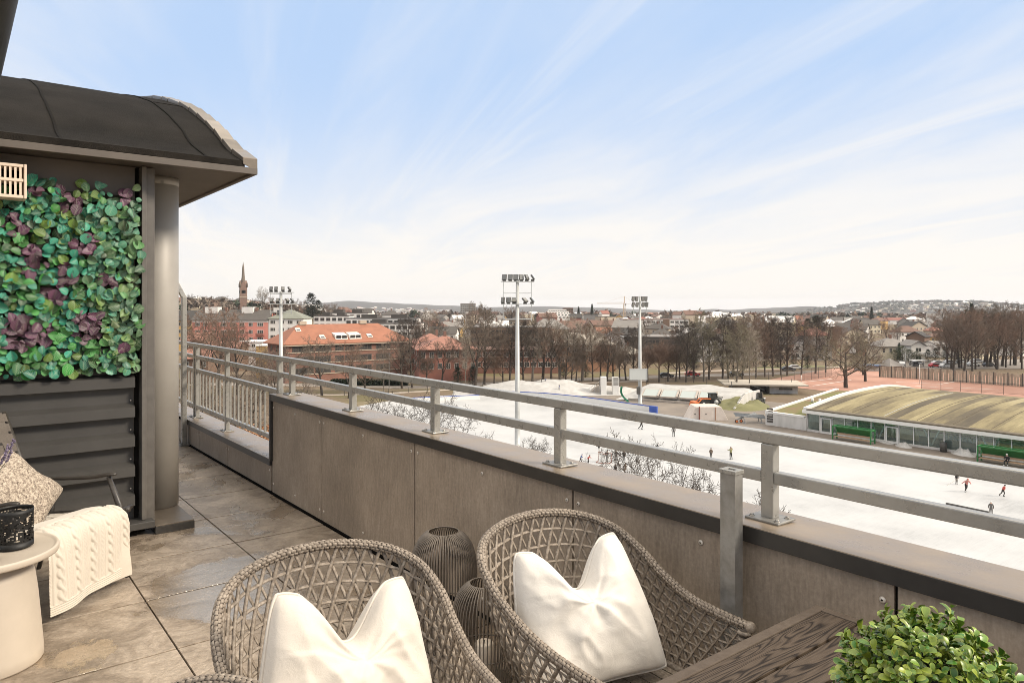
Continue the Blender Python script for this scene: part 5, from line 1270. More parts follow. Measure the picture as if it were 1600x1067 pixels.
# copper beech with its dry leaves, below the end of the tall parapet
M_cop = mat('beech_leaves', (0.36, 0.17, 0.075, 1), (0.48, 0.27, 0.14, 1), rough=0.8, scale=1.2, rand=0.1)
for px, ytop, d, rad, lab in ((455, 652, 52, 4.2, 'copper leaved beech behind the twin railing posts'), (520, 665, 56, 3.6, 'copper leaved beech right of the twin railing posts'), (405, 642, 55, 3.8, 'copper leaved beech behind the balusters')):
    p = at(px, ytop, d); H = p.z - ZG; rt = empty('beech_tree', (p.x, p.y, ZG), 0, lab, 'tree', 'copper beeches below the terrace')
    MB().tube([(0, 0, 0), (0, 0, H * 0.8)], [0.18, 0.05], 8).build('trunk', BARKS[0], rt); C = MB(); qq = random.Random(px)
    for k in range(5200):
        a = qq.uniform(0, 6.283); b_ = math.acos(qq.uniform(-0.3, 1)); rr = rad * (qq.random() ** 0.4) * (0.75 + 0.4 * mnoise.noise((math.cos(a) * 2.2, math.sin(a) * 2.2, b_ * 2 + px)))
        c = Vector((rr * math.sin(b_) * math.cos(a), rr * math.sin(b_) * math.sin(a), H - rad * 1.0 + rr * math.cos(b_) * 0.95)); u = Vector((qq.uniform(-1, 1), qq.uniform(-1, 1), qq.uniform(-1, 1))).normalized(); s = u.cross(Vector((0.2, 0.4, 0.9))).normalized()
        L = qq.uniform(0.07, 0.14); C.add([c - u * L, c + s * L * .6, c + u * L, c - s * L * .6], [(0, 1, 2, 3)])
    C.build('crown', M_cop, rt)
# ================================================================ BUILDINGS
M_glass = mat('window_glass', (0.030, 0.030, 0.030, 1), (0.07, 0.068, 0.064, 1), rough=0.12, scale=0.5, spec=0.6)
M_wframe = mat('window_frame_white', (0.62, 0.58, 0.52, 1), rough=0.6); M_wframed = mat('window_frame_dark', (0.07, 0.055, 0.045, 1), rough=0.6)
M_chim = mat('chimney_brick', (0.16, 0.085, 0.06, 1), (0.21, 0.12, 0.09, 1), rough=0.9, scale=2); M_sheet = mat('roof_sheet_dark', (0.055, 0.050, 0.046, 1), (0.075, 0.068, 0.062, 1), rough=0.6, scale=1)
def wallmat(name, c, v=0.86): return mat('wall_' + name, tuple(x * v for x in c) + (1,), (*c, 1), rough=0.85, scale=0.35, detail=6)
WM = {'white': wallmat('white', (0.74, 0.70, 0.65)), 'cream': wallmat('cream', (0.60, 0.52, 0.38)), 'yellow': wallmat('yellow', (0.58, 0.37, 0.14)), 'pink': wallmat('pink', (0.62, 0.245, 0.19), 0.93), 'brick': wallmat('brick', (0.235, 0.115, 0.082), 0.78), 'redbrick': wallmat('redbrick', (0.29, 0.120, 0.088), 0.78),
      'orange': wallmat('orange', (0.34, 0.185, 0.110), 0.8), 'grey': wallmat('grey', (0.30, 0.28, 0.255)), 'dark': wallmat('dark', (0.075, 0.065, 0.056)), 'beige': wallmat('beige', (0.45, 0.37, 0.28)), 'brown': wallmat('brown', (0.17, 0.105, 0.07))}
def roofmat(name, c): return mat('roof_' + name, tuple(x * 0.8 for x in c) + (1,), (*c, 1), rough=0.8, scale=0.5, detail=7)
RM = {'dark': roofmat('dark', (0.085, 0.074, 0.064)), 'black': roofmat('black', (0.045, 0.04, 0.036)), 'orange': roofmat('orange', (0.300, 0.122, 0.070)), 'red': roofmat('red', (0.25, 0.098, 0.070)), 'salmon': roofmat('salmon', (0.31, 0.145, 0.102)), 'brown': roofmat('brown', (0.155, 0.085, 0.06)), 'green': roofmat('green', (0.20, 0.205, 0.165)),
      'grey': roofmat('grey', (0.22, 0.20, 0.18)), 'pale': roofmat('pale', (0.44, 0.39, 0.32)), 'snow': mat('roof_snow', (0.66, 0.63, 0.59, 1), rough=0.8)}
def window_mb(w_, h, panes=2, frame=True, dark=False):
    m = MB(); m.box((0, -0.02, h / 2), (w_, 0.03, h), 0)
    if frame:
        f = max(0.07, w_ * 0.05)
        m.box((-w_ / 2, -0.045, h / 2), (f, 0.06, h + f), 1); m.box((w_ / 2, -0.045, h / 2), (f, 0.06, h + f), 1); m.box((0, -0.043, 0), (w_ - f, 0.06, f), 1); m.box((0, -0.043, h), (w_ - f, 0.06, f), 1)
        for k in range(1, panes): m.box((-w_ / 2 + w_ * k / panes, -0.042, h / 2), (f * 0.8, 0.05, h - f), 1)
    return m
WMESH = {}
def window(par, x, y, z, w_, h, rz=0.0, panes=2, dark=False, frame=True):
    k = (round(w_, 2), round(h, 2), panes, dark, frame)
    if k not in WMESH: WMESH[k] = window_mb(w_, h, panes, frame).mesh('window', [M_glass, M_wframed if dark else M_wframe])
    o = bpy.data.objects.new('window', WMESH[k]); COL.objects.link(o); o.parent = par; o.location = (x, y, z); o.rotation_euler = (0, 0, rz); return o
def roof_mb(W, D, z0, h, typ, ov=0.5, hipf=1.0):
    m = MB(); x0, x1, y0, y1 = -W / 2 - ov, W / 2 + ov, -ov, D + ov; t_ = 0.22
    if typ == 'flat':
        m.b2((x0 + ov - .15, y0 + ov - .15, z0), (x1 - ov + .15, y1 - ov + .15, z0 + max(h, 0.35))); return m
    if typ == 'gable':       # ridge along x
        ym = (y0 + y1) / 2; A = [(x0, y0, z0), (x1, y0, z0), (x1, ym, z0 + h), (x0, ym, z0 + h), (x0, y1, z0), (x1, y1, z0)]; F_ = [(0, 1, 2, 3), (3, 2, 5, 4)]
    elif typ == 'front':     # ridge along y, gable to the viewer
        xm = 0; A = [(x0, y0, z0), (xm, y0, z0 + h), (xm, y1, z0 + h), (x0, y1, z0), (x1, y0, z0), (x1, y1, z0)]; F_ = [(0, 1, 2, 3), (4, 5, 2, 1)]
    else:                    # hip
        k = min((y1 - y0) / 2 * hipf, (x1 - x0) / 2 - 0.3); ym = (y0 + y1) / 2
        A = [(x0, y0, z0), (x1, y0, z0), (x1, y1, z0), (x0, y1, z0), (x0 + k, ym, z0 + h), (x1 - k, ym, z0 + h)]; F_ = [(0, 1, 5, 4), (1, 2, 5), (2, 3, 4, 5), (3, 0, 4)]
    n = len(A); m.add(A + [(p[0], p[1], p[2] - t_) for p in A], F_ + [tuple(i + n for i in reversed(f)) for f in F_])
    e = [(0, 1), (1, 2), (2, 3), (3, 0)] if typ == 'hip' else ([(0, 1), (4, 5), (0, 3), (3, 4), (1, 2), (2, 5)] if typ == 'gable' else [(0, 3), (4, 5), (0, 1), (1, 4), (3, 2), (2, 5)])
    for a, b in e: m.add([A[a], A[b], (A[b][0], A[b][1], A[b][2] - t_), (A[a][0], A[a][1], A[a][2] - t_)], [(0, 1, 2, 3)])
    return m
BL = []
def house(name, X, Y, W, D, zb, ze, zr, rz, wall, roof, typ='gable', rows=0, cols=0, win=(1.2, 1.4), side=0, panes=2, label=None, cat='house', group=None, ov=0.5, chim=0, hipf=1.0, dark=False, frame=True, zwin=None, rowh=3.0):
    """origin: middle of the front wall at ground level; front looks along local -y"""
    root = empty(name, (X, Y, zb), rz, label, cat, group); h = ze - zb
    w_ = MB(); w_.b2((-W / 2, 0, -1.5), (W / 2, D, h - 0.02))
    rr = zr - ze
    if typ == 'gable': w_.add([(-W / 2, 0, h - .02), (-W / 2, D, h - .02), (-W / 2, D / 2, h + rr * (1 - .5 / (D / 2 + .5)) - .25), (W / 2, 0, h - .02), (W / 2, D, h - .02), (W / 2, D / 2, h + rr * (1 - .5 / (D / 2 + .5)) - .25)], [(0, 2, 1), (3, 4, 5)])
    if typ == 'front': w_.add([(-W / 2, 0, h - .02), (W / 2, 0, h - .02), (0, 0, h + rr * .92 - .2), (-W / 2, D, h - .02), (W / 2, D, h - .02), (0, D, h + rr * .92 - .2)], [(0, 1, 2), (3, 5, 4)])
    w_.build('wall', WM[wall], root); ro = roof_mb(W, D, h, rr, typ, ov, hipf).build('roof', RM[roof], root)
    for k in range(chim):
        cx = -W / 2 + W * (k + 0.7) / (chim + 0.4); MB().box((cx, D / 2 - 0.3, h + rr + 0.25), (0.8, 0.8, 1.9)).build('chimney', M_chim, ro)
    for r_ in range(rows):
        z = h - (r_ + 1) * rowh + (rowh - win[1]) * 0.45 if zwin is None else zwin - r_ * rowh
        if z < 0.3: break
        for c_ in range(cols): window(root, -W / 2 + W * (c_ + 0.5) / cols, -0.01, z, win[0], win[1], 0, panes, dark, frame)
        for c_ in range(side): window(root, -W / 2 - 0.01, D * (c_ + 0.5) / side, z, win[0], win[1], R(-90), panes, dark, frame)
    BL.append((pxof(X, Y), depth(X, Y), W)); return root
RZF = -YAW
def hpx(name, px0, px1, ye, yr, d, D, wall, roof, typ, label, rz=0.0, **kw):
    """house given by the columns of its front, the rows of eave and ridge, and its distance"""
    a = at(px0, ye, d); b = at(px1, ye, d); c = (a + b) / 2; W = (b - a).length
    ze = a.z; zr = EYE - (yr - HY) / F * (d + D / 2 * math.cos(rz)); zb = gz(c.x, c.y)
    return house(name, c.x, c.y, W, D, zb, ze, max(zr, ze + 0.3), RZF + rz, wall, roof, typ, label=label, **kw)

# ---- the brick block with the orange hip roof (square to the terrace)
C0 = at(446, 538, 190); W0 = onY(636, 538, C0.y).x - C0.x; D0 = onX(418, 538, C0.x).y - C0.y
zr0 = EYE - (506 - HY) / F * (depth(C0.x + W0 / 2, C0.y + D0 / 2))
bk = house('brick_apartment_block', C0.x + W0 / 2, C0.y, W0, D0, ZG, C0.z, zr0, 0, 'brick', 'orange', 'hip', label='brown brick apartment block with big orange hip roof and ribbon windows', cat='apartment block', ov=1.0, hipf=0.9)
hb = C0.z - ZG
zs_ = [hb - 2.2 - 2.95 * k for k in range(4)]
for k, z in enumerate(zs_):
    if z < 0.2: continue
    x = -W0 / 2 + 2.0
    for n_, (wd, gap) in enumerate([(5.6, 0.8), (4.2, 1.4), (2.4, 0.5), (2.8, 0.6), (4.6, 1.6), (4.4, 0.7), (4.8, 2.2), (5.0, 0.8), (4.6, 1.0)]):
        if x + wd > W0 / 2 - 0.8: break
        window(bk, x + wd / 2, -0.02, z, wd, 1.55, 0, 4, True); x += wd + gap
    MB().box((0, -0.12, z - 0.16), (W0 - 0.5, 0.2, 0.22)).build('string_course', WM['beige'], bk)
    for c_ in range(3): window(bk, -W0 / 2 - 0.02, D0 * (c_ + 0.6) / 3.4, z, 1.0, 1.5, R(-90), 2, True)
MB().b2((-W0 / 2 - .9, -.92, hb - .55), (W0 / 2 + .9, -0.75, hb - .25)).build('gutter', WM['beige'], bk)
rise = zr0 - C0.z; half = D0 / 2 + 1.0
def on_roof(x, t_): return Vector((x, -1.0 + half * t_, hb + rise * t_))
slope = math.atan2(rise, half)
def roof_light(px_off, t_, w_, h_):
    rr_ = empty('roof_window', on_roof(px_off, t_)); rr_.parent = bk; rr_.rotation_euler = (slope, 0, 0)
    MB().box((0, 0, 0.08), (w_, h_, 0.16)).build('pane', M_glass, rr_)
    f = MB()
    for sx in (-1, 1): f.box((sx * w_ / 2, 0, 0.12), (0.16, h_ + .16, 0.26))
    for sy in (-1, 1): f.box((0, sy * h_ / 2, 0.12), (w_ - .16, 0.16, 0.26))
    f.box((0, h_ * 0.28, 0.20), (w_ * 0.9, h_ * 0.42, 0.05)); f.build('frame', M_wframe, rr_)
for x, t_, a, b in ((-W0 * .36, 0.70, 1.2, 1.4), (-W0 * .205, 0.30, 1.3, 1.5), (W0 * .185, 0.30, 1.3, 1.5)): roof_light(x, t_, a, b)
for x in (-W0 * .06, W0 * .055):
    dm = MB(); p = on_roof(x, 0.17); wd = 3.6
    dm.prism([(p.y, p.z), (p.y + 2.9, p.z + 2.9 * math.tan(slope)), (p.y + 0.5, p.z + 1.25)], x - wd / 2, x + wd / 2, 'x'); dm.build('dormer', M_wframe, bk)
    for s_ in (-0.85, 0.85): window(bk, x + s_, p.y + 0.14, p.z + 0.12, 1.35, 0.95, 0, 1, True)
for x in (-W0 * .30, W0 * .20): MB().box((x, D0 / 2, hb + rise + 0.4), (2.0, 1.2, 1.0)).build('roof_vent', WM['beige'], bk)

# ---- pink, white and yellow blocks on the left
pk = hpx('pink_apartment_block', 300, 419, 500, 484, 300, 13, 'pink', 'dark', 'gable', 'long salmon pink apartment block with white dormers on its dark roof', cat='apartment block', ov=0.4)
Wp = 119 * 300 / F; hp = at(360, 500, 300).z - pk.location.z
MB().b2((-Wp / 2 - .05, -.06, hp - 0.9), (Wp / 2 + .05, .02, hp - 0.1)).build('cornice', WM['white'], pk)
for r_ in range(3):
    for c_, (x, wd) in enumerate([(-13.5, 1.9), (-10.3, 1.7), (-6.6, 1.7), (-2.6, 2.3), (1.2, 2.3), (5.0, 1.9), (8.6, 1.7), (12.6, 2.4)]):
        window(pk, x, -0.03, hp - 2.6 - 3.05 * r_, wd, 1.45, 0, 3)
        if c_ in (3, 4, 7) and r_ > 0:
            b_ = MB().b2((x - 1.6, -1.25, hp - 3.5 - 3.05 * r_), (x + 1.6, -0.02, hp - 3.35 - 3.05 * r_)); b_.b2((x - 1.6, -1.28, hp - 3.35 - 3.05 * r_), (x + 1.6, -1.2, hp - 2.4 - 3.05 * r_)); b_.build('balcony', WM['redbrick'], pk)
for x, wd in ((-9.6, 5.4), (5.6, 4.8)): MB().b2((x - wd / 2, 4.2, hp + 1.4), (x + wd / 2, 8.5, hp + 5.4)).build('dormer', WM['white'], pk)
for x in (-13, -4.0, 3.0, 9.0): MB().b2((x - .5, 5.6, hp + 2.6), (x + .5, 6.8, hp + 5.3)).build('chimney', M_chim, pk)
wh = hpx('white_apartment_block', 419.5, 474, 497.5, 484, 300, 13, 'white', 'green', 'hip', 'white apartment block with a grey green hip roof beside the pink one', cat='apartment block', ov=0.4, rows=3, cols=4, win=(2.0, 1.35), panes=3)
hw_ = at(445, 497.5, 300).z - wh.location.z
MB().b2((-4.4, 2.2, hw_ + 1.4), (-2.4, 4.4, hw_ + 3.4)).build('dormer', M_sheet, wh); MB().b2((-7.0, 5.5, hw_ + 2.4), (-4.4, 8, hw_ + 4.4)).build('dormer', WM['white'], wh)
hpx('yellow_apartment_block', 262, 299.5, 500.5, 485, 300, 13, 'yellow', 'black', 'gable', 'yellow apartment block mostly hidden behind the slanted grey post', cat='apartment block', rows=3, cols=5, win=(1.7, 1.4), panes=3)
hpx('low_white_building', 372, 420, 535, 532, 235, 12, 'white', 'snow', 'flat', 'low white flat roofed building between pink block and orange roof', cat='building', rows=1, cols=3, win=(1.2, 1.0), rowh=2)
hpx('low_white_building', 400, 416, 541, 540, 205, 6, 'yellow', 'snow', 'flat', 'ochre annex with a pale flat roof beside the brick block', cat='building')
hpx('red_house', 283, 318, 532, 519, 240, 10, 'brown', 'salmon', 'gable', 'house with salmon tiled roof low in front of the pink block', rows=1, cols=2)
hpx('red_house', 318, 370, 543, 534, 225, 10, 'brown', 'salmon', 'gable', 'long salmon tiled roof half hidden by red trees below the pink block')
hpx('red_house', 285, 325, 560, 545, 190, 9, 'brown', 'salmon', 'gable', 'salmon roofed house seen through the top of the baluster railing', rows=1, cols=3)

# ---- brick blocks in the middle
b2 = hpx('brick_house', 655, 746, 545.5, 524, 197, 17, 'redbrick', 'salmon', 'hip', 'red brick block with a salmon pyramid roof left of the tall mast', cat='apartment block', rz=R(12), rows=3, cols=7, win=(1.1, 1.5), side=3, ov=0.9, chim=1)
b3 = hpx('brick_house', 650, 700, 536, 521, 222, 12, 'redbrick', 'salmon', 'hip', 'salmon roofed wing behind the pyramid roofed brick block', cat='apartment block', rz=R(12), ov=0.8, chim=2)
hpx('brick_house', 632, 652, 541, 528, 228, 12, 'brick', 'brown', 'hip', 'narrow dark roofed house in the gap between the two brick blocks', rows=3, cols=2)
hpx('brick_terrace', 742, 872, 546, 541, 218, 12, 'brick', 'brown', 'gable', 'long brown brick terrace behind the avenue trees and tall mast', cat='apartment block', rows=3, cols=12, win=(1.5, 1.5))
hpx('mansard_block', 862, 962, 538, 520, 224, 12, 'orange', 'pale', 'hip', 'ochre brick block with pale mansard roof and arched dormers', cat='apartment block', rows=4, cols=9, win=(1.3, 1.6), ov=0.4, chim=1)
hpx('office_building', 735, 862, 512, 511, 285, 16, 'brown', 'grey', 'flat', 'long brown office with thin grey flat roof behind the mast', cat='office', rows=3, cols=13, win=(2.0, 1.3), dark=True)
hpx('gabled_house', 940, 976, 530, 519, 262, 10, 'white', 'dark', 'front', 'white house with steep gable beside the pale mansard roof', rows=2, cols=3)
hpx('gabled_house', 915, 940, 531, 519, 270, 10, 'white', 'dark', 'gable', 'grey roofed house with a white chimney box behind the mansard roof', rows=1, cols=2, chim=1)
hpx('white_house', 972, 986, 524, 522, 268, 9, 'white', 'dark', 'flat', 'narrow white house with dark framed upper window beside the gable', rows=2, cols=1, win=(2, 2), dark=True)
hpx('grey_villa', 962, 1008, 553, 540, 236, 10, 'beige', 'pale', 'hip', 'beige villa with pale hip roof left of the scoreboard mast', rows=2, cols=4, chim=1)
hpx('dark_office', 984, 1078, 527, 526, 262, 18, 'dark', 'grey', 'flat', 'dark flat roofed building behind the scoreboard mast', cat='office', rows=2, cols=8, win=(2.4, 1.1), dark=True)
hpx('balcony_block', 973, 1076, 499.5, 498.5, 470, 14, 'white', 'brown', 'flat', 'long white balcony block with brown stair towers and flat roof', cat='apartment block', rows=4, cols=14, win=(2.4, 1.3), panes=2, rowh=2.9)
for a, b in ((973, 984), (1002, 1006), (1037, 1046)):
    pass
bb = bpy.data.objects['balcony_block']; hbk = at(1000, 499.5, 470).z - bb.location.z; Wb = 103 * 470 / F
for a, b in ((973, 980), (1001, 1006), (1036, 1046)):
    x0 = -Wb / 2 + (a - 973) * 470 / F; x1 = -Wb / 2 + (b - 973) * 470 / F; MB().b2((x0, -0.5, -1), (x1, 0.3, hbk - .05)).build('stair_tower', WM['brown'], bb)
hpx('steep_roof_block', 868, 924, 519, 501, 380, 16, 'beige', 'brown', 'gable', 'building with a large red brown roof and roof windows above the mansard block', rz=R(18), ov=0.6, chim=2)
hpx('steep_roof_block', 912, 931, 517, 500, 372, 12, 'beige', 'brown', 'front', 'stone gable end rising beside the large red brown roof', rows=1, cols=1)
hpx('orange_roof_house', 926, 968, 520, 511, 400, 12, 'beige', 'orange', 'gable', 'long house with orange roof below the crane', rows=1, cols=5)
hpx('orange_roof_house', 958, 990, 520, 509, 385, 12, 'white', 'orange', 'front', 'orange gabled house just left of the scoreboard mast top', rows=1, cols=2)
hpx('brown_roof_row', 905, 975, 508, 500, 470, 14, 'beige', 'brown', 'gable', 'row of brown roofs stretching towards the crane foot', chim=3)
# ---- white modern blocks, slabs and towers further off
for px0, px1, ye, d, lab in ((540, 652, 498, 335, 'long white modern block with a dark penthouse behind the orange roof'), (560, 657, 506, 320, 'lower white terrace storey behind the right end of the orange roof'), (490, 545, 494, 360, 'white modern block half hidden behind the left of the orange roof'), (505, 575, 489.5, 400, 'farther white block with black roof boxes above the orange roof')):
    o = hpx('modern_white_block', px0, px1, ye, ye - 0.8, d, 12, 'white', 'dark', 'flat', lab, cat='apartment block', rows=3, cols=max(int((px1 - px0) / 9), 4), win=(1.9, 1.4), dark=True)
    Wm = (px1 - px0) * d / F; hm = at(px0, ye, d).z - o.location.z
    for s_ in (-0.3, 0.12): MB().b2((Wm * s_, 3, hm + .2), (Wm * s_ + Wm * .22, 8, hm + 2.0)).build('penthouse', WM['dark'], o)
hpx('tower_block', 719.5, 742.5, 477, 474, 1000, 16, 'grey', 'grey', 'flat', 'grey slab tower standing against the far hills', cat='tower block', rows=4, cols=7, win=(2.2, 1.2), frame=False, rowh=3)
for k, (a, b, y0) in enumerate(((857, 885, 484), (853, 889, 487), (850, 892, 490), (848, 896, 494))):
    hpx('stepped_white_block', a, b, y0, y0 - .6, 900 - 12 * k, 12, 'white', 'white' if False else 'snow', 'flat', ['top step of the white stepped block on the skyline', 'second step of the white stepped block', 'third step of the white stepped block', 'lowest wide step of the white stepped block'][k], cat='apartment block', rows=1, cols=8, win=(2.2, 1.3), frame=False)
hpx('brown_slab', 880, 895.5, 482.5, 481, 960, 12, 'brown', 'brown', 'flat', 'brown slab block right behind the white stepped block', cat='tower block', rows=3, cols=4, win=(2.2, 1.2), frame=False)
hpx('pale_hall', 1296, 1336, 494, 491, 1000, 30, 'beige', 'pale', 'hip', 'large pale hall on the skyline above the hall roof', cat='hall', chim=0)
hpx('pale_hall', 1334, 1352, 494, 490.5, 1020, 30, 'white', 'pale', 'hip', 'tall pale building next to the large hall on the skyline', cat='hall')
hpx('light_blue_block', 1378, 1440, 500, 496.5, 850, 14, 'white', 'red', 'gable', 'long pale block with red roof above the cream villa', cat='building')
hpx('copper_church', 1263, 1276, 496.5, 487, 1400, 16, 'beige', 'green', 'hip', 'building with a pointed copper green pyramid roof on the skyline', cat='church', hipf=1.2)
bpy.data.objects['copper_church'].children[1].data.materials[0] = mat('copper_green', (0.22, 0.36, 0.29, 1), rough=0.7)
# ---- villas at the right
hpx('cream_villa', 1376, 1428, 541, 527.5, 272, 11, 'cream', 'grey', 'hip', 'cream villa with grey hip roof behind the board fence', cat='villa', rows=2, cols=5, win=(0.9, 1.6), chim=1, ov=0.6)
v2 = hpx('cream_villa', 1424, 1446, 540, 531, 264, 8, 'white', 'grey', 'front', 'white gabled porch wing with balconies beside the cream villa', cat='villa', rows=2, cols=1, win=(2, 1.5))
hv = at(1435, 540, 264).z - v2.location.z
for z in (hv - 3.2, hv - 6.1): MB().b2((-2.6, -1.5, z), (3.2, -0.02, z + 0.9)).build('balcony', WM['white'], v2)
hpx('yellow_villa', 1452, 1488, 526, 521, 335, 12, 'yellow', 'brown', 'hip', 'bright yellow villa with brown roof', cat='villa', rows=2, cols=3, win=(1.0, 1.6), chim=1)
hpx('yellow_villa', 1458, 1474, 517, 510, 420, 10, 'beige', 'salmon', 'hip', 'pinkish house with a salmon roof above the yellow villa', cat='villa')
hpx('white_house', 1463, 1510, 538, 532, 285, 10, 'white', 'grey', 'gable', 'white house below the yellow villa, half hidden by trees', rows=2, cols=6)
hpx('dark_gable_house', 1440, 1458, 526, 517.5, 320, 8, 'brown', 'black', 'gable', 'dark steep roofed house left of the yellow villa', rz=R(35))
hpx('white_house', 1345, 1378, 545, 536, 300, 10, 'white', 'dark', 'gable', 'white house with a dark roof left of the cream villa', rows=2, cols=4)
hpx('ochre_gable', 1352, 1366, 546, 535, 285, 8, 'orange', 'brown', 'front', 'ochre gabled house front between the spreading tree and cream villa', rows=1, cols=1)
hpx('apartment_house', 1092, 1152, 530, 521, 262, 12, 'white', 'dark', 'gable', 'white apartment house behind the red car and avenue trees', cat='apartment block', rows=4, cols=6)
hpx('apartment_house', 1156, 1194, 536, 526, 270, 12, 'white', 'brown', 'hip', 'white villa behind the road trees right of the red car', rows=3, cols=4)
hpx('apartment_house', 1198, 1236, 538, 527, 268, 12, 'beige', 'dark', 'gable', 'beige villa behind the road trees above the pavilion', rows=3, cols=4)
hpx('apartment_house', 1240, 1262, 537, 526, 275, 12, 'white', 'dark', 'front', 'white gabled villa behind the road trees', rows=3, cols=2)
hpx('apartment_house', 1268, 1300, 540, 528, 268, 12, 'grey', 'dark', 'hip', 'grey villa behind the right end of the road trees', rows=3, cols=3)
hpx('apartment_house', 1060, 1092, 538, 528, 280, 12, 'white', 'black', 'gable', 'white house with a black roof behind the pale puffy trees', rows=3, cols=3)
# ---- church
M_brickc = mat('church_brick', (0.170, 0.105, 0.078, 1), (0.215, 0.138, 0.104, 1), rough=0.9, scale=0.4); M_spire = mat('spire_slate', (0.115, 0.085, 0.062, 1), (0.16, 0.125, 0.09, 1), rough=0.8, scale=0.3)
cp_ = at(380, HY, 700); zc = gz(cp_.x, cp_.y); s = 700 / F
zy = lambda y: EYE - (y - HY) * s - zc
ch = empty('church', (cp_.x, cp_.y, zc), RZF + R(28), 'brick church with a tall pointed spire on the hill', 'church')
hw2 = 3.2
MB().b2((-hw2, -hw2, -2), (hw2, hw2, zy(447))).build('tower', M_brickc, ch)
MB().lathe([(hw2 * 1.0, zy(447.5)), (hw2 * 0.74, zy(444)), (hw2 * 0.46, zy(433)), (0.9, zy(418)), (0.12, zy(409.5))], 8).build('spire', M_spire, ch)
for k in range(4):
    M = Matrix.Rotation(k * math.pi / 2, 4, 'Z'); m = MB()
    m.prism([(-hw2, zy(447)), (hw2, zy(447)), (0, zy(438.5))], -hw2 - .12, -hw2 + 1.5, 'y'); m.v = [tuple(M @ Vector(p)) for p in m.v]; m.build('gable', M_brickc, ch)
    m = MB().box((0, -hw2 - .15, zy(456)), (1.5, .2, 3.0)); m.box((-1.3, -hw2 - .15, zy(456)), (.8, .2, 2.6)); m.box((1.3, -hw2 - .15, zy(456)), (.8, .2, 2.6)); m.v = [tuple(M @ Vector(p)) for p in m.v]; m.build('belfry_window', M_dark, ch)
    m = MB().box((0, -hw2 - .1, zy(464.5)), (2 * hw2 + .4, .4, .8)); m.v = [tuple(M @ Vector(p)) for p in m.v]; m.build('string_course', WM['beige'], ch)
    a = math.pi / 4 + k * math.pi / 2; MB().lathe([(0.75, zy(449)), (0.75, zy(444)), (0.0, zy(440))], 6, (hw2 * 1.38 * math.cos(a), hw2 * 1.38 * math.sin(a), 0)).build('pinnacle', M_spire, ch)
MB().b2((-5.5, hw2, -2), (5.5, 34, zy(478))).build('nave', M_brickc, ch); nr = roof_mb(12, 30, zy(478), 6.5, 'gable'); 
MB().prism([(-6.2, zy(478)), (6.2, zy(478)), (0, zy(470))], hw2, 34.4, 'y').build('nave_roof', M_spire, ch)
# ---- tower crane
M_crane = mat('crane_paint', (0.55, 0.40, 0.26, 1), rough=0.6)
cr_ = at(975.5, HY, 720); zc2 = gz(cr_.x, cr_.y); sc_ = 720 / F; zt = EYE - (463 - HY) * sc_ - zc2; zj = EYE - (474.5 - HY) * sc_ - zc2
cr = empty('tower_crane', (cr_.x, cr_.y, zc2), RZF, 'pale tower crane with its long jib pointing left', 'crane')
m = MB()
for sx in (-1, 1):
    for sy in (-1, 1): m.bar((sx * .8, sy * .8, 0), (sx * .8, sy * .8, zj), 0.28, 0.28)
k = 0
while k * 1.8 < zj - 2: 
    z0 = k * 1.8; a = (-.8 if k % 2 else .8)
    for sy in (-.8, .8): m.bar((a, sy, z0), (-a, sy, z0 + 1.8), 0.16, 0.16); m.bar((sy, a, z0), (sy, -a, z0 + 1.8), 0.16, 0.16)
    k += 1
m.build('mast', M_crane, cr)
m = MB(); jl = 43 * sc_; jr = 17 * sc_
for y_ in (-.5, .5): m.bar((-jl, y_, zj), (jr, y_, zj), 0.22, 0.22)
m.bar((-jl, 0, zj + 1.1), (0, 0, zj + 1.4), 0.2, 0.2)
for k in range(14):
    x = -jl + jl * k / 14; m.bar((x, .5, zj), (x + jl / 28, 0, zj + 1.15), .13, .13); m.bar((x + jl / 28, 0, zj + 1.15), (x + jl / 14, .5, zj), .13, .13)
m.build('jib', M_crane, cr)
m = MB(); m.bar((0, 0, zj), (0, 0, zt), 0.7, 0.7); m.bar((0, 0, zt), (-jl * .7, 0, zj + 1.2), 0.1, 0.1); m.bar((0, 0, zt), (jr, 0, zj), 0.1, 0.1); m.build('tower_head', M_crane, cr)
MB().box((jr - 1.5, 0, zj - 0.9), (2.4, 1.4, 2.0)).build('counterweight', WM['grey'], cr); MB().box((1.0, -1.2, zj - 1.0), (1.3, 1.3, 1.8)).build('cab', WM['grey'], cr)
MB().lathe([(1.6, -1), (1.3, 16)], 12).build('stack', M_chim, tag(empty('chimney_stack', (*at(1074, HY, 900)[:2], gz(*at(1074, HY, 900)[:2]) + (EYE - (488 - HY) * 900 / F) - gz(*at(1074, HY, 900)[:2]) - 16)), 'dark round chimney stack on the skyline by the water', 'chimney'))
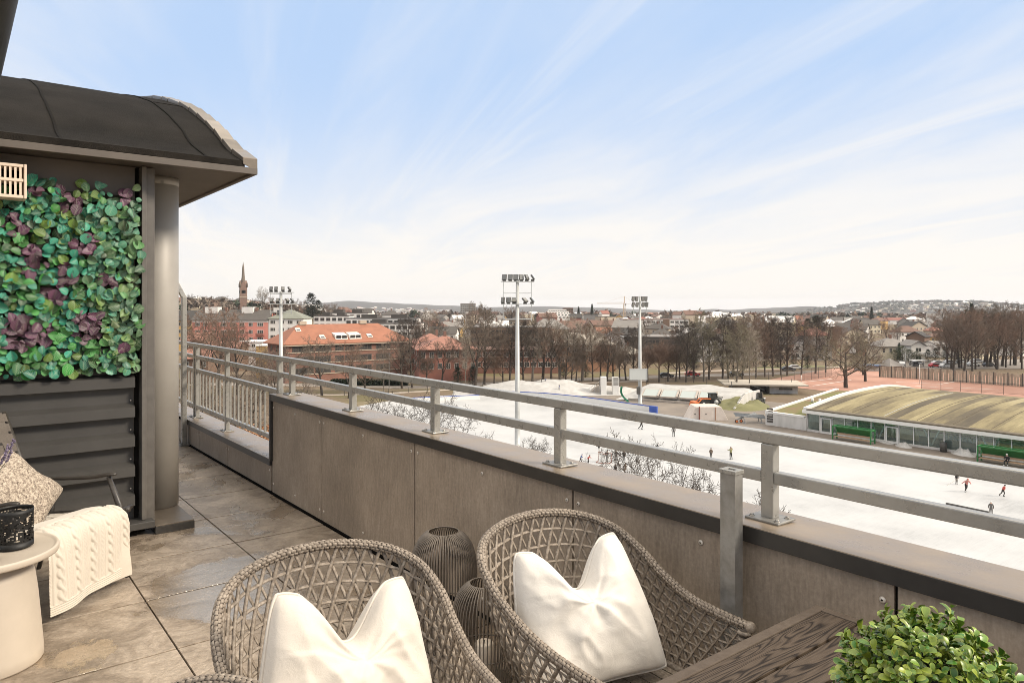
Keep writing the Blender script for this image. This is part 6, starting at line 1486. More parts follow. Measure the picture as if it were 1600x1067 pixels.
# ---- town houses filled in between
HL = []; q = random.Random(99)
def clash(px, d, W):
    for bpx, bd, bw in BL:
        if abs(bd - d) < 26 and abs(bpx - px) * d / F < (bw + W) / 2 + 3: return True
    return False
RN = {'dark': 'dark grey', 'black': 'black', 'orange': 'orange', 'red': 'red', 'brown': 'brown', 'grey': 'grey', 'pale': 'pale', 'snow': 'snowy', 'salmon': 'salmon', 'green': 'green'}
TN = {'gable': 'gabled', 'front': 'gable-fronted', 'hip': 'hipped', 'flat': 'flat'}
cnt = 0; tries = 0
while cnt < 230 and tries < 6000:
    tries += 1
    px = q.uniform(560, 1605); d = 262 + 1000 * q.random() ** 1.15
    if px < 640 and d < 420: continue
    W = q.uniform(9, 17); 
    if clash(px, d, W): continue
    if d < 330 and 1370 < px < 1520: continue
    p = at(px, HY, d); zb = gz(p.x, p.y); tall = q.random() < 0.22; h = q.uniform(5, 7.5) if not tall else q.uniform(9, 12)
    wall = q.choices(['white', 'cream', 'yellow', 'redbrick', 'grey', 'beige', 'brown', 'orange'], [9, 4, 1.5, 1.6, 3, 4, 1.5, 0.8])[0]; roof = q.choices(['dark', 'black', 'red', 'brown', 'grey', 'snow', 'salmon', 'orange'], [7, 4, 1.0, 4, 4, 2.6, 0.35, 0.25])[0]
    typ = q.choices(['gable', 'front', 'hip', 'flat'], [5, 3, 4, 2])[0]
    near_ = d < 520
    o = house('town_house', p.x, p.y, W, q.uniform(8, 11), zb, zb + h, zb + h + (0.5 if typ == 'flat' else q.uniform(2.8, 4.4)), RZF + q.uniform(-.7, .7), wall, roof, typ, rows=(2 if h < 8 else 3) if near_ else 0, cols=max(int(W / 3.0), 2), win=(1.1, 1.3), cat='house', group='houses of the town', chim=1 if q.random() < 0.45 and typ != 'flat' else 0)
    HL.append((o, f"{wall} house with {RN[roof]} {TN[typ]} roof", px, ('just beyond' if d < 450 else ('beyond' if d < 750 else 'far beyond')))); cnt += 1
settle(HL); settle(TL)
# ---- far-off town and woods that read as one mass
fm = MB(); mats_f = [WM['white'], WM['cream'], WM['beige'], WM['redbrick'], RM['dark'], RM['brown'], RM['snow'], RM['salmon'], WM['grey'], RM['black']]
def far_house(px, d):
    p = at(px, HY, d); z = gz(p.x, p.y)
    if z < -59.5: return
    W = q.uniform(10, 26) * (0.8 + d / 9000); D = q.uniform(9, 13); h = q.uniform(5, 12); rz = RZF + q.uniform(-.8, .8); M = Matrix.Rotation(rz, 3, 'Z'); wi = q.choices([0, 1, 2, 3, 8], [7, 3, 3, 1, 2])[0]; ri = q.choices([4, 5, 6, 7, 9], [6, 3, 3, .3, 3])[0]
    rh = q.uniform(2, 4); c = Vector((p.x, p.y, z))
    B = [(-W / 2, 0, -3), (W / 2, 0, -3), (W / 2, D, -3), (-W / 2, D, -3), (-W / 2, 0, h), (W / 2, 0, h), (W / 2, D, h), (-W / 2, D, h), (-W / 2 + D * .2, D / 2, h + rh), (W / 2 - D * .2, D / 2, h + rh)]
    B = [c + M @ Vector(b) for b in B]
    o = len(fm.v); fm.add(B, [(0, 1, 5, 4), (1, 2, 6, 5), (2, 3, 7, 6), (3, 0, 4, 7)], wi); 
    for f in ((4, 5, 9, 8), (6, 7, 8, 9), (5, 6, 9), (7, 4, 8)): fm.f.append(tuple(i + o for i in f)); fm.m.append(ri); fm.s.append(False); fm.c.append(None)
for k in range(1500): far_house(q.uniform(540, 1640), 1150 + 2050 * q.random())
for k in range(160): far_house(q.uniform(280, 560), 800 + 900 * q.random())
for k in range(150): far_house(q.uniform(-150, 285), 430 + 1100 * q.random())
for k in range(200): far_house(1215 + 400 * q.random() ** 0.8, 3320 + 330 * q.random() ** 1.3)
for k in range(120): far_house(q.uniform(560, 700), 4400 + 900 * q.random())
tag(fm.build('distant_town', mats_f), kind='stuff')
fw = MB()
def clump(px, d, Rr, mi):
    p = at(px, HY, d); z = gz(p.x, p.y)
    if z < -59.5: return
    c = Vector((p.x, p.y, z + Rr * 0.7))
    for k in range(34):
        u = Vector((q.gauss(0, 1), q.gauss(0, 1), abs(q.gauss(0, 1)) * .9)).normalized(); b = c + u * Rr * q.uniform(0.45, 1.0); s_ = Vector((q.uniform(-1, 1), q.uniform(-1, 1), q.uniform(-1, 1))) * Rr * .42; t2 = Vector((q.uniform(-1, 1), q.uniform(-1, 1), q.uniform(-1, 1))) * Rr * .42
        fw.add([b + s_, b + t2, b - s_, b - t2 * .6], [(0, 1, 2, 3)], mi)
for k in range(1500): clump(q.uniform(540, 1640), 900 + 2300 * q.random(), q.uniform(5, 9), q.choice([0, 0, 0, 1, 1, 2]))
for k in range(420): clump(q.uniform(270, 570), 560 + 1000 * q.random(), q.uniform(3, 6.5), q.choice([0, 0, 0, 1, 1, 0, 1, 0, 0, 2]))
for k in range(420): clump(q.uniform(-150, 285), 420 + 1100 * q.random(), q.uniform(4, 7), q.choice([0, 0, 1, 0, 2]))
for k in range(900): clump(q.uniform(1190, 1640), 3320 + 900 * q.random(), q.uniform(6, 11), q.choice([2, 2, 0]))
tag(fw.build('distant_woods', [TW['brown'], TW['red'], M_ever]), kind='stuff')
# white ski jump on the far hillside
zj_ = at(1500, 480, 3950); sj = empty('ski_jump', zj_, RZF, 'white curved ski jump standing on the far right hillside', 'ski jump'); kk = 3950 / F
arcp = [(-5 * kk, -5 * kk), (-5 * kk, -1.5 * kk), (-3 * kk, 1.8 * kk), (0, 2.8 * kk), (3 * kk, 2.6 * kk), (5.5 * kk, 2.2 * kk)]
m = MB(); P = catmull([(x, 0, z) for x, z in arcp], 6); m.tube(P, [2.2 * kk * 0.55] * (len(P) // 2) + [1.2 * kk * 0.6] * (len(P) - len(P) // 2), 8); m.build('in_run', M_snow, sj)
MB().b2((-4.5 * kk, -1, -16 * 1.0), (-2.0 * kk, 3, -1)).build('support', WM['white'], sj)
# ================================================================ RINK SURROUNDINGS
M_conc = mat('concrete_white', (0.44, 0.42, 0.385, 1), (0.56, 0.535, 0.50, 1), rough=0.8, scale=0.9, detail=9, stretch=(1, 1, 0.25), lo=0.3, hi=0.6)
M_concg = mat('concrete_grey', (0.30, 0.26, 0.22, 1), (0.42, 0.37, 0.32, 1), rough=0.85, scale=0.6, detail=8)
M_mast = mat('mast_steel', (0.36, 0.36, 0.345, 1), (0.44, 0.44, 0.42, 1), rough=0.5, metal=0.25, scale=0.6)
M_lampbox = mat('floodlight_body', (0.075, 0.070, 0.062, 1), rough=0.6); M_lampface = mat('floodlight_glass', (0.20, 0.195, 0.18, 1), rough=0.2)
M_white = mat('white_paint', (0.68, 0.66, 0.62, 1), rough=0.5); M_green_p = mat('green_paint', (0.018, 0.135, 0.030, 1), (0.026, 0.165, 0.042, 1), rough=0.45, scale=2)
M_plankw = mat('bench_plank', (0.42, 0.27, 0.165, 1), rough=0.7); M_blue = mat('blue_paint', (0.035, 0.085, 0.36, 1), rough=0.5); M_tyre = mat('tyre_rubber', (0.02, 0.019, 0.018, 1), rough=0.9)
M_wall_o = mat('panel_orange', (0.74, 0.55, 0.32, 1), (0.80, 0.62, 0.40, 1), rough=0.7, scale=0.4); M_seat = mat('grandstand_seat', (0.13, 0.15, 0.16, 1), rough=0.6)
# ---- floodlight masts
def mast(px, py_base, d, ytop, ybar1, ybar2, ybar3, rzm, label, half, lamps1, lamps2, tilt):
    k_ = 1.0 if half > 1.95 or half < 1.8 else 0.72
    p = at(px, HY, d); zt = EYE - (ytop - HY) * d / F - ZG; Z = lambda y: EYE - (y - HY) * d / F - ZG
    root = empty('floodlight_mast', (p.x, p.y, ZG), RZF + rzm, label, 'floodlight', 'floodlight masts round the rink')
    MB().lathe([(0.52, 0), (0.52, 0.25), (0.40, 0.3), (0.40, 3.0), (0.215, zt)], 14).build('pole', M_mast, root)
    for i, (y, lamps) in enumerate(((ybar1, lamps1), (ybar2, lamps2))):
        z = Z(y); f = MB()
        for s_ in (-1, 1): f.bar((-half, 0.33 * s_, z), (half, 0.33 * s_, z), 0.11, 0.11)
        f.bar((-half, -.33, z), (-half, .33, z), .1, .1); f.bar((half, -.33, z), (half, .33, z), .1, .1); f.build('cross_arm', M_mast, root)
        for x, tl, sw in lamps:
            L = MB(); M = Matrix.Rotation(sw, 3, 'Z') @ Matrix.Rotation(tl, 3, 'X')
            L.box(Vector((x, -0.05, z + 0.62)), (0.70 * k_, 0.20, 0.80 * k_), 0, 0, M); L.box(Vector((x, -0.05, z + 0.62)) + M @ Vector((0, -0.12, 0)), (0.62 * k_, 0.03, 0.72 * k_), 1, 0, M); L.box((x, 0.0, z + 0.18), (0.5, 0.12, 0.34), 0)
            L.build('floodlight', [M_lampbox, M_lampface], root)
    fr_ = MB(); zb = Z(ybar3); 
    for s_ in (-1, 1): fr_.bar((s_ * half * .86, 0, zb - .3), (s_ * half * .86, 0, Z(ybar1)), 0.07, 0.07)
    fr_.bar((-half * .86, 0, zb), (half * .86, 0, zb), 0.12, 0.12); fr_.bar((-half * .86, 0, Z(ybar2) + 1.6), (half * .86, 0, Z(ybar2) + 1.6), 0.09, 0.09); fr_.build('ladder_frame', M_mast, root)
    return root
A = [(-1.9, -.15, -.5), (-1.05, -.2, -.35), (-.25, -.1, -.25), (.55, -.25, .35), (1.35, -.45, .9), (2.2, -.6, 1.35)]
mast(808.5, 700, 104, 436, 440, 475.5, 498.5, 0.05, 'tall grey floodlight mast with two lamp rows standing in the ice rink', 2.35, A, [(-2.1, -.1, -1.0), (-1.3, -.15, -.6), (-.5, -.8, -.2), (1.1, -.9, .7), (2.1, -.7, 1.3)], 0)
m2 = mast(1000, 632, 150, 463, 471, 480, 488, R(18), 'floodlight mast carrying the scoreboard beside the rink yard', 1.75, [(-1.6, .2, .2), (-.8, .2, .1), (.6, .2, 0), (1.3, .2, -.2)], [(-1.6, .3, .3), (-.7, .3, .1), (.7, .3, 0), (1.5, .3, -.2)], 0)
mast(439, 700, 113, 455, 457, 475, 488, 0.1, 'thin floodlight mast in front of the white block and orange roof', 1.9, [(-1.5, -.2, -.4), (-.75, -.2, -.3), (.3, -.3, .3), (1.3, -.6, 1.2)], [(-1.4, -.5, -.4), (-.5, -.6, -.2), (1.0, -.8, .8), (1.7, -.7, 1.3)], 0)
p = at(996.5, 584.5, 149); sbd = empty('scoreboard', p, RZF + 0.06, 'pale blank scoreboard panel fixed to the mast by the rink', 'scoreboard')
MB().box((0, -0.45, 0), (3.5, 0.3, 2.05)).build('panel', mat('board_back', (0.47, 0.48, 0.455, 1), rough=0.6), sbd)
f = MB(); 
for s_ in (-1, 1): f.box((0, -.46, s_ * 1.09), (3.7, .36, .14)); f.box((s_ * 1.80, -.46, 0), (.12, .36, 2.04))
f.build('frame', M_mast, sbd)
p = at(997.5, 610, 149.4); MB().box((0, 0, 0), (0.7, 0.5, 1.5)).build('switch_cabinet', M_lampbox, tag(empty('switch_cabinet', p, RZF, 'dark cabinet on the foot of the scoreboard mast', 'cabinet')))
# ---- rink boards with a blue top
bd = empty('rink_boards', g(1020, 645), 0, 'long white rink boards with a blue top along the far ice', 'boards')
PT = [g(1020, 645), g(985, 640), g(940, 633), g(895, 627), g(850, 622.5), g(800, 620)]
w1 = MB(); w2 = MB()
for a, b_ in zip(PT, PT[1:]):
    a = Vector((a.x, a.y, 0)); b_ = Vector((b_.x, b_.y, 0)); w1.bar(a + Vector((0, 0, ZG + .6)), b_ + Vector((0, 0, ZG + .6)), .12, 1.1); w2.bar(a + Vector((0, 0, ZG + 1.23)), b_ + Vector((0, 0, ZG + 1.23)), .2, .14)
loose(w1.build('board', M_white), bd); loose(w2.build('top_rail', M_blue), bd)
e_ = g(1021, 645.5); loose(MB().box((e_.x, e_.y, ZG + .72), (.4, 1.6, 1.3), 0, 0.2).build('end_board', M_blue), bd)
bd2 = empty('rink_boards', g(690, 620), 0, 'thin blue topped boards left of the tall mast on the ice', 'boards'); a = g(640, 629); b_ = g(750, 624); w1 = MB().bar((a.x, a.y, ZG + .5), (b_.x, b_.y, ZG + .5), .1, .9); w2 = MB().bar((a.x, a.y, ZG + 1.0), (b_.x, b_.y, ZG + 1.0), .16, .12)
loose(w1.build('board', M_white), bd2); loose(w2.build('top_rail', M_blue), bd2)
a = g(1478, 789); b_ = g(1545, 803); MB().bar((0, 0, .12), (b_.x - a.x, b_.y - a.y, .12), .12, .22).build('board', M_lampbox, tag(empty('rink_divider', (a.x, a.y, ZG + .05)), 'low dark divider lying across the ice near the front', 'divider'))
# ---- concrete pillars, slide, ramp
for px, yb, yt, wd, lab, grey in ((943.5, 617, 589, 8.5, 'plain white concrete pillar left of the scoreboard', False), (962.5, 617, 590, 10, 'white concrete pillar with a grey louvred top by the snow bank', True)):
    d = dbase(yb); b0 = g(px, yb); s = d / F; r_ = empty('concrete_pillar', (b0.x, b0.y, ZG), RZF, lab, 'pillar'); MB().b2((-wd / 2 * s, 0, 0), (wd / 2 * s, 1.8, (yb - yt) * s)).build('shaft', M_white, r_, bevel=.03)
    if grey:
        m = MB()
        for k in range(7): m.b2((-wd / 2 * s + .15, -.03, (yb - yt) * s * .55 + k * .28), (wd / 2 * s - .15, -.005, (yb - yt) * s * .55 + .2 + k * .28))
        m.build('louvre', WM['grey'], r_)
b0 = g(975, 628); sl_ = empty('slide', (b0.x, b0.y, ZG), RZF, 'green curved slide standing on the rink edge', 'slide'); s = dbase(628) / F
m = MB(); P = catmull([(-.6, 0, 24 * s), (-.7, .2, 16 * s), (-.2, .4, 8 * s), (.9, .3, 0)], 8)
for a, b_ in zip(P, P[1:]): m.bar(a, b_, .62, .12, up=(1, 0, 0)); m.bar(a + Vector((0.1, .3, 0)), b_ + Vector((0.1, .3, 0)), .1, .35, up=(1, 0, 0)); m.bar(a + Vector((0.1, -.3, 0)), b_ + Vector((0.1, -.3, 0)), .1, .35, up=(1, 0, 0))
m.build('chute', mat('slide_green', (0.012, 0.17, 0.085, 1), rough=.4), sl_)
b0 = g(927, 616); rp = empty('stair', (b0.x, b0.y, ZG), RZF, 'concrete stair with a thin handrail beside the white pillar', 'stair'); s = dbase(616) / F
m = MB()
for k in range(10): m.b2((-10 * s + k * 2 * s, 0, -.2), (-10 * s + k * 2 * s + 2 * s, 2.5, .1 + k * 1.4 * s))
m.build('steps', M_concg, rp); m = MB().bar((-10 * s, -.05, 1), (10 * s, -.05, 1 + 14 * s), .06, .06)
for k in range(6): m.bar((-10 * s + 4 * s * k, -.05, 0), (-10 * s + 4 * s * k, -.05, 1 + 2.8 * s * k), .05, .05)
m.build('handrail', M_mast, rp)
# ---- snow covered service building with four skylights
A0 = g(1003, 627); A1 = g(1118, 634); ax_ = (Vector((A1.x, A1.y, 0)) - Vector((A0.x, A0.y, 0))); LB_ = ax_.length; rz_ = math.atan2(ax_.y, ax_.x)
sv = empty('service_building', (A0.x, A0.y, ZG), rz_, 'low building under snow with four sloping skylights', 'building')
m = MB()
def svf(u, v):
    x = -6 + (LB_ + 14) * u; y = v * 15; k = ss(v * 1.25); e = ss(min(u, 1 - u) * 7)
    return Vector((x, y, (0.35 + 2.2 * k) * (.15 + .85 * e) * (0.9 + .22 * mnoise.noise((x * .14, y * .2, 3)))))
m.grid(svf, 40, 16); m.uv = []; m.build('snow_roof', M_snow, sv)
MB().b2((-3, -.15, 0), (LB_ + 3, .12, .55)).build('front_wall', M_concg, sv)
for k in range(4):
    x = 1.2 + k * (LB_ - 2.2) / 3.3; sk = empty('skylight', (x, 3.0, 1.35)); sk.parent = sv; sk.rotation_euler = (R(13), 0, R(6))
    MB().box((0, 0, .2), (3.1, 4.2, .3)).build('glass', mat('skylight_glass', (0.34, 0.37, 0.33, 1), rough=.15), sk)
    m = MB(); m.box((1.75, 0, .22), (.4, 4.6, .5)); m.box((-1.68, 0, .22), (.2, 4.6, .42)); m.box((0, -2.2, .15), (3.2, .25, .4)); m.box((0, 2.2, .15), (3.2, .25, .4)); m.build('curb', M_concg, sk)
b0 = g(1158, 634); mound('grass_mound', (b0.x, b0.y, ZG + .02), 8.0, 5.5, 1.7, 0.5, M_green, 'small grassy mound between the tractor and white hall wing', 'mound', 6, p=0.9)
W_ = MB(); P = catmull([(*g(1147, 641)[:2], 0), (*g(1158, 637)[:2], 0), (*g(1172, 633)[:2], 0), (*g(1186, 629)[:2], 0)], 8)
for k, (a, b_) in enumerate(zip(P, P[1:])):
    h = .5 + 2.2 * ss(k / 12); W_.bar(a + Vector((0, 0, ZG + h / 2)), b_ + Vector((0, 0, ZG + h / 2)), .4, h)
rw = empty('curved_wall', P[0] + Vector((0, 0, ZG)), 0, 'curved pale concrete wall holding the grassy mound', 'wall'); loose(W_.build('wall', M_conc), rw)
# ---- trapezoid block with its red post
b0 = g(1107, 657); tb2 = empty('concrete_block', (b0.x, b0.y, ZG), RZF, 'pale trapezoid concrete block with a rusty post in front', 'block'); s = dbase(657) / F
MB().prism([(-31 * s, 0), (31 * s, 0), (20 * s, 21.5 * s), (-20 * s, 21.5 * s)], 0, 4.0, 'y').build('block', mat('concrete_warm', (0.50, 0.43, 0.37, 1), (0.58, 0.51, 0.45, 1), rough=.85, scale=.5), tb2, bevel=.05)
MB().box((-14.5 * s, -.12, 11 * s), (.16, .16, 22 * s)).build('post', mat('rust', (0.16, 0.045, 0.03, 1), rough=.8), tb2); MB().box((11 * s, -.03, 10.5 * s), (.12, .04, 20 * s)).build('seam', WM['orange'], tb2)
for xx in (-21, -4): MB().box((xx * s, -.015, 10 * s), (.3, .03, .12)).build('sign_plate', WM['dark'], tb2)
# ---- vehicles
def wheel(par, c, r, w_, axis='x'):
    M = Matrix.Rotation(R(90), 4, 'Y') if axis == 'x' else Matrix.Rotation(R(90), 4, 'X'); m = MB().lathe([(r * .62, -w_ / 2), (r * .96, -w_ / 2), (r, -w_ * .3), (r, w_ * .3), (r * .96, w_ / 2), (r * .62, w_ / 2)], 18, cap=False); m.v = [tuple(M @ Vector(p) + Vector(c)) for p in m.v]; o = m.build('wheel', M_tyre, par)
    m = MB().lathe([(0, -w_ * .42), (r * .64, -w_ * .42), (r * .64, w_ * .42), (0, w_ * .42)], 14, cap=False); m.v = [tuple(M @ Vector(p) + Vector(c)) for p in m.v]; m.build('rim', M_mast, o)
b0 = g(1108, 634); tr_ = empty('tractor', (b0.x, b0.y, ZG), RZF + R(12), 'dark tractor with an orange front loader on the yard', 'tractor')
for x, r_ in ((-1.7, .55), (1.1, .85)):
    for y in (-.85, .85): wheel(tr_, (x, y, r_), r_, .42, 'y')
M_trk = mat('tractor_dark', (0.030, 0.032, 0.028, 1), rough=.5); M_or = mat('loader_orange', (0.60, 0.15, 0.035, 1), rough=.5)
MB().prism([(-2.2, .7), (1.6, .7), (1.7, 1.3), (.2, 1.45), (-2.1, 1.3)], -.42, .42, 'y').build('body', M_trk, tr_, bevel=.05)
m = MB(); 
for sx, sy in ((.1, -.5), (.1, .5), (1.5, -.5), (1.5, .5)): m.bar((sx, sy * 1.1, 1.3), (sx, sy, 2.5), .1, .1)
m.box((.8, 0, 2.55), (1.7, 1.3, .12)); m.build('cab_frame', M_trk, tr_); MB().box((.8, 0, 1.95), (1.3, .98, 1.0)).build('cab_glass', M_glass, tr_)
m = MB()
for sy in (-.6, .6): m.bar((.1, sy, 1.5), (-1.9, sy, 1.55), .14, .2); m.bar((-1.9, sy, 1.55), (-2.9, sy, .5), .14, .2)
m.build('loader_arm', M_or, tr_); MB().prism([(-2.9, .15), (-3.9, .1), (-3.7, .95), (-2.95, 1.1)], -1.1, 1.1, 'y').build('bucket', M_or, tr_)
m = MB()
for k in range(5): m.bar((1.9, -.9 + .45 * k, .5), (2.5, -.9 + .45 * k, 1.9), .08, .12)
m.box((2.0, 0, .7), (.3, 2.0, .3)); m.build('rear_rake', M_trk, tr_)
b0 = g(1187, 631); ld = empty('utility_vehicle', (b0.x, b0.y, ZG), RZF + R(60), 'small dark loader parked by the corner of the white hall wing', 'vehicle')
for x in (-1.0, 1.0):
    for y in (-.7, .7): wheel(ld, (x, y, .5), .5, .35, 'y')
MB().prism([(-1.6, .5), (1.6, .5), (1.6, 1.2), (.4, 1.3), (-1.5, 1.0)], -.5, .5, 'y').build('body', M_trk, ld); MB().box((.6, 0, 1.8), (1.3, 1.0, 1.1)).build('cab', M_glass, ld); m = MB().bar((-1.4, 0, 1.0), (-2.2, 0, 2.3), .2, .25).bar((-2.2, 0, 2.3), (-3.0, 0, 1.3), .2, .25); m.build('boom', M_trk, ld)
b0 = g(1172, 660); ts = empty('trestle_stack', (b0.x, b0.y, ZG), RZF + R(-4), 'stack of grey metal trestles and rails with orange wheels', 'trestles')
m = MB(); 
for k in range(5): m.bar((-2.7, .35 * k - .7, 1.2 + .09 * k), (2.6, .35 * k - .7, .85 + .09 * k), .12, .12)
for k in range(4): m.bar((-2.6 + .3 * k, -1.0, .6 + .2 * k), (1.0 + .2 * k, .9, 1.6 - .1 * k), .11, .11)
for x in (-1.2, 1.7): m.bar((x, -1.1, .75), (x, 1.1, .75), .12, .12); m.bar((x, -1.1, 0), (x, -1.1, .75), .12, .12); m.bar((x, 1.1, 0), (x, 1.1, .75), .12, .12); m.box((x, -1.1, .05), (.5, .3, .1))
m.build('frame', mat('trestle_steel', (0.20, 0.21, 0.215, 1), (0.32, 0.33, 0.33, 1), rough=.45, metal=.4, scale=1), ts)
for x, z in ((-2.55, .35), (-1.75, .4)): wheel(ts, (x, -.9, z), .28, .2, 'y'); MB().box((x, -1.02, z), (.3, .06, .3)).build('hub', M_or, ts)
# cars
def make_car():
    root = empty('parked_car')
    m = MB(); m.prism([(-2.1, .32), (2.1, .32), (2.15, .62), (2.05, .82), (1.15, .92), (.55, 1.40), (-1.1, 1.45), (-1.85, .98), (-2.12, .85)], -.85, .85, 'y'); m.build('body', M_white, root, bevel=.08)
    m = MB().prism([(1.02, .95), (.50, 1.34), (-1.05, 1.38), (-1.65, .98)], -.862, .862, 'y'); m.build('window', M_glass, root); m = MB().box((.83, 0, 1.17), (.55, 1.4, .03), 0, 0, Matrix.Rotation(R(38), 3, 'Y')); m.build('windscreen', M_glass, root)
    for x in (-1.3, 1.35):
        for y in (-.78, .78): wheel(root, (x, y, .32), .32, .22, 'y')
    for y in (-.6, .6): MB().box((2.12, y, .68), (.06, .3, .14)).build('headlight', M_lampface, root)
    return root
car = make_car(); CARC = {}
def carpaint(n, c):
    return mat('car_' + n, (*c, 1), rough=.3)
first = True
for px, py, rz_, n, c, lab in [(1082, 588, RZF + R(4), 'red', (.42, .03, .03), 'red car parked under the avenue trees'), (1041, 590, RZF, 'black', (.03, .03, .03), 'dark car behind the puffy trees left of the red car'), (1232, 580, RZF + R(-6), 'dark', (.05, .05, .055), 'dark car on the road behind the tall trees'), (1243, 577, RZF + R(-6), 'white', (.6, .6, .58), 'white car behind the dark car on the road'), (1150, 588, RZF, 'black', (.03, .03, .03), 'black car behind the tree by the pavilion'),
      (1408, 571, RZF + 1.3, 'white', (.6, .6, .58), 'white car at the left end of the car park behind the board fence'), (1428, 571.5, RZF + 1.4, 'dark', (.05, .05, .055), 'dark car right of the first white car in the car park'), (1434, 570, RZF + .2, 'silver', (.4, .41, .42), 'silver car under the pale shelter roof'), (1466, 570, RZF, 'white', (.6, .6, .58), 'white car in front of the white house by the yellow villa'), (1484, 569, RZF + .1, 'silver', (.4, .41, .42), 'silver car at the foot of the slim birches'),
      (1504, 567.5, RZF, 'white', (.6, .6, .58), 'white car at the left foot of the grove'), (1462, 574, RZF, 'red', (.42, .05, .04), 'red car close behind the board fence'), (1478, 574.5, RZF + .2, 'white', (.6, .6, .58), 'white car close behind the board fence'), (1521, 572, RZF, 'white', (.6, .6, .58), 'white car between trunks of the grove'), (1527, 567, RZF, 'silver', (.4, .41, .42), 'silver car deep in the grove'), (1546, 573, RZF, 'dark', (.05, .05, .055), 'dark car among the grove trunks')]:
    o = car if first else copy_tree(car); first = False; b0 = g(px, py); o.location = (b0.x, b0.y, ZG + .04); o.rotation_euler = (0, 0, rz_); tag(o, lab, 'car', 'cars parked beyond the rink')
    for ch_ in o.children:
        if ch_.name.startswith('body'): ch_.material_slots[0].link = 'OBJECT'; ch_.material_slots[0].material = carpaint(n, c)
# ---- the arena hall
HYE = onX(1262, 672, 111.0).y; HX0 = 111.0
vp = [onY(px, py, HYE) for px, py in ((1262, 639.5), (1290, 628), (1320, 617.5), (1350, 610), (1375, 605.5), (1394, 603.5))]
VP_ = [(v.x, v.z) for v in vp]; VP_[0] = (HX0 - .4, VP_[0][1])
xa, za = VP_[-1]; VP_ += [(xa + 6, za - .75), (xa + 14, za - 2.3), (xa + 24, za - 5.0)]
VS = [(p.x, p.y) for p in catmull([(a, b, 0) for a, b in VP_], 6)]
ze_ = VP_[0][1]
def hall_roof_mat():
    m, t, b = newmat('hall_roof_sedum'); geo = t.n('ShaderNodeNewGeometry'); sp = t.n('ShaderNodeSeparateXYZ'); t.l(geo.outputs['Position'], sp.inputs[0])
    def M(op, a, b_=0.0):
        n_ = t.n('ShaderNodeMath', operation=op)
        for i_, q_ in enumerate((a, b_)):
            if isinstance(q_, (int, float)): n_.inputs[i_].default_value = q_
            else: t.l(q_, n_.inputs[i_])
        return n_.outputs[0]
    wob = t.n('ShaderNodeTexNoise', ins={'Scale': 0.9, 'Detail': 4.0}); t.l(geo.outputs['Position'], wob.inputs['Vector'])
    yq = M('FLOOR', M('DIVIDE', M('ADD', sp.outputs['Y'], M('MULTIPLY', wob.outputs['Fac'], 0.2)), 1.6)); y2 = M('FLOOR', M('DIVIDE', sp.outputs['Y'], 5.0))
    cb = t.n('ShaderNodeCombineXYZ'); t.l(M('MULTIPLY', sp.outputs['X'], 0.045), cb.inputs[0]); t.l(M('MULTIPLY', yq, 3.37), cb.inputs[1])
    nz = t.n('ShaderNodeTexNoise', ins={'Scale': 1.0, 'Detail': 2.0}); t.l(cb.outputs[0], nz.inputs['Vector'])
    cb2 = t.n('ShaderNodeCombineXYZ'); t.l(M('MULTIPLY', sp.outputs['X'], 0.04), cb2.inputs[0]); t.l(M('MULTIPLY', y2, 5.11), cb2.inputs[1])
    nz2 = t.n('ShaderNodeTexNoise', ins={'Scale': 1.0, 'Detail': 1.0}); t.l(cb2.outputs[0], nz2.inputs['Vector'])
    p2_ = coord(t, 'pos', (0.5, 2.4, .9)); n2 = t.n('ShaderNodeTexNoise', ins={'Scale': 0.8, 'Detail': 9.0, 'Roughness': .75}); t.l(p2_, n2.inputs['Vector'])
    v_ = M('ADD', M('MULTIPLY', nz.outputs['Fac'], .60), M('ADD', M('MULTIPLY', nz2.outputs['Fac'], .36), M('MULTIPLY', n2.outputs['Fac'], .10)))
    r1 = ramp(t, v_, [(0.38, (0.070, 0.056, 0.036, 1)), (0.47, (0.100, 0.080, 0.048, 1)), (0.535, (0.185, 0.150, 0.078, 1)), (0.60, (0.255, 0.212, 0.112, 1)), (0.70, (0.30, 0.252, 0.145, 1))])
    mx = t.n('ShaderNodeMixRGB', blend_type='OVERLAY'); mx.inputs['Fac'].default_value = .5; t.l(r1.outputs[0], mx.inputs['Color1']); t.l(n2.outputs['Fac'], mx.inputs['Color2']); t.l(mx.outputs[0], b.inputs['Base Color']); b.inputs['Roughness'].default_value = .95
    return m
M_sedum = hall_roof_mat(); M_sed2 = mat('wing_sedum', (0.17, 0.115, 0.062, 1), (0.135, 0.140, 0.040, 1), rough=.95, scale=.22, detail=9, lo=.42, hi=.6)
Y_END = -70.0
M_gravel = mat('roof_edge_moss', (0.085, 0.068, 0.045, 1), (0.13, 0.105, 0.07, 1), rough=.95, scale=1.5)
ha = empty('arena_hall', (HX0, HYE, ZG), 0, 'arena hall with a vaulted yellow green roof and long glass front', 'sports hall')
m = MB()
for (xa_, za_), (xb_, zb_) in zip(VS, VS[1:]):
    m.add([(xa_, HYE, za_), (xa_, Y_END, za_), (xb_, Y_END, zb_), (xb_, HYE, zb_)], [(0, 1, 2, 3)], 0, True)
hr_ = loose(m.build('roof', M_sedum), ha)
for yy in [HYE - 4.8 * k_ - 2.1 for k_ in range(13)]:
    m = MB()
    for (xa_, za_), (xb_, zb_) in zip(VS[2:26], VS[3:27]): m.bar((xa_, yy, za_ + .03), (xb_, yy, zb_ + .03), .07, .05)
    m.build('roof_wire', M_mast if int(yy) % 3 == 0 else M_gravel, hr_)
m = MB()
for (xa_, za_), (xb_, zb_) in zip(VS, VS[1:]): m.bar((xa_, HYE + .15, za_ - .05), (xb_, HYE + .15, zb_ - .05), .75, .75)
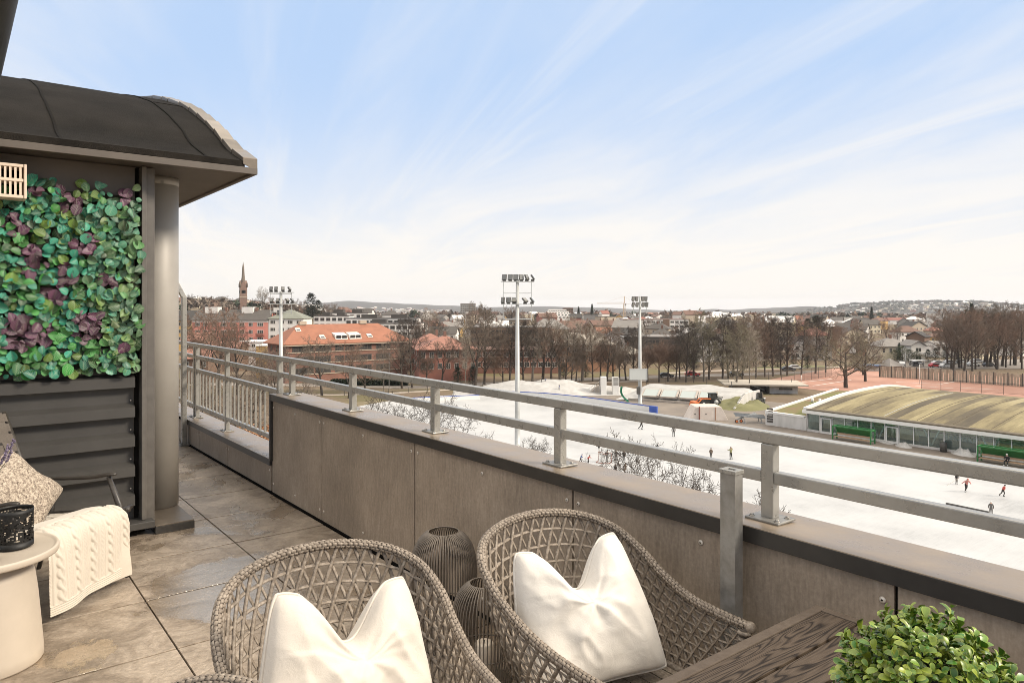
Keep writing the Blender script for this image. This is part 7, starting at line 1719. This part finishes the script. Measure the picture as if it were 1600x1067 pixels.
loose(m.build('verge', M_white), ha)
m = MB(); m.prism([(x, z - .4) for x, z in VS] + [(VS[-1][0], ZG), (HX0 + .1, ZG)], HYE - .1, HYE + .05, 'y'); loose(m.build('end_wall', M_conc), ha)
loose(MB().b2((HX0 - .75, Y_END, ze_ - .05), (HX0 + .6, HYE - .2, ze_ + .16)).build('roof_edge', M_gravel), ha)
loose(MB().b2((HX0 - .85, Y_END, ze_ - .55), (HX0 - .6, HYE + .5, ze_ - .051)).build('fascia', M_white), ha)
def glass_mat():
    m, t, b = newmat('facade_glass'); out = m.node_tree.nodes['Material Output']; tr_ = t.n('ShaderNodeBsdfTransparent'); tr_.inputs[0].default_value = (0.86, 0.93, 0.90, 1); gl = t.n('ShaderNodeBsdfGlossy'); gl.inputs['Roughness'].default_value = .05; gl.inputs['Color'].default_value = (.85, .92, .9, 1)
    df = t.n('ShaderNodeBsdfDiffuse'); df.inputs['Color'].default_value = (.50, .56, .54, 1); m1 = t.n('ShaderNodeMixShader'); m1.inputs[0].default_value = .07; t.l(tr_.outputs[0], m1.inputs[1]); t.l(gl.outputs[0], m1.inputs[2]); m2_ = t.n('ShaderNodeMixShader'); m2_.inputs[0].default_value = .05; t.l(m1.outputs[0], m2_.inputs[1]); t.l(df.outputs[0], m2_.inputs[2]); t.l(m2_.outputs[0], out.inputs['Surface']); return m
M_fg = glass_mat()
yy = HYE - .1; zt_ = ze_ - .56; k = 0
doors = {1, 6}
while yy > Y_END + 1 and k < 45:
    wd = 2.05; y2 = yy - wd
    pn = loose(MB().b2((HX0 - .02, y2 + .06, ZG + .35), (HX0, yy - .06, zt_)).build('glass_pane', M_fg), ha)
    loose(MB().b2((HX0 - .12, y2 - .06, ZG + .02), (HX0 + .06, y2 + .06, zt_)).build('mullion', M_white), ha)
    if k in doors:
        m = MB()
        for a_, b2_ in ((yy - .12, yy - .32), (y2 + .32, y2 + .12)): m.b2((HX0 - .16, b2_, ZG + .02), (HX0 - .04, a_, ZG + 2.5))
        m.b2((HX0 - .16, y2 + .32, ZG + 2.32), (HX0 - .04, yy - .32, ZG + 2.5)); m.b2((HX0 - .16, y2 + .32, ZG + .02), (HX0 - .04, yy - .32, ZG + .2)); loose(m.build('door', M_white), ha)
    yy = y2; k += 1
loose(MB().b2((HX0 - .15, Y_END, ZG + .0), (HX0 + .1, HYE, ZG + .34)).build('base_wall', M_conc), ha)
loose(MB().b2((HX0 + .12, Y_END, ZG + .03), (HX0 + 4.6, HYE - .2, ZG + .055)).build('hall_floor', WM['grey']), ha)
loose(MB().b2((HX0 + 4.6, Y_END, ZG + .06), (HX0 + 4.8, HYE - .2, ze_)).build('inner_wall', M_wall_o), ha)
loose(MB().b2((HX0 + 4.4, Y_END, ZG + 1.7), (HX0 + 4.59, HYE - .2, ZG + 1.85)).build('inner_band', WM['redbrick']), ha)
loose(MB().b2((HX0 + 3.0, Y_END, ZG + .07), (HX0 + 3.15, HYE - 16, ZG + 1.15)).build('inner_board', WM['grey']), ha)
for k in range(7):
    y0 = HYE - 11 - 7.5 * k; m = MB(); m.bar((HX0 + 1.0, y0 - 1.2, zt_), (HX0 + 1.0, y0, ZG + .3), .2, .2); m.bar((HX0 + 1.0, y0 + 1.2, zt_), (HX0 + 1.0, y0, ZG + .3), .2, .2); loose(m.build('brace', M_mast, None), ha)
SEATM = None
for y0, n in ((HYE - 19.5, 9), (HYE - 28.5, 9), (HYE - 37, 4)):
    for k in range(n):
        if SEATM is None:
            sm_ = MB(); sm_.box((.1, 0, .25), (.45, .44, .06)); sm_.box((-.14, 0, .55), (.06, .44, .6)); SEATM = sm_.mesh('grandstand_seat', M_seat)
        o = bpy.data.objects.new('grandstand_seat', SEATM); COL.objects.link(o); o.location = (HX0 + 3.6, y0 - k * .62, ZG + .9); tag(o, 'grey grandstand seat behind the glass front of the hall', 'seat', 'grandstand seats inside the hall')
b0 = onX(1345, 668, HX0 + 2.2); ivm = empty('ice_resurfacer', (b0.x, b0.y, ZG + .06), R(90), 'green machine parked behind the hall glass', 'machine')
MB().prism([(-2.2, .4), (2.2, .4), (2.2, 1.7), (.6, 2.0), (-.4, 2.0), (-2.2, 1.1)], -1.0, 1.0, 'y').build('body', mat('machine_green', (0.085, 0.10, 0.035, 1), rough=.6), ivm, bevel=.08)
for x in (-1.3, 1.3):
    for y in (-1, 1): wheel(ivm, (x, y, .45), .45, .3, 'y')
b0 = onX(1590, 705, HX0 + 3); yb = empty('padded_mat', (b0.x, b0.y, ZG + .07), R(90), 'big ochre padded block behind the hall glass at the right', 'crash mat'); MB().box((0, 0, .85), (9, 2.2, 1.7)).build('mat', mat('mat_ochre', (0.55, 0.33, 0.06, 1), rough=.6), yb, bevel=.12); MB().box((0, 0, 1.78), (9.1, 2.3, .12)).build('cover', WM['orange'], yb)
# white concrete wing with its sedum roof
wing = empty('hall_wing', (HX0, HYE, ZG), 0, 'white concrete wing of the hall with a brown green planted roof', 'hall wing')
WY = onX(1196, 660, HX0).y; zw = onX(1197, 642.5, HX0).z
bkx = onY(1306, 607.5, WY); xw = min(bkx.x, HX0 + 32); zwb = bkx.z
m = MB(); m.prism([(HX0, ZG), (xw, ZG), (xw, zwb - .25), (HX0, zw - .25)], HYE + .2, WY, 'y'); loose(m.build('wall', M_conc), wing)
m = MB(); m.prism([(HX0 + .7, zw - .24), (xw - .5, zwb - .24), (xw - .5, zwb - .1), (HX0 + .7, zw - .1)], HYE + .55, WY - .6, 'y'); loose(m.build('planted_roof', M_sed2), wing)
m = MB(); m.prism([(HX0 - .05, zw - .45), (xw, zwb - .45), (xw, zwb + .12), (HX0 - .05, zw + .12)], WY - .6, WY + .06, 'y'); m.b2((HX0 - .06, HYE + .6, zw - .3), (HX0 + .7, WY - .6, zw + .02)); loose(m.build('parapet', M_white), wing)
m = MB()
for k in range(6): m.b2((HX0 - .04, WY - 1.45, ZG + .55 + .42 * k), (HX0 - .01, WY - .3, ZG + .85 + .42 * k))
loose(m.build('louvre', WM['dark'], None), wing)
for x, y in ((HX0 + 11, (HYE + WY) / 2 + 1.5), (HX0 + 11.2, (HYE + WY) / 2 + .2)):
    zz0 = zw + (zwb - zw) * (x - HX0) / (xw - HX0); loose(MB().cyl((x, y, zz0 - .12), .22, .75, 10).build('roof_vent', M_white), wing)
loose(MB().box((HX0 - .06, WY - .9, ZG + 3.15 if ZG + 3.15 < zw - .3 else zw - .5), (.05, .7, .45)).build('sign_plate', WM['grey']), wing)
# ---- player benches
def make_bench():
    root = empty('player_bench'); Wd = 2.9; f = MB()
    for x in (-Wd, Wd):
        f.bar((x, .0, 0), (x, .0, 2.05), .16, .16); f.bar((x, 1.3, 0), (x, 1.3, 2.05), .16, .16); f.bar((x, 0, 2.0), (x, 1.3, 2.0), .16, .16); f.bar((x, 0, .5), (x, 1.3, .5), .1, .1)
    f.bar((-Wd, .0, 2.05), (Wd, .0, 2.05), .16, .16); f.bar((-Wd, 1.3, 2.05), (Wd, 1.3, 2.05), .14, .14); f.build('frame', M_green_p, root)
    MB().prism([(1.22, .95), (.35, 1.98), (.42, 2.02), (1.30, 1.0)], -Wd + .2, Wd - .2, 'x').build('back_screen', M_green_p, root)
    for y, z in ((.18, .48), (.52, .48)): MB().box((0, y, z), (2 * Wd - .3, .28, .06)).build('seat_plank', M_plankw, root)
    MB().box((0, .95, .85), (2 * Wd - .3, .05, .26)).build('back_plank', M_plankw, root)
    for x in (-Wd, Wd): MB().box((x, .65, 1.2), (.03, 1.1, 1.25)).build('side_pane', M_fg, root)
    return root
pb_ = make_bench(); b0 = g(1330, 690.5); b1 = g(1567, 727)
pb_.location = (b0.x, b0.y, ZG + .03); pb_.rotation_euler = (0, 0, R(-90)); tag(pb_, 'empty green player bench in front of the hall, left one', 'bench', 'green player benches')
pb2 = copy_tree(pb_); pb2.location = (b1.x, b1.y, ZG + .03); tag(pb2, 'green player bench with a person in white helmet sitting on it', 'bench', 'green player benches')
b0 = g(1474, 706); lb = empty('litter_bin', (b0.x, b0.y, ZG + .03), 0, 'dark litter bin in front of the glass hall', 'bin'); MB().lathe([(.42, 0), (.46, 1.15), (.44, 1.2), (.38, 1.2)], 16).build('body', M_lampbox, lb); MB().lathe([(.46, 1.21), (.40, 1.34), (0, 1.38)], 16, cap=False).build('lid', M_trk, lb)
# ---- flat roofed pavilion
b0 = g(1195, 615); pv = empty('pavilion', (b0.x, b0.y, ZG), RZF + R(-8), 'low grey pavilion with a wide pale flat roof', 'pavilion'); s = dbase(615) / F
MB().b2((-64 * s, -2, 13.5 * s), (62 * s, 9, 15.6 * s)).build('roof', RM['pale'], pv); MB().b2((-46 * s, 0, 0), (-22 * s, 8, 13.4 * s)).build('wall', M_concg, pv); MB().b2((8 * s, 0.5, 0), (50 * s, 8, 13.4 * s)).build('wall', M_conc, pv); MB().b2((-21 * s, 4, 0), (7.5 * s, 7.5, 13.4 * s)).build('recess', WM['dark'], pv); MB().b2((22 * s, .42, 6 * s), (42 * s, .49, 9 * s)).build('window', M_glass, pv); MB().bar((-20 * s, 3.5, 12 * s), (4 * s, 3.5, 3 * s), .2, .3).build('stair_rail', M_mast, pv)
# ---- lamp posts and fences
M_post = mat('post_dark', (0.05, 0.045, 0.04, 1), rough=.7)
for px, by, top, lab, col in ((1143, 619, 596, 'thin dark fence post left of the bare tree by the pavilion', M_post), (1237, 612, 592, 'thin dark post at the right end of the pavilion roof', M_post), (1437, 600, 569, 'white pole on the tennis courts', M_white), (1415, 577, 552, 'grey street lamp by the cream villa', M_mast), (1084, 598, 586, 'dark post in front of the red car', M_post), (608, 605, 551, 'slender grey street lamp before the brick block', M_mast), (1252, 596, 586, 'short pale post at the edge of the clay court', M_white)):
    d = dbase(by); b0 = g(px, by); r_ = empty('lamp_post' if 'lamp' in lab else 'post', (b0.x, b0.y, ZG), RZF, lab, 'lamp post' if 'lamp' in lab else 'post'); h = (by - top) * d / F; MB().tube([(0, 0, 0), (0, 0, h)], [.10, .07], 8).build('pole', col, r_)
    if 'lamp' in lab: MB().bar((-.9, 0, h), (.9, 0, h), .08, .08).build('arm', col, r_); MB().box((-.9, 0, h - .08), (.5, .2, .12)).build('lamp_head', M_lampbox, r_); MB().box((.9, 0, h - .08), (.5, .2, .12)).build('lamp_head', M_lampbox, r_)
def mesh_mat():
    m, t, b = newmat('fence_mesh'); out = m.node_tree.nodes['Material Output']; tr_ = t.n('ShaderNodeBsdfTransparent'); df = t.n('ShaderNodeBsdfDiffuse'); df.inputs['Color'].default_value = (.10, .085, .07, 1); mx = t.n('ShaderNodeMixShader'); mx.inputs[0].default_value = .32; t.l(tr_.outputs[0], mx.inputs[1]); t.l(df.outputs[0], mx.inputs[2]); t.l(mx.outputs[0], out.inputs['Surface']); return m
M_mesh = mesh_mat()
def mesh_fence(pts, h, step, label):
    P = [Vector((*g(*q_)[:2], 0)) for q_ in pts]; r_ = empty('mesh_fence', (P[0].x, P[0].y, ZG), 0, label, 'fence'); L = resample(P, max(int(sum((b - a).length for a, b in zip(P, P[1:])) / step), 2)); rail = MB()
    for a, b_ in zip(L, L[1:]):
        rail.bar(a + Vector((0, 0, ZG + h)), b_ + Vector((0, 0, ZG + h)), .06, .06); rail.bar(a + Vector((0, 0, ZG + .3)), b_ + Vector((0, 0, ZG + .3)), .05, .05)
        m = MB(); m.add([a + Vector((0, 0, ZG + .3)), b_ + Vector((0, 0, ZG + .3)), b_ + Vector((0, 0, ZG + h)), a + Vector((0, 0, ZG + h))], [(0, 1, 2, 3)]); loose(m.build('mesh_panel', M_mesh), r_)
    loose(rail.build('rail', M_post), r_)
    for a in L: loose(MB().tube([a + Vector((0, 0, ZG)), a + Vector((0, 0, ZG + h + .05))], .05, 6).build('post', M_post), r_)
mesh_fence([(1010, 606), (1060, 609), (1110, 612), (1138, 613)], 3.2, 4.5, 'tall mesh fence behind the snow covered skylights')
mesh_fence([(1180, 600), (1250, 596), (1300, 588)], 3.2, 4.5, 'mesh fence along the edge of the clay courts')
mesh_fence([(690, 606), (780, 606), (900, 602), (1000, 604)], 1.6, 5, 'low fence along the avenue behind the snow bank')
mesh_fence([(440, 617), (520, 619), (600, 616), (668, 611)], 1.3, 5, 'low park fence between lawn and road left of the rink')
mesh_fence([(1440, 611), (1500, 612), (1560, 616), (1640, 622)], 2.6, 4.0, 'mesh fence between the hall roof and the clay courts')
# board fence
BFP = [g(1374, 589), g(1440, 592.5), g(1520, 598.5), g(1640, 607)]; P = [Vector((p.x, p.y, 0)) for p in BFP]; LL = sum((b - a).length for a, b in zip(P, P[1:])); nb = int(LL / .62); L = resample(P, nb)
M_bf = mat('fence_board', (0.30, 0.245, 0.18, 1), (0.40, 0.34, 0.26, 1), rough=.9, scale=.9, detail=6); bf = empty('board_fence', P[0] + Vector((0, 0, ZG)), 0, 'long weathered board fence along the clay courts', 'fence'); m = MB(); m2_ = MB()
for k, (a, b_) in enumerate(zip(L, L[1:])):
    h = 3.1 + .12 * mnoise.noise((k * .7, 0, 0)); dd = (b_ - a); a2 = a + dd * .06; b3 = b_ - dd * .06; o_ = dd.cross(Vector((0, 0, 1))).normalized() * (.06 if k % 2 else -.02); (m if k % 3 else m2_).bar(a2 + o_ + Vector((0, 0, ZG + h / 2)), b3 + o_ + Vector((0, 0, ZG + h / 2)), .05, h)
loose(m.build('boards', M_bf), bf); loose(m2_.build('darker_boards', mat('fence_board_dark', (0.22, 0.175, 0.13, 1), (0.29, 0.24, 0.18, 1), rough=.9, scale=.9)), bf)
for k in range(0, len(L), 5): loose(MB().box((L[k].x, L[k].y, ZG + 1.65), (.2, .2, 3.3)).build('post', M_post), bf)
b0 = g(1390, 578); py_ = empty('pyramid_tent', (b0.x, b0.y, ZG), RZF + R(20), 'small pavilion with a weathered pyramid roof by the board fence', 'pavilion'); s = dbase(578) / F; m = MB(); hw_ = 15 * s; m.add([(-hw_, -hw_, 7 * s), (hw_, -hw_, 7 * s), (hw_, hw_, 7 * s), (-hw_, hw_, 7 * s), (0, 0, 18.5 * s)], [(0, 1, 4), (1, 2, 4), (2, 3, 4), (3, 0, 4), (3, 2, 1, 0)]); m.build('roof', RM['grey'], py_); MB().b2((-hw_ * .8, -hw_ * .8, 0), (hw_ * .8, hw_ * .8, 6.9 * s)).build('wall', WM['brown'], py_)
b0 = g(1360, 580); bs_ = empty('shed', (b0.x, b0.y, ZG), RZF, 'small shed with a blue roof at the near end of the board fence', 'shed'); s = dbase(580) / F; MB().b2((-16 * s, 0, 0), (14 * s, 4, 8 * s)).build('wall', WM['grey'], bs_); MB().b2((-17 * s, -.4, 8 * s), (15 * s, 4.4, 9.6 * s)).build('roof', mat('roof_blue', (0.07, 0.11, 0.20, 1), rough=.6), bs_)
b0 = g(1438, 573); st_ = empty('bus_shelter', (b0.x, b0.y, ZG), RZF, 'pale flat shelter in the car park beside the cream villa', 'shelter'); s = dbase(573) / F; MB().b2((-10 * s, 0, 9 * s), (10 * s, 3, 10 * s)).build('roof', M_white, st_)
for x in (-9, 9): MB().box((x * s, 1.5, 4.5 * s), (.15, .15, 9 * s)).build('post', M_mast, st_)
hd = empty('hedge', (*g(575, 603)[:2], ZG), RZF, 'clipped dark green hedge in front of the brick block', 'hedge'); s = dbase(603) / F; m = MB(); qq = random.Random(5)
for k in range(2600):
    c = Vector((qq.uniform(-60, 62) * s, qq.uniform(0, 2.5), qq.random() ** .6 * 9.5 * s)); u = Vector((qq.uniform(-1, 1), qq.uniform(-1, 1), qq.uniform(-1, 1))).normalized() * .32; v = u.cross(Vector((qq.uniform(-1, 1), .4, .8))).normalized() * .25; m.add([c - u, c + v, c + u, c - v], [(0, 1, 2, 3)])
m.build('foliage', M_ever, hd); MB().b2((-59 * s, .4, 0), (61 * s, 2.2, 8.0 * s)).build('core', mat('hedge_core', (0.010, 0.016, 0.007, 1), rough=.95), hd)
# ---- hockey goal
b0 = g(945, 722); gl_ = empty('hockey_goal', (b0.x, b0.y, ZG + .05), RZF + R(150), 'small hockey goal with white net on the ice', 'goal'); m = MB()
for P in (catmull([(-.92, 0, 0), (-.92, 0, 1.2), (.92, 0, 1.2), (.92, 0, 0)], 1), catmull([(-.92, 0, .04), (-.8, .9, .04), (0, 1.1, .04), (.8, .9, .04), (.92, 0, .04)], 4)): m.tube(P, .05, 8)
m.tube(catmull([(-.6, .55, 1.15), (0, .6, 1.15), (.6, .55, 1.15)], 3), .03, 6); m.build('frame', WM['redbrick'], gl_)
m = MB()
for k in range(15):
    x = -.9 + 1.8 * k / 14; m.tube([(x, 0.02, 1.18), (x * .7, .55, 1.12), (x * .88, 1.05 - .2 * abs(x), .05)], .008, 3, 0, False)
for k in range(9):
    z = .1 + k * .12; y = 1.0 - .45 * (z / 1.15); m.tube(catmull([(-.9, .05, z), (-.75, y * .85, z), (0, y, z), (.75, y * .85, z), (.9, .05, z)], 3), .008, 3, 0, False)
m.build('net', M_white, gl_)
# ---- people
def body_mesh(name, J, E, rad, parts):
    me = bpy.data.meshes.new(name + '_sk'); me.from_pydata([J[k] for k in J], [(list(J).index(a), list(J).index(b)) for a, b in E], []); o = bpy.data.objects.new(name, me); COL.objects.link(o)
    sk = o.modifiers.new('skin', 'SKIN'); sk.use_smooth_shade = True
    for i, k in enumerate(J):
        r_ = rad[k]; me.skin_vertices[0].data[i].radius = r_ if isinstance(r_, tuple) else (r_, r_); me.skin_vertices[0].data[i].use_root = (k == 'hip')
    sb = o.modifiers.new('sub', 'SUBSURF'); sb.levels = 1; sb.render_levels = 1; bpy.context.view_layer.update(); dg = bpy.context.evaluated_depsgraph_get(); out = bpy.data.meshes.new_from_object(o.evaluated_get(dg)); bpy.data.objects.remove(o)
    for mm in range(3): out.materials.append(None)
    segs = [(Vector(J[a]), Vector(J[b]), parts.get((a, b), 0)) for a, b in E]
    for pl in out.polygons:
        c = pl.center; best = 9
        for a, b, w_ in segs:
            ab = b - a; t_ = max(0, min(1, (c - a).dot(ab) / max(ab.length_squared, 1e-6))); dd = (c - a - ab * t_).length
            if dd < best: best = dd; pl.material_index = w_
        pl.use_smooth = True
    out.name = name; return out
def person_mesh(pose):
    J = dict(hip=(0, 0, .92), belly=(0, -.02, 1.08), chest=(0, -.03, 1.32), neck=(0, -.02, 1.49), head=(0, -.04, 1.60), crown=(0, -.03, 1.72), shl=(-.17, -.02, 1.42), shr=(.17, -.02, 1.42), ell=(-.27, 0, 1.16), elr=(.27, 0, 1.16), wrl=(-.27, -.10, .93), wrr=(.27, -.10, .93), hal=(-.27, -.13, .84), har=(.27, -.13, .84),
             tl=(-.10, 0, .88), tr=(.10, 0, .88), knl=(-.11, -.03, .49), knr=(.11, -.03, .49), anl=(-.12, .02, .11), anr=(.12, .02, .11), tol=(-.13, -.14, .06), tor=(.13, -.14, .06))
    if pose == 'skate':
        J.update(belly=(0, -.07, 1.06), chest=(0, -.17, 1.26), neck=(0, -.24, 1.42), head=(0, -.30, 1.51), crown=(0, -.32, 1.63), shl=(-.18, -.20, 1.35), shr=(.18, -.20, 1.35), ell=(-.34, -.05, 1.18), elr=(.30, -.34, 1.14), wrl=(-.44, .08, 1.02), wrr=(.22, -.52, 1.06), hal=(-.48, .12, .96), har=(.19, -.58, 1.04), knl=(-.13, -.16, .50), knr=(.14, .06, .50), anl=(-.12, .0, .12), anr=(.22, .36, .20), tol=(-.12, -.17, .06), tor=(.24, .24, .08))
    elif pose == 'arms':
        J.update(ell=(-.30, -.12, 1.38), elr=(.32, -.05, 1.30), wrl=(-.24, -.22, 1.58), wrr=(.50, -.10, 1.40), hal=(-.22, -.25, 1.66), har=(.58, -.12, 1.43), knl=(-.14, -.06, .49), knr=(.13, .02, .49), anl=(-.17, .04, .11), anr=(.14, .1, .11), tol=(-.19, -.12, .06), tor=(.15, -.05, .06))
    elif pose == 'reach':
        J.update(chest=(-.04, -.10, 1.30), neck=(-.06, -.13, 1.46), head=(-.08, -.17, 1.56), crown=(-.08, -.18, 1.68), ell=(-.36, -.16, 1.24), wrl=(-.56, -.24, 1.10), hal=(-.62, -.26, 1.05), elr=(.22, -.28, 1.16), wrr=(.02, -.36, 1.04), har=(-.05, -.38, 1.02))
    elif pose == 'sit':
        J.update(hip=(0, .05, .52), belly=(0, .02, .68), chest=(0, -.06, .92), neck=(0, -.08, 1.08), head=(0, -.12, 1.18), crown=(0, -.12, 1.30), shl=(-.18, -.06, 1.02), shr=(.18, -.06, 1.02), ell=(-.27, -.12, .78), elr=(.27, -.12, .78), wrl=(-.16, -.34, .66), wrr=(.16, -.34, .66), hal=(-.12, -.42, .64), har=(.12, -.42, .64), tl=(-.11, .0, .52), tr=(.11, .0, .52), knl=(-.15, -.42, .50), knr=(.15, -.42, .50), anl=(-.17, -.44, .11), anr=(.17, -.44, .11), tol=(-.18, -.60, .06), tor=(.18, -.60, .06))
    E = [('hip', 'belly'), ('belly', 'chest'), ('chest', 'neck'), ('neck', 'head'), ('head', 'crown'), ('chest', 'shl'), ('chest', 'shr'), ('shl', 'ell'), ('shr', 'elr'), ('ell', 'wrl'), ('elr', 'wrr'), ('wrl', 'hal'), ('wrr', 'har'), ('hip', 'tl'), ('hip', 'tr'), ('tl', 'knl'), ('tr', 'knr'), ('knl', 'anl'), ('knr', 'anr'), ('anl', 'tol'), ('anr', 'tor')]
    rad = dict(hip=(.17, .13), belly=(.165, .12), chest=(.19, .135), neck=.062, head=.098, crown=.075, shl=.085, shr=.085, ell=.065, elr=.065, wrl=.048, wrr=.048, hal=.04, har=.04, tl=.105, tr=.105, knl=.075, knr=.075, anl=.055, anr=.055, tol=.042, tor=.042)
    parts = {e: 1 for e in E}
    for e in E:
        if e[0] in ('tl', 'tr', 'knl', 'knr') or e in (('hip', 'tl'), ('hip', 'tr')): parts[e] = 0
        if e in (('neck', 'head'), ('head', 'crown'), ('wrl', 'hal'), ('wrr', 'har')): parts[e] = 2
        if e[0] in ('anl', 'anr'): parts[e] = 0
    return body_mesh('body_' + pose, J, E, rad, parts), J
PM = {k: person_mesh(k) for k in ('stand', 'skate', 'arms', 'reach', 'sit')}
def cloth(n, c): return mat('cloth_' + n, (*c, 1), rough=.9)
CC = {'black': (.022, .020, .019), 'dark': (.045, .04, .036), 'grey': (.13, .12, .11), 'pink': (.48, .20, .17), 'red': (.36, .06, .045), 'blue': (.06, .09, .20), 'olive': (.20, .19, .09), 'brown': (.12, .085, .06), 'white': (.6, .58, .55)}
M_skin = mat('skin', (.50, .30, .21, 1), rough=.6); M_blade = mat('skate_blade', (.5, .5, .5, 1), rough=.3, metal=.8)
def person(px, py, hpx_, pose, jacket, legs, cap, rz_, label, skates=True, z=None, stick=False, X=None):
    b0 = g(px, py) if X is None else X; d = depth(b0.x, b0.y); me, J = PM[pose]; h = hpx_ * d / F if hpx_ else 1.7; s = max(min(h / (1.75 if pose != 'sit' else 1.36), 1.12), .72)
    root = empty('person', (b0.x, b0.y, (ZG + .05) if z is None else z), rz_, label, 'person', None, s)
    o = bpy.data.objects.new('body', me); COL.objects.link(o); o.parent = root
    for i, mm in enumerate((cloth(legs, CC[legs]), cloth(jacket, CC[jacket]), M_skin)): o.material_slots[i].link = 'OBJECT'; o.material_slots[i].material = mm
    hd_ = Vector(J['head']).lerp(Vector(J['crown']), .55); MB().sphere(hd_ + Vector((0, .012, .022)), .115, 12, 8, 0, (1, 1.05, .86)).build('cap', cloth(cap, CC[cap]), root)
    m = MB().sphere(hd_ + Vector((0, -.105, -.035)), .018, 6, 5); m.build('nose', M_skin, root)
    if skates:
        for k in ('l', 'r'):
            a = Vector(J['an' + k]); b_ = Vector(J['to' + k]); q_ = MB(); q_.tube([a + Vector((0, .04, -.02)), (a + b_) / 2 + Vector((0, 0, -.01)), b_], [.062, .058, .045], 8); q_.bar(a + Vector((0, .06, -.085)), b_ + Vector((0, -.02, -.04)), .012, .045, 1); q_.build('skate', [cloth('white' if jacket in ('black', 'pink') else 'black', CC['white' if jacket in ('black', 'pink') else 'black']), M_blade], root)
    if stick:
        a = Vector(J['har']); b_ = Vector(J['hal']); e = b_ + (b_ - a).normalized() * 1.1; e.z = .05; q_ = MB().bar(a, e, .03, .04); q_.bar(e, e + Vector((-.25, -.1, 0)), .03, .09); q_.build('hockey_stick', mat('stick_pale', (.55, .48, .4, 1), rough=.6), root)
    return root
for a in [(1002, 671, 17, 'skate', 'dark', 'black', 'grey', 1.2, 'dark clad skater leaning forward under the top rail'), (1052.5, 682.5, 17, 'stand', 'grey', 'dark', 'black', 2.4, 'grey clad person standing alone on the far ice'), (1111, 716.5, 16, 'stand', 'brown', 'dark', 'black', 2.2, 'person in brown jacket standing left of the olive one'),
          (1142, 718, 19, 'arms', 'olive', 'black', 'brown', 2.6, 'person in olive jacket with raised arm on the ice'), (1509.5, 769, 23, 'skate', 'pink', 'black', 'pink', -.6, 'skater in a pink coat gliding away'), (1494.5, 757, 17, 'reach', 'black', 'grey', 'black', -.4, 'dark skater with a hockey stick beside the pink coat', ), (1567, 776, 19, 'skate', 'red', 'dark', 'dark', .9, 'skater in a red jacket at the right of the ice'),
          (907, 724.5, 13, 'skate', 'blue', 'black', 'blue', 1.0, 'child in blue jacket bending left of the goal'), (919, 725.5, 15, 'skate', 'red', 'black', 'brown', .5, 'child in red jacket skating left of the goal'), (948.5, 723, 19, 'stand', 'dark', 'black', 'black', 2.0, 'dark clad player standing at the right of the goal'), (936, 709, 15, 'arms', 'black', 'white', 'black', 2.8, 'black and white goalkeeper behind the goal'),
          (962.5, 720, 17, 'stand', 'grey', 'grey', 'dark', 2.0, 'grey clad person right of the goal'), (975, 720, 16, 'stand', 'dark', 'dark', 'black', 2.4, 'dark slim person farther right of the goal'), (977, 741.5, 17, 'stand', 'brown', 'brown', 'brown', 2.2, 'person in brown coat beside the bare crown'), (961.5, 742, 14, 'stand', 'black', 'black', 'dark', 1.6, 'person whose head just shows above the parapet'),
          (1026, 706, 14, 'skate', 'black', 'black', 'black', 1.0, 'dark skater half hidden by the middle rail'), (686.5, 656, 11, 'stand', 'black', 'black', 'black', 1.0, 'tiny dark person on the ice beside the second post'), (1548.5, 806, 22, 'stand', 'grey', 'grey', 'white', 2.0, 'grey clad person just behind the low dark divider')]:
    person(*a, stick=('hockey stick' in a[-1]))
for px, py, d_, jk, lab in ((846, 597.5, .0, 'dark', 'left child standing on top of the snow bank'), (852, 598.5, 0, 'blue', 'right child standing on top of the snow bank'), (873.5, 612, 0, 'blue', 'child in blue coming down the snow bank')):
    d = 171.5 if py < 605 else 166; p = at(px, py, d); person(px, py, 8.5 if py < 605 else 11, 'arms' if py > 605 else 'stand', jk, 'black', 'black', .8, lab, False, p.z, False, p)
pq = g(1571, 725.5); person(1571, 725.5, None, 'sit', 'black', 'black', 'white', R(-90), 'person in black with a white helmet sitting on the green bench', True, ZG + .05, False, Vector((b1.x + .28, b1.y - .4, 0)))
# ---- our own building below the terrace
ob = empty('terrace_building', (-3, 0, ZG), 0, 'plain wall of the building under the terrace', 'building'); loose(MB().b2((-14, -12, ZG), (2.425, 12.2, -0.06)).build('wall', WM['beige']), ob)
# ---- the air between here and the hills
hz_ = MB().b2((-9500, -9500, -72), (9500, 9500, 85)).build('haze', None or mat('haze_air', (1, 1, 1, 1)))
m = hz_.data.materials[0]; m.node_tree.nodes.clear(); t_ = NT(m.node_tree); out = t_.n('ShaderNodeOutputMaterial'); pv_ = t_.n('ShaderNodeVolumePrincipled'); pv_.inputs['Color'].default_value = (0.93, 0.93, 0.96, 1); pv_.inputs['Density'].default_value = 0.000080; pv_.inputs['Anisotropy'].default_value = 0.2
t_.l(pv_.outputs[0], out.inputs['Volume']); tag(hz_, kind='stuff')
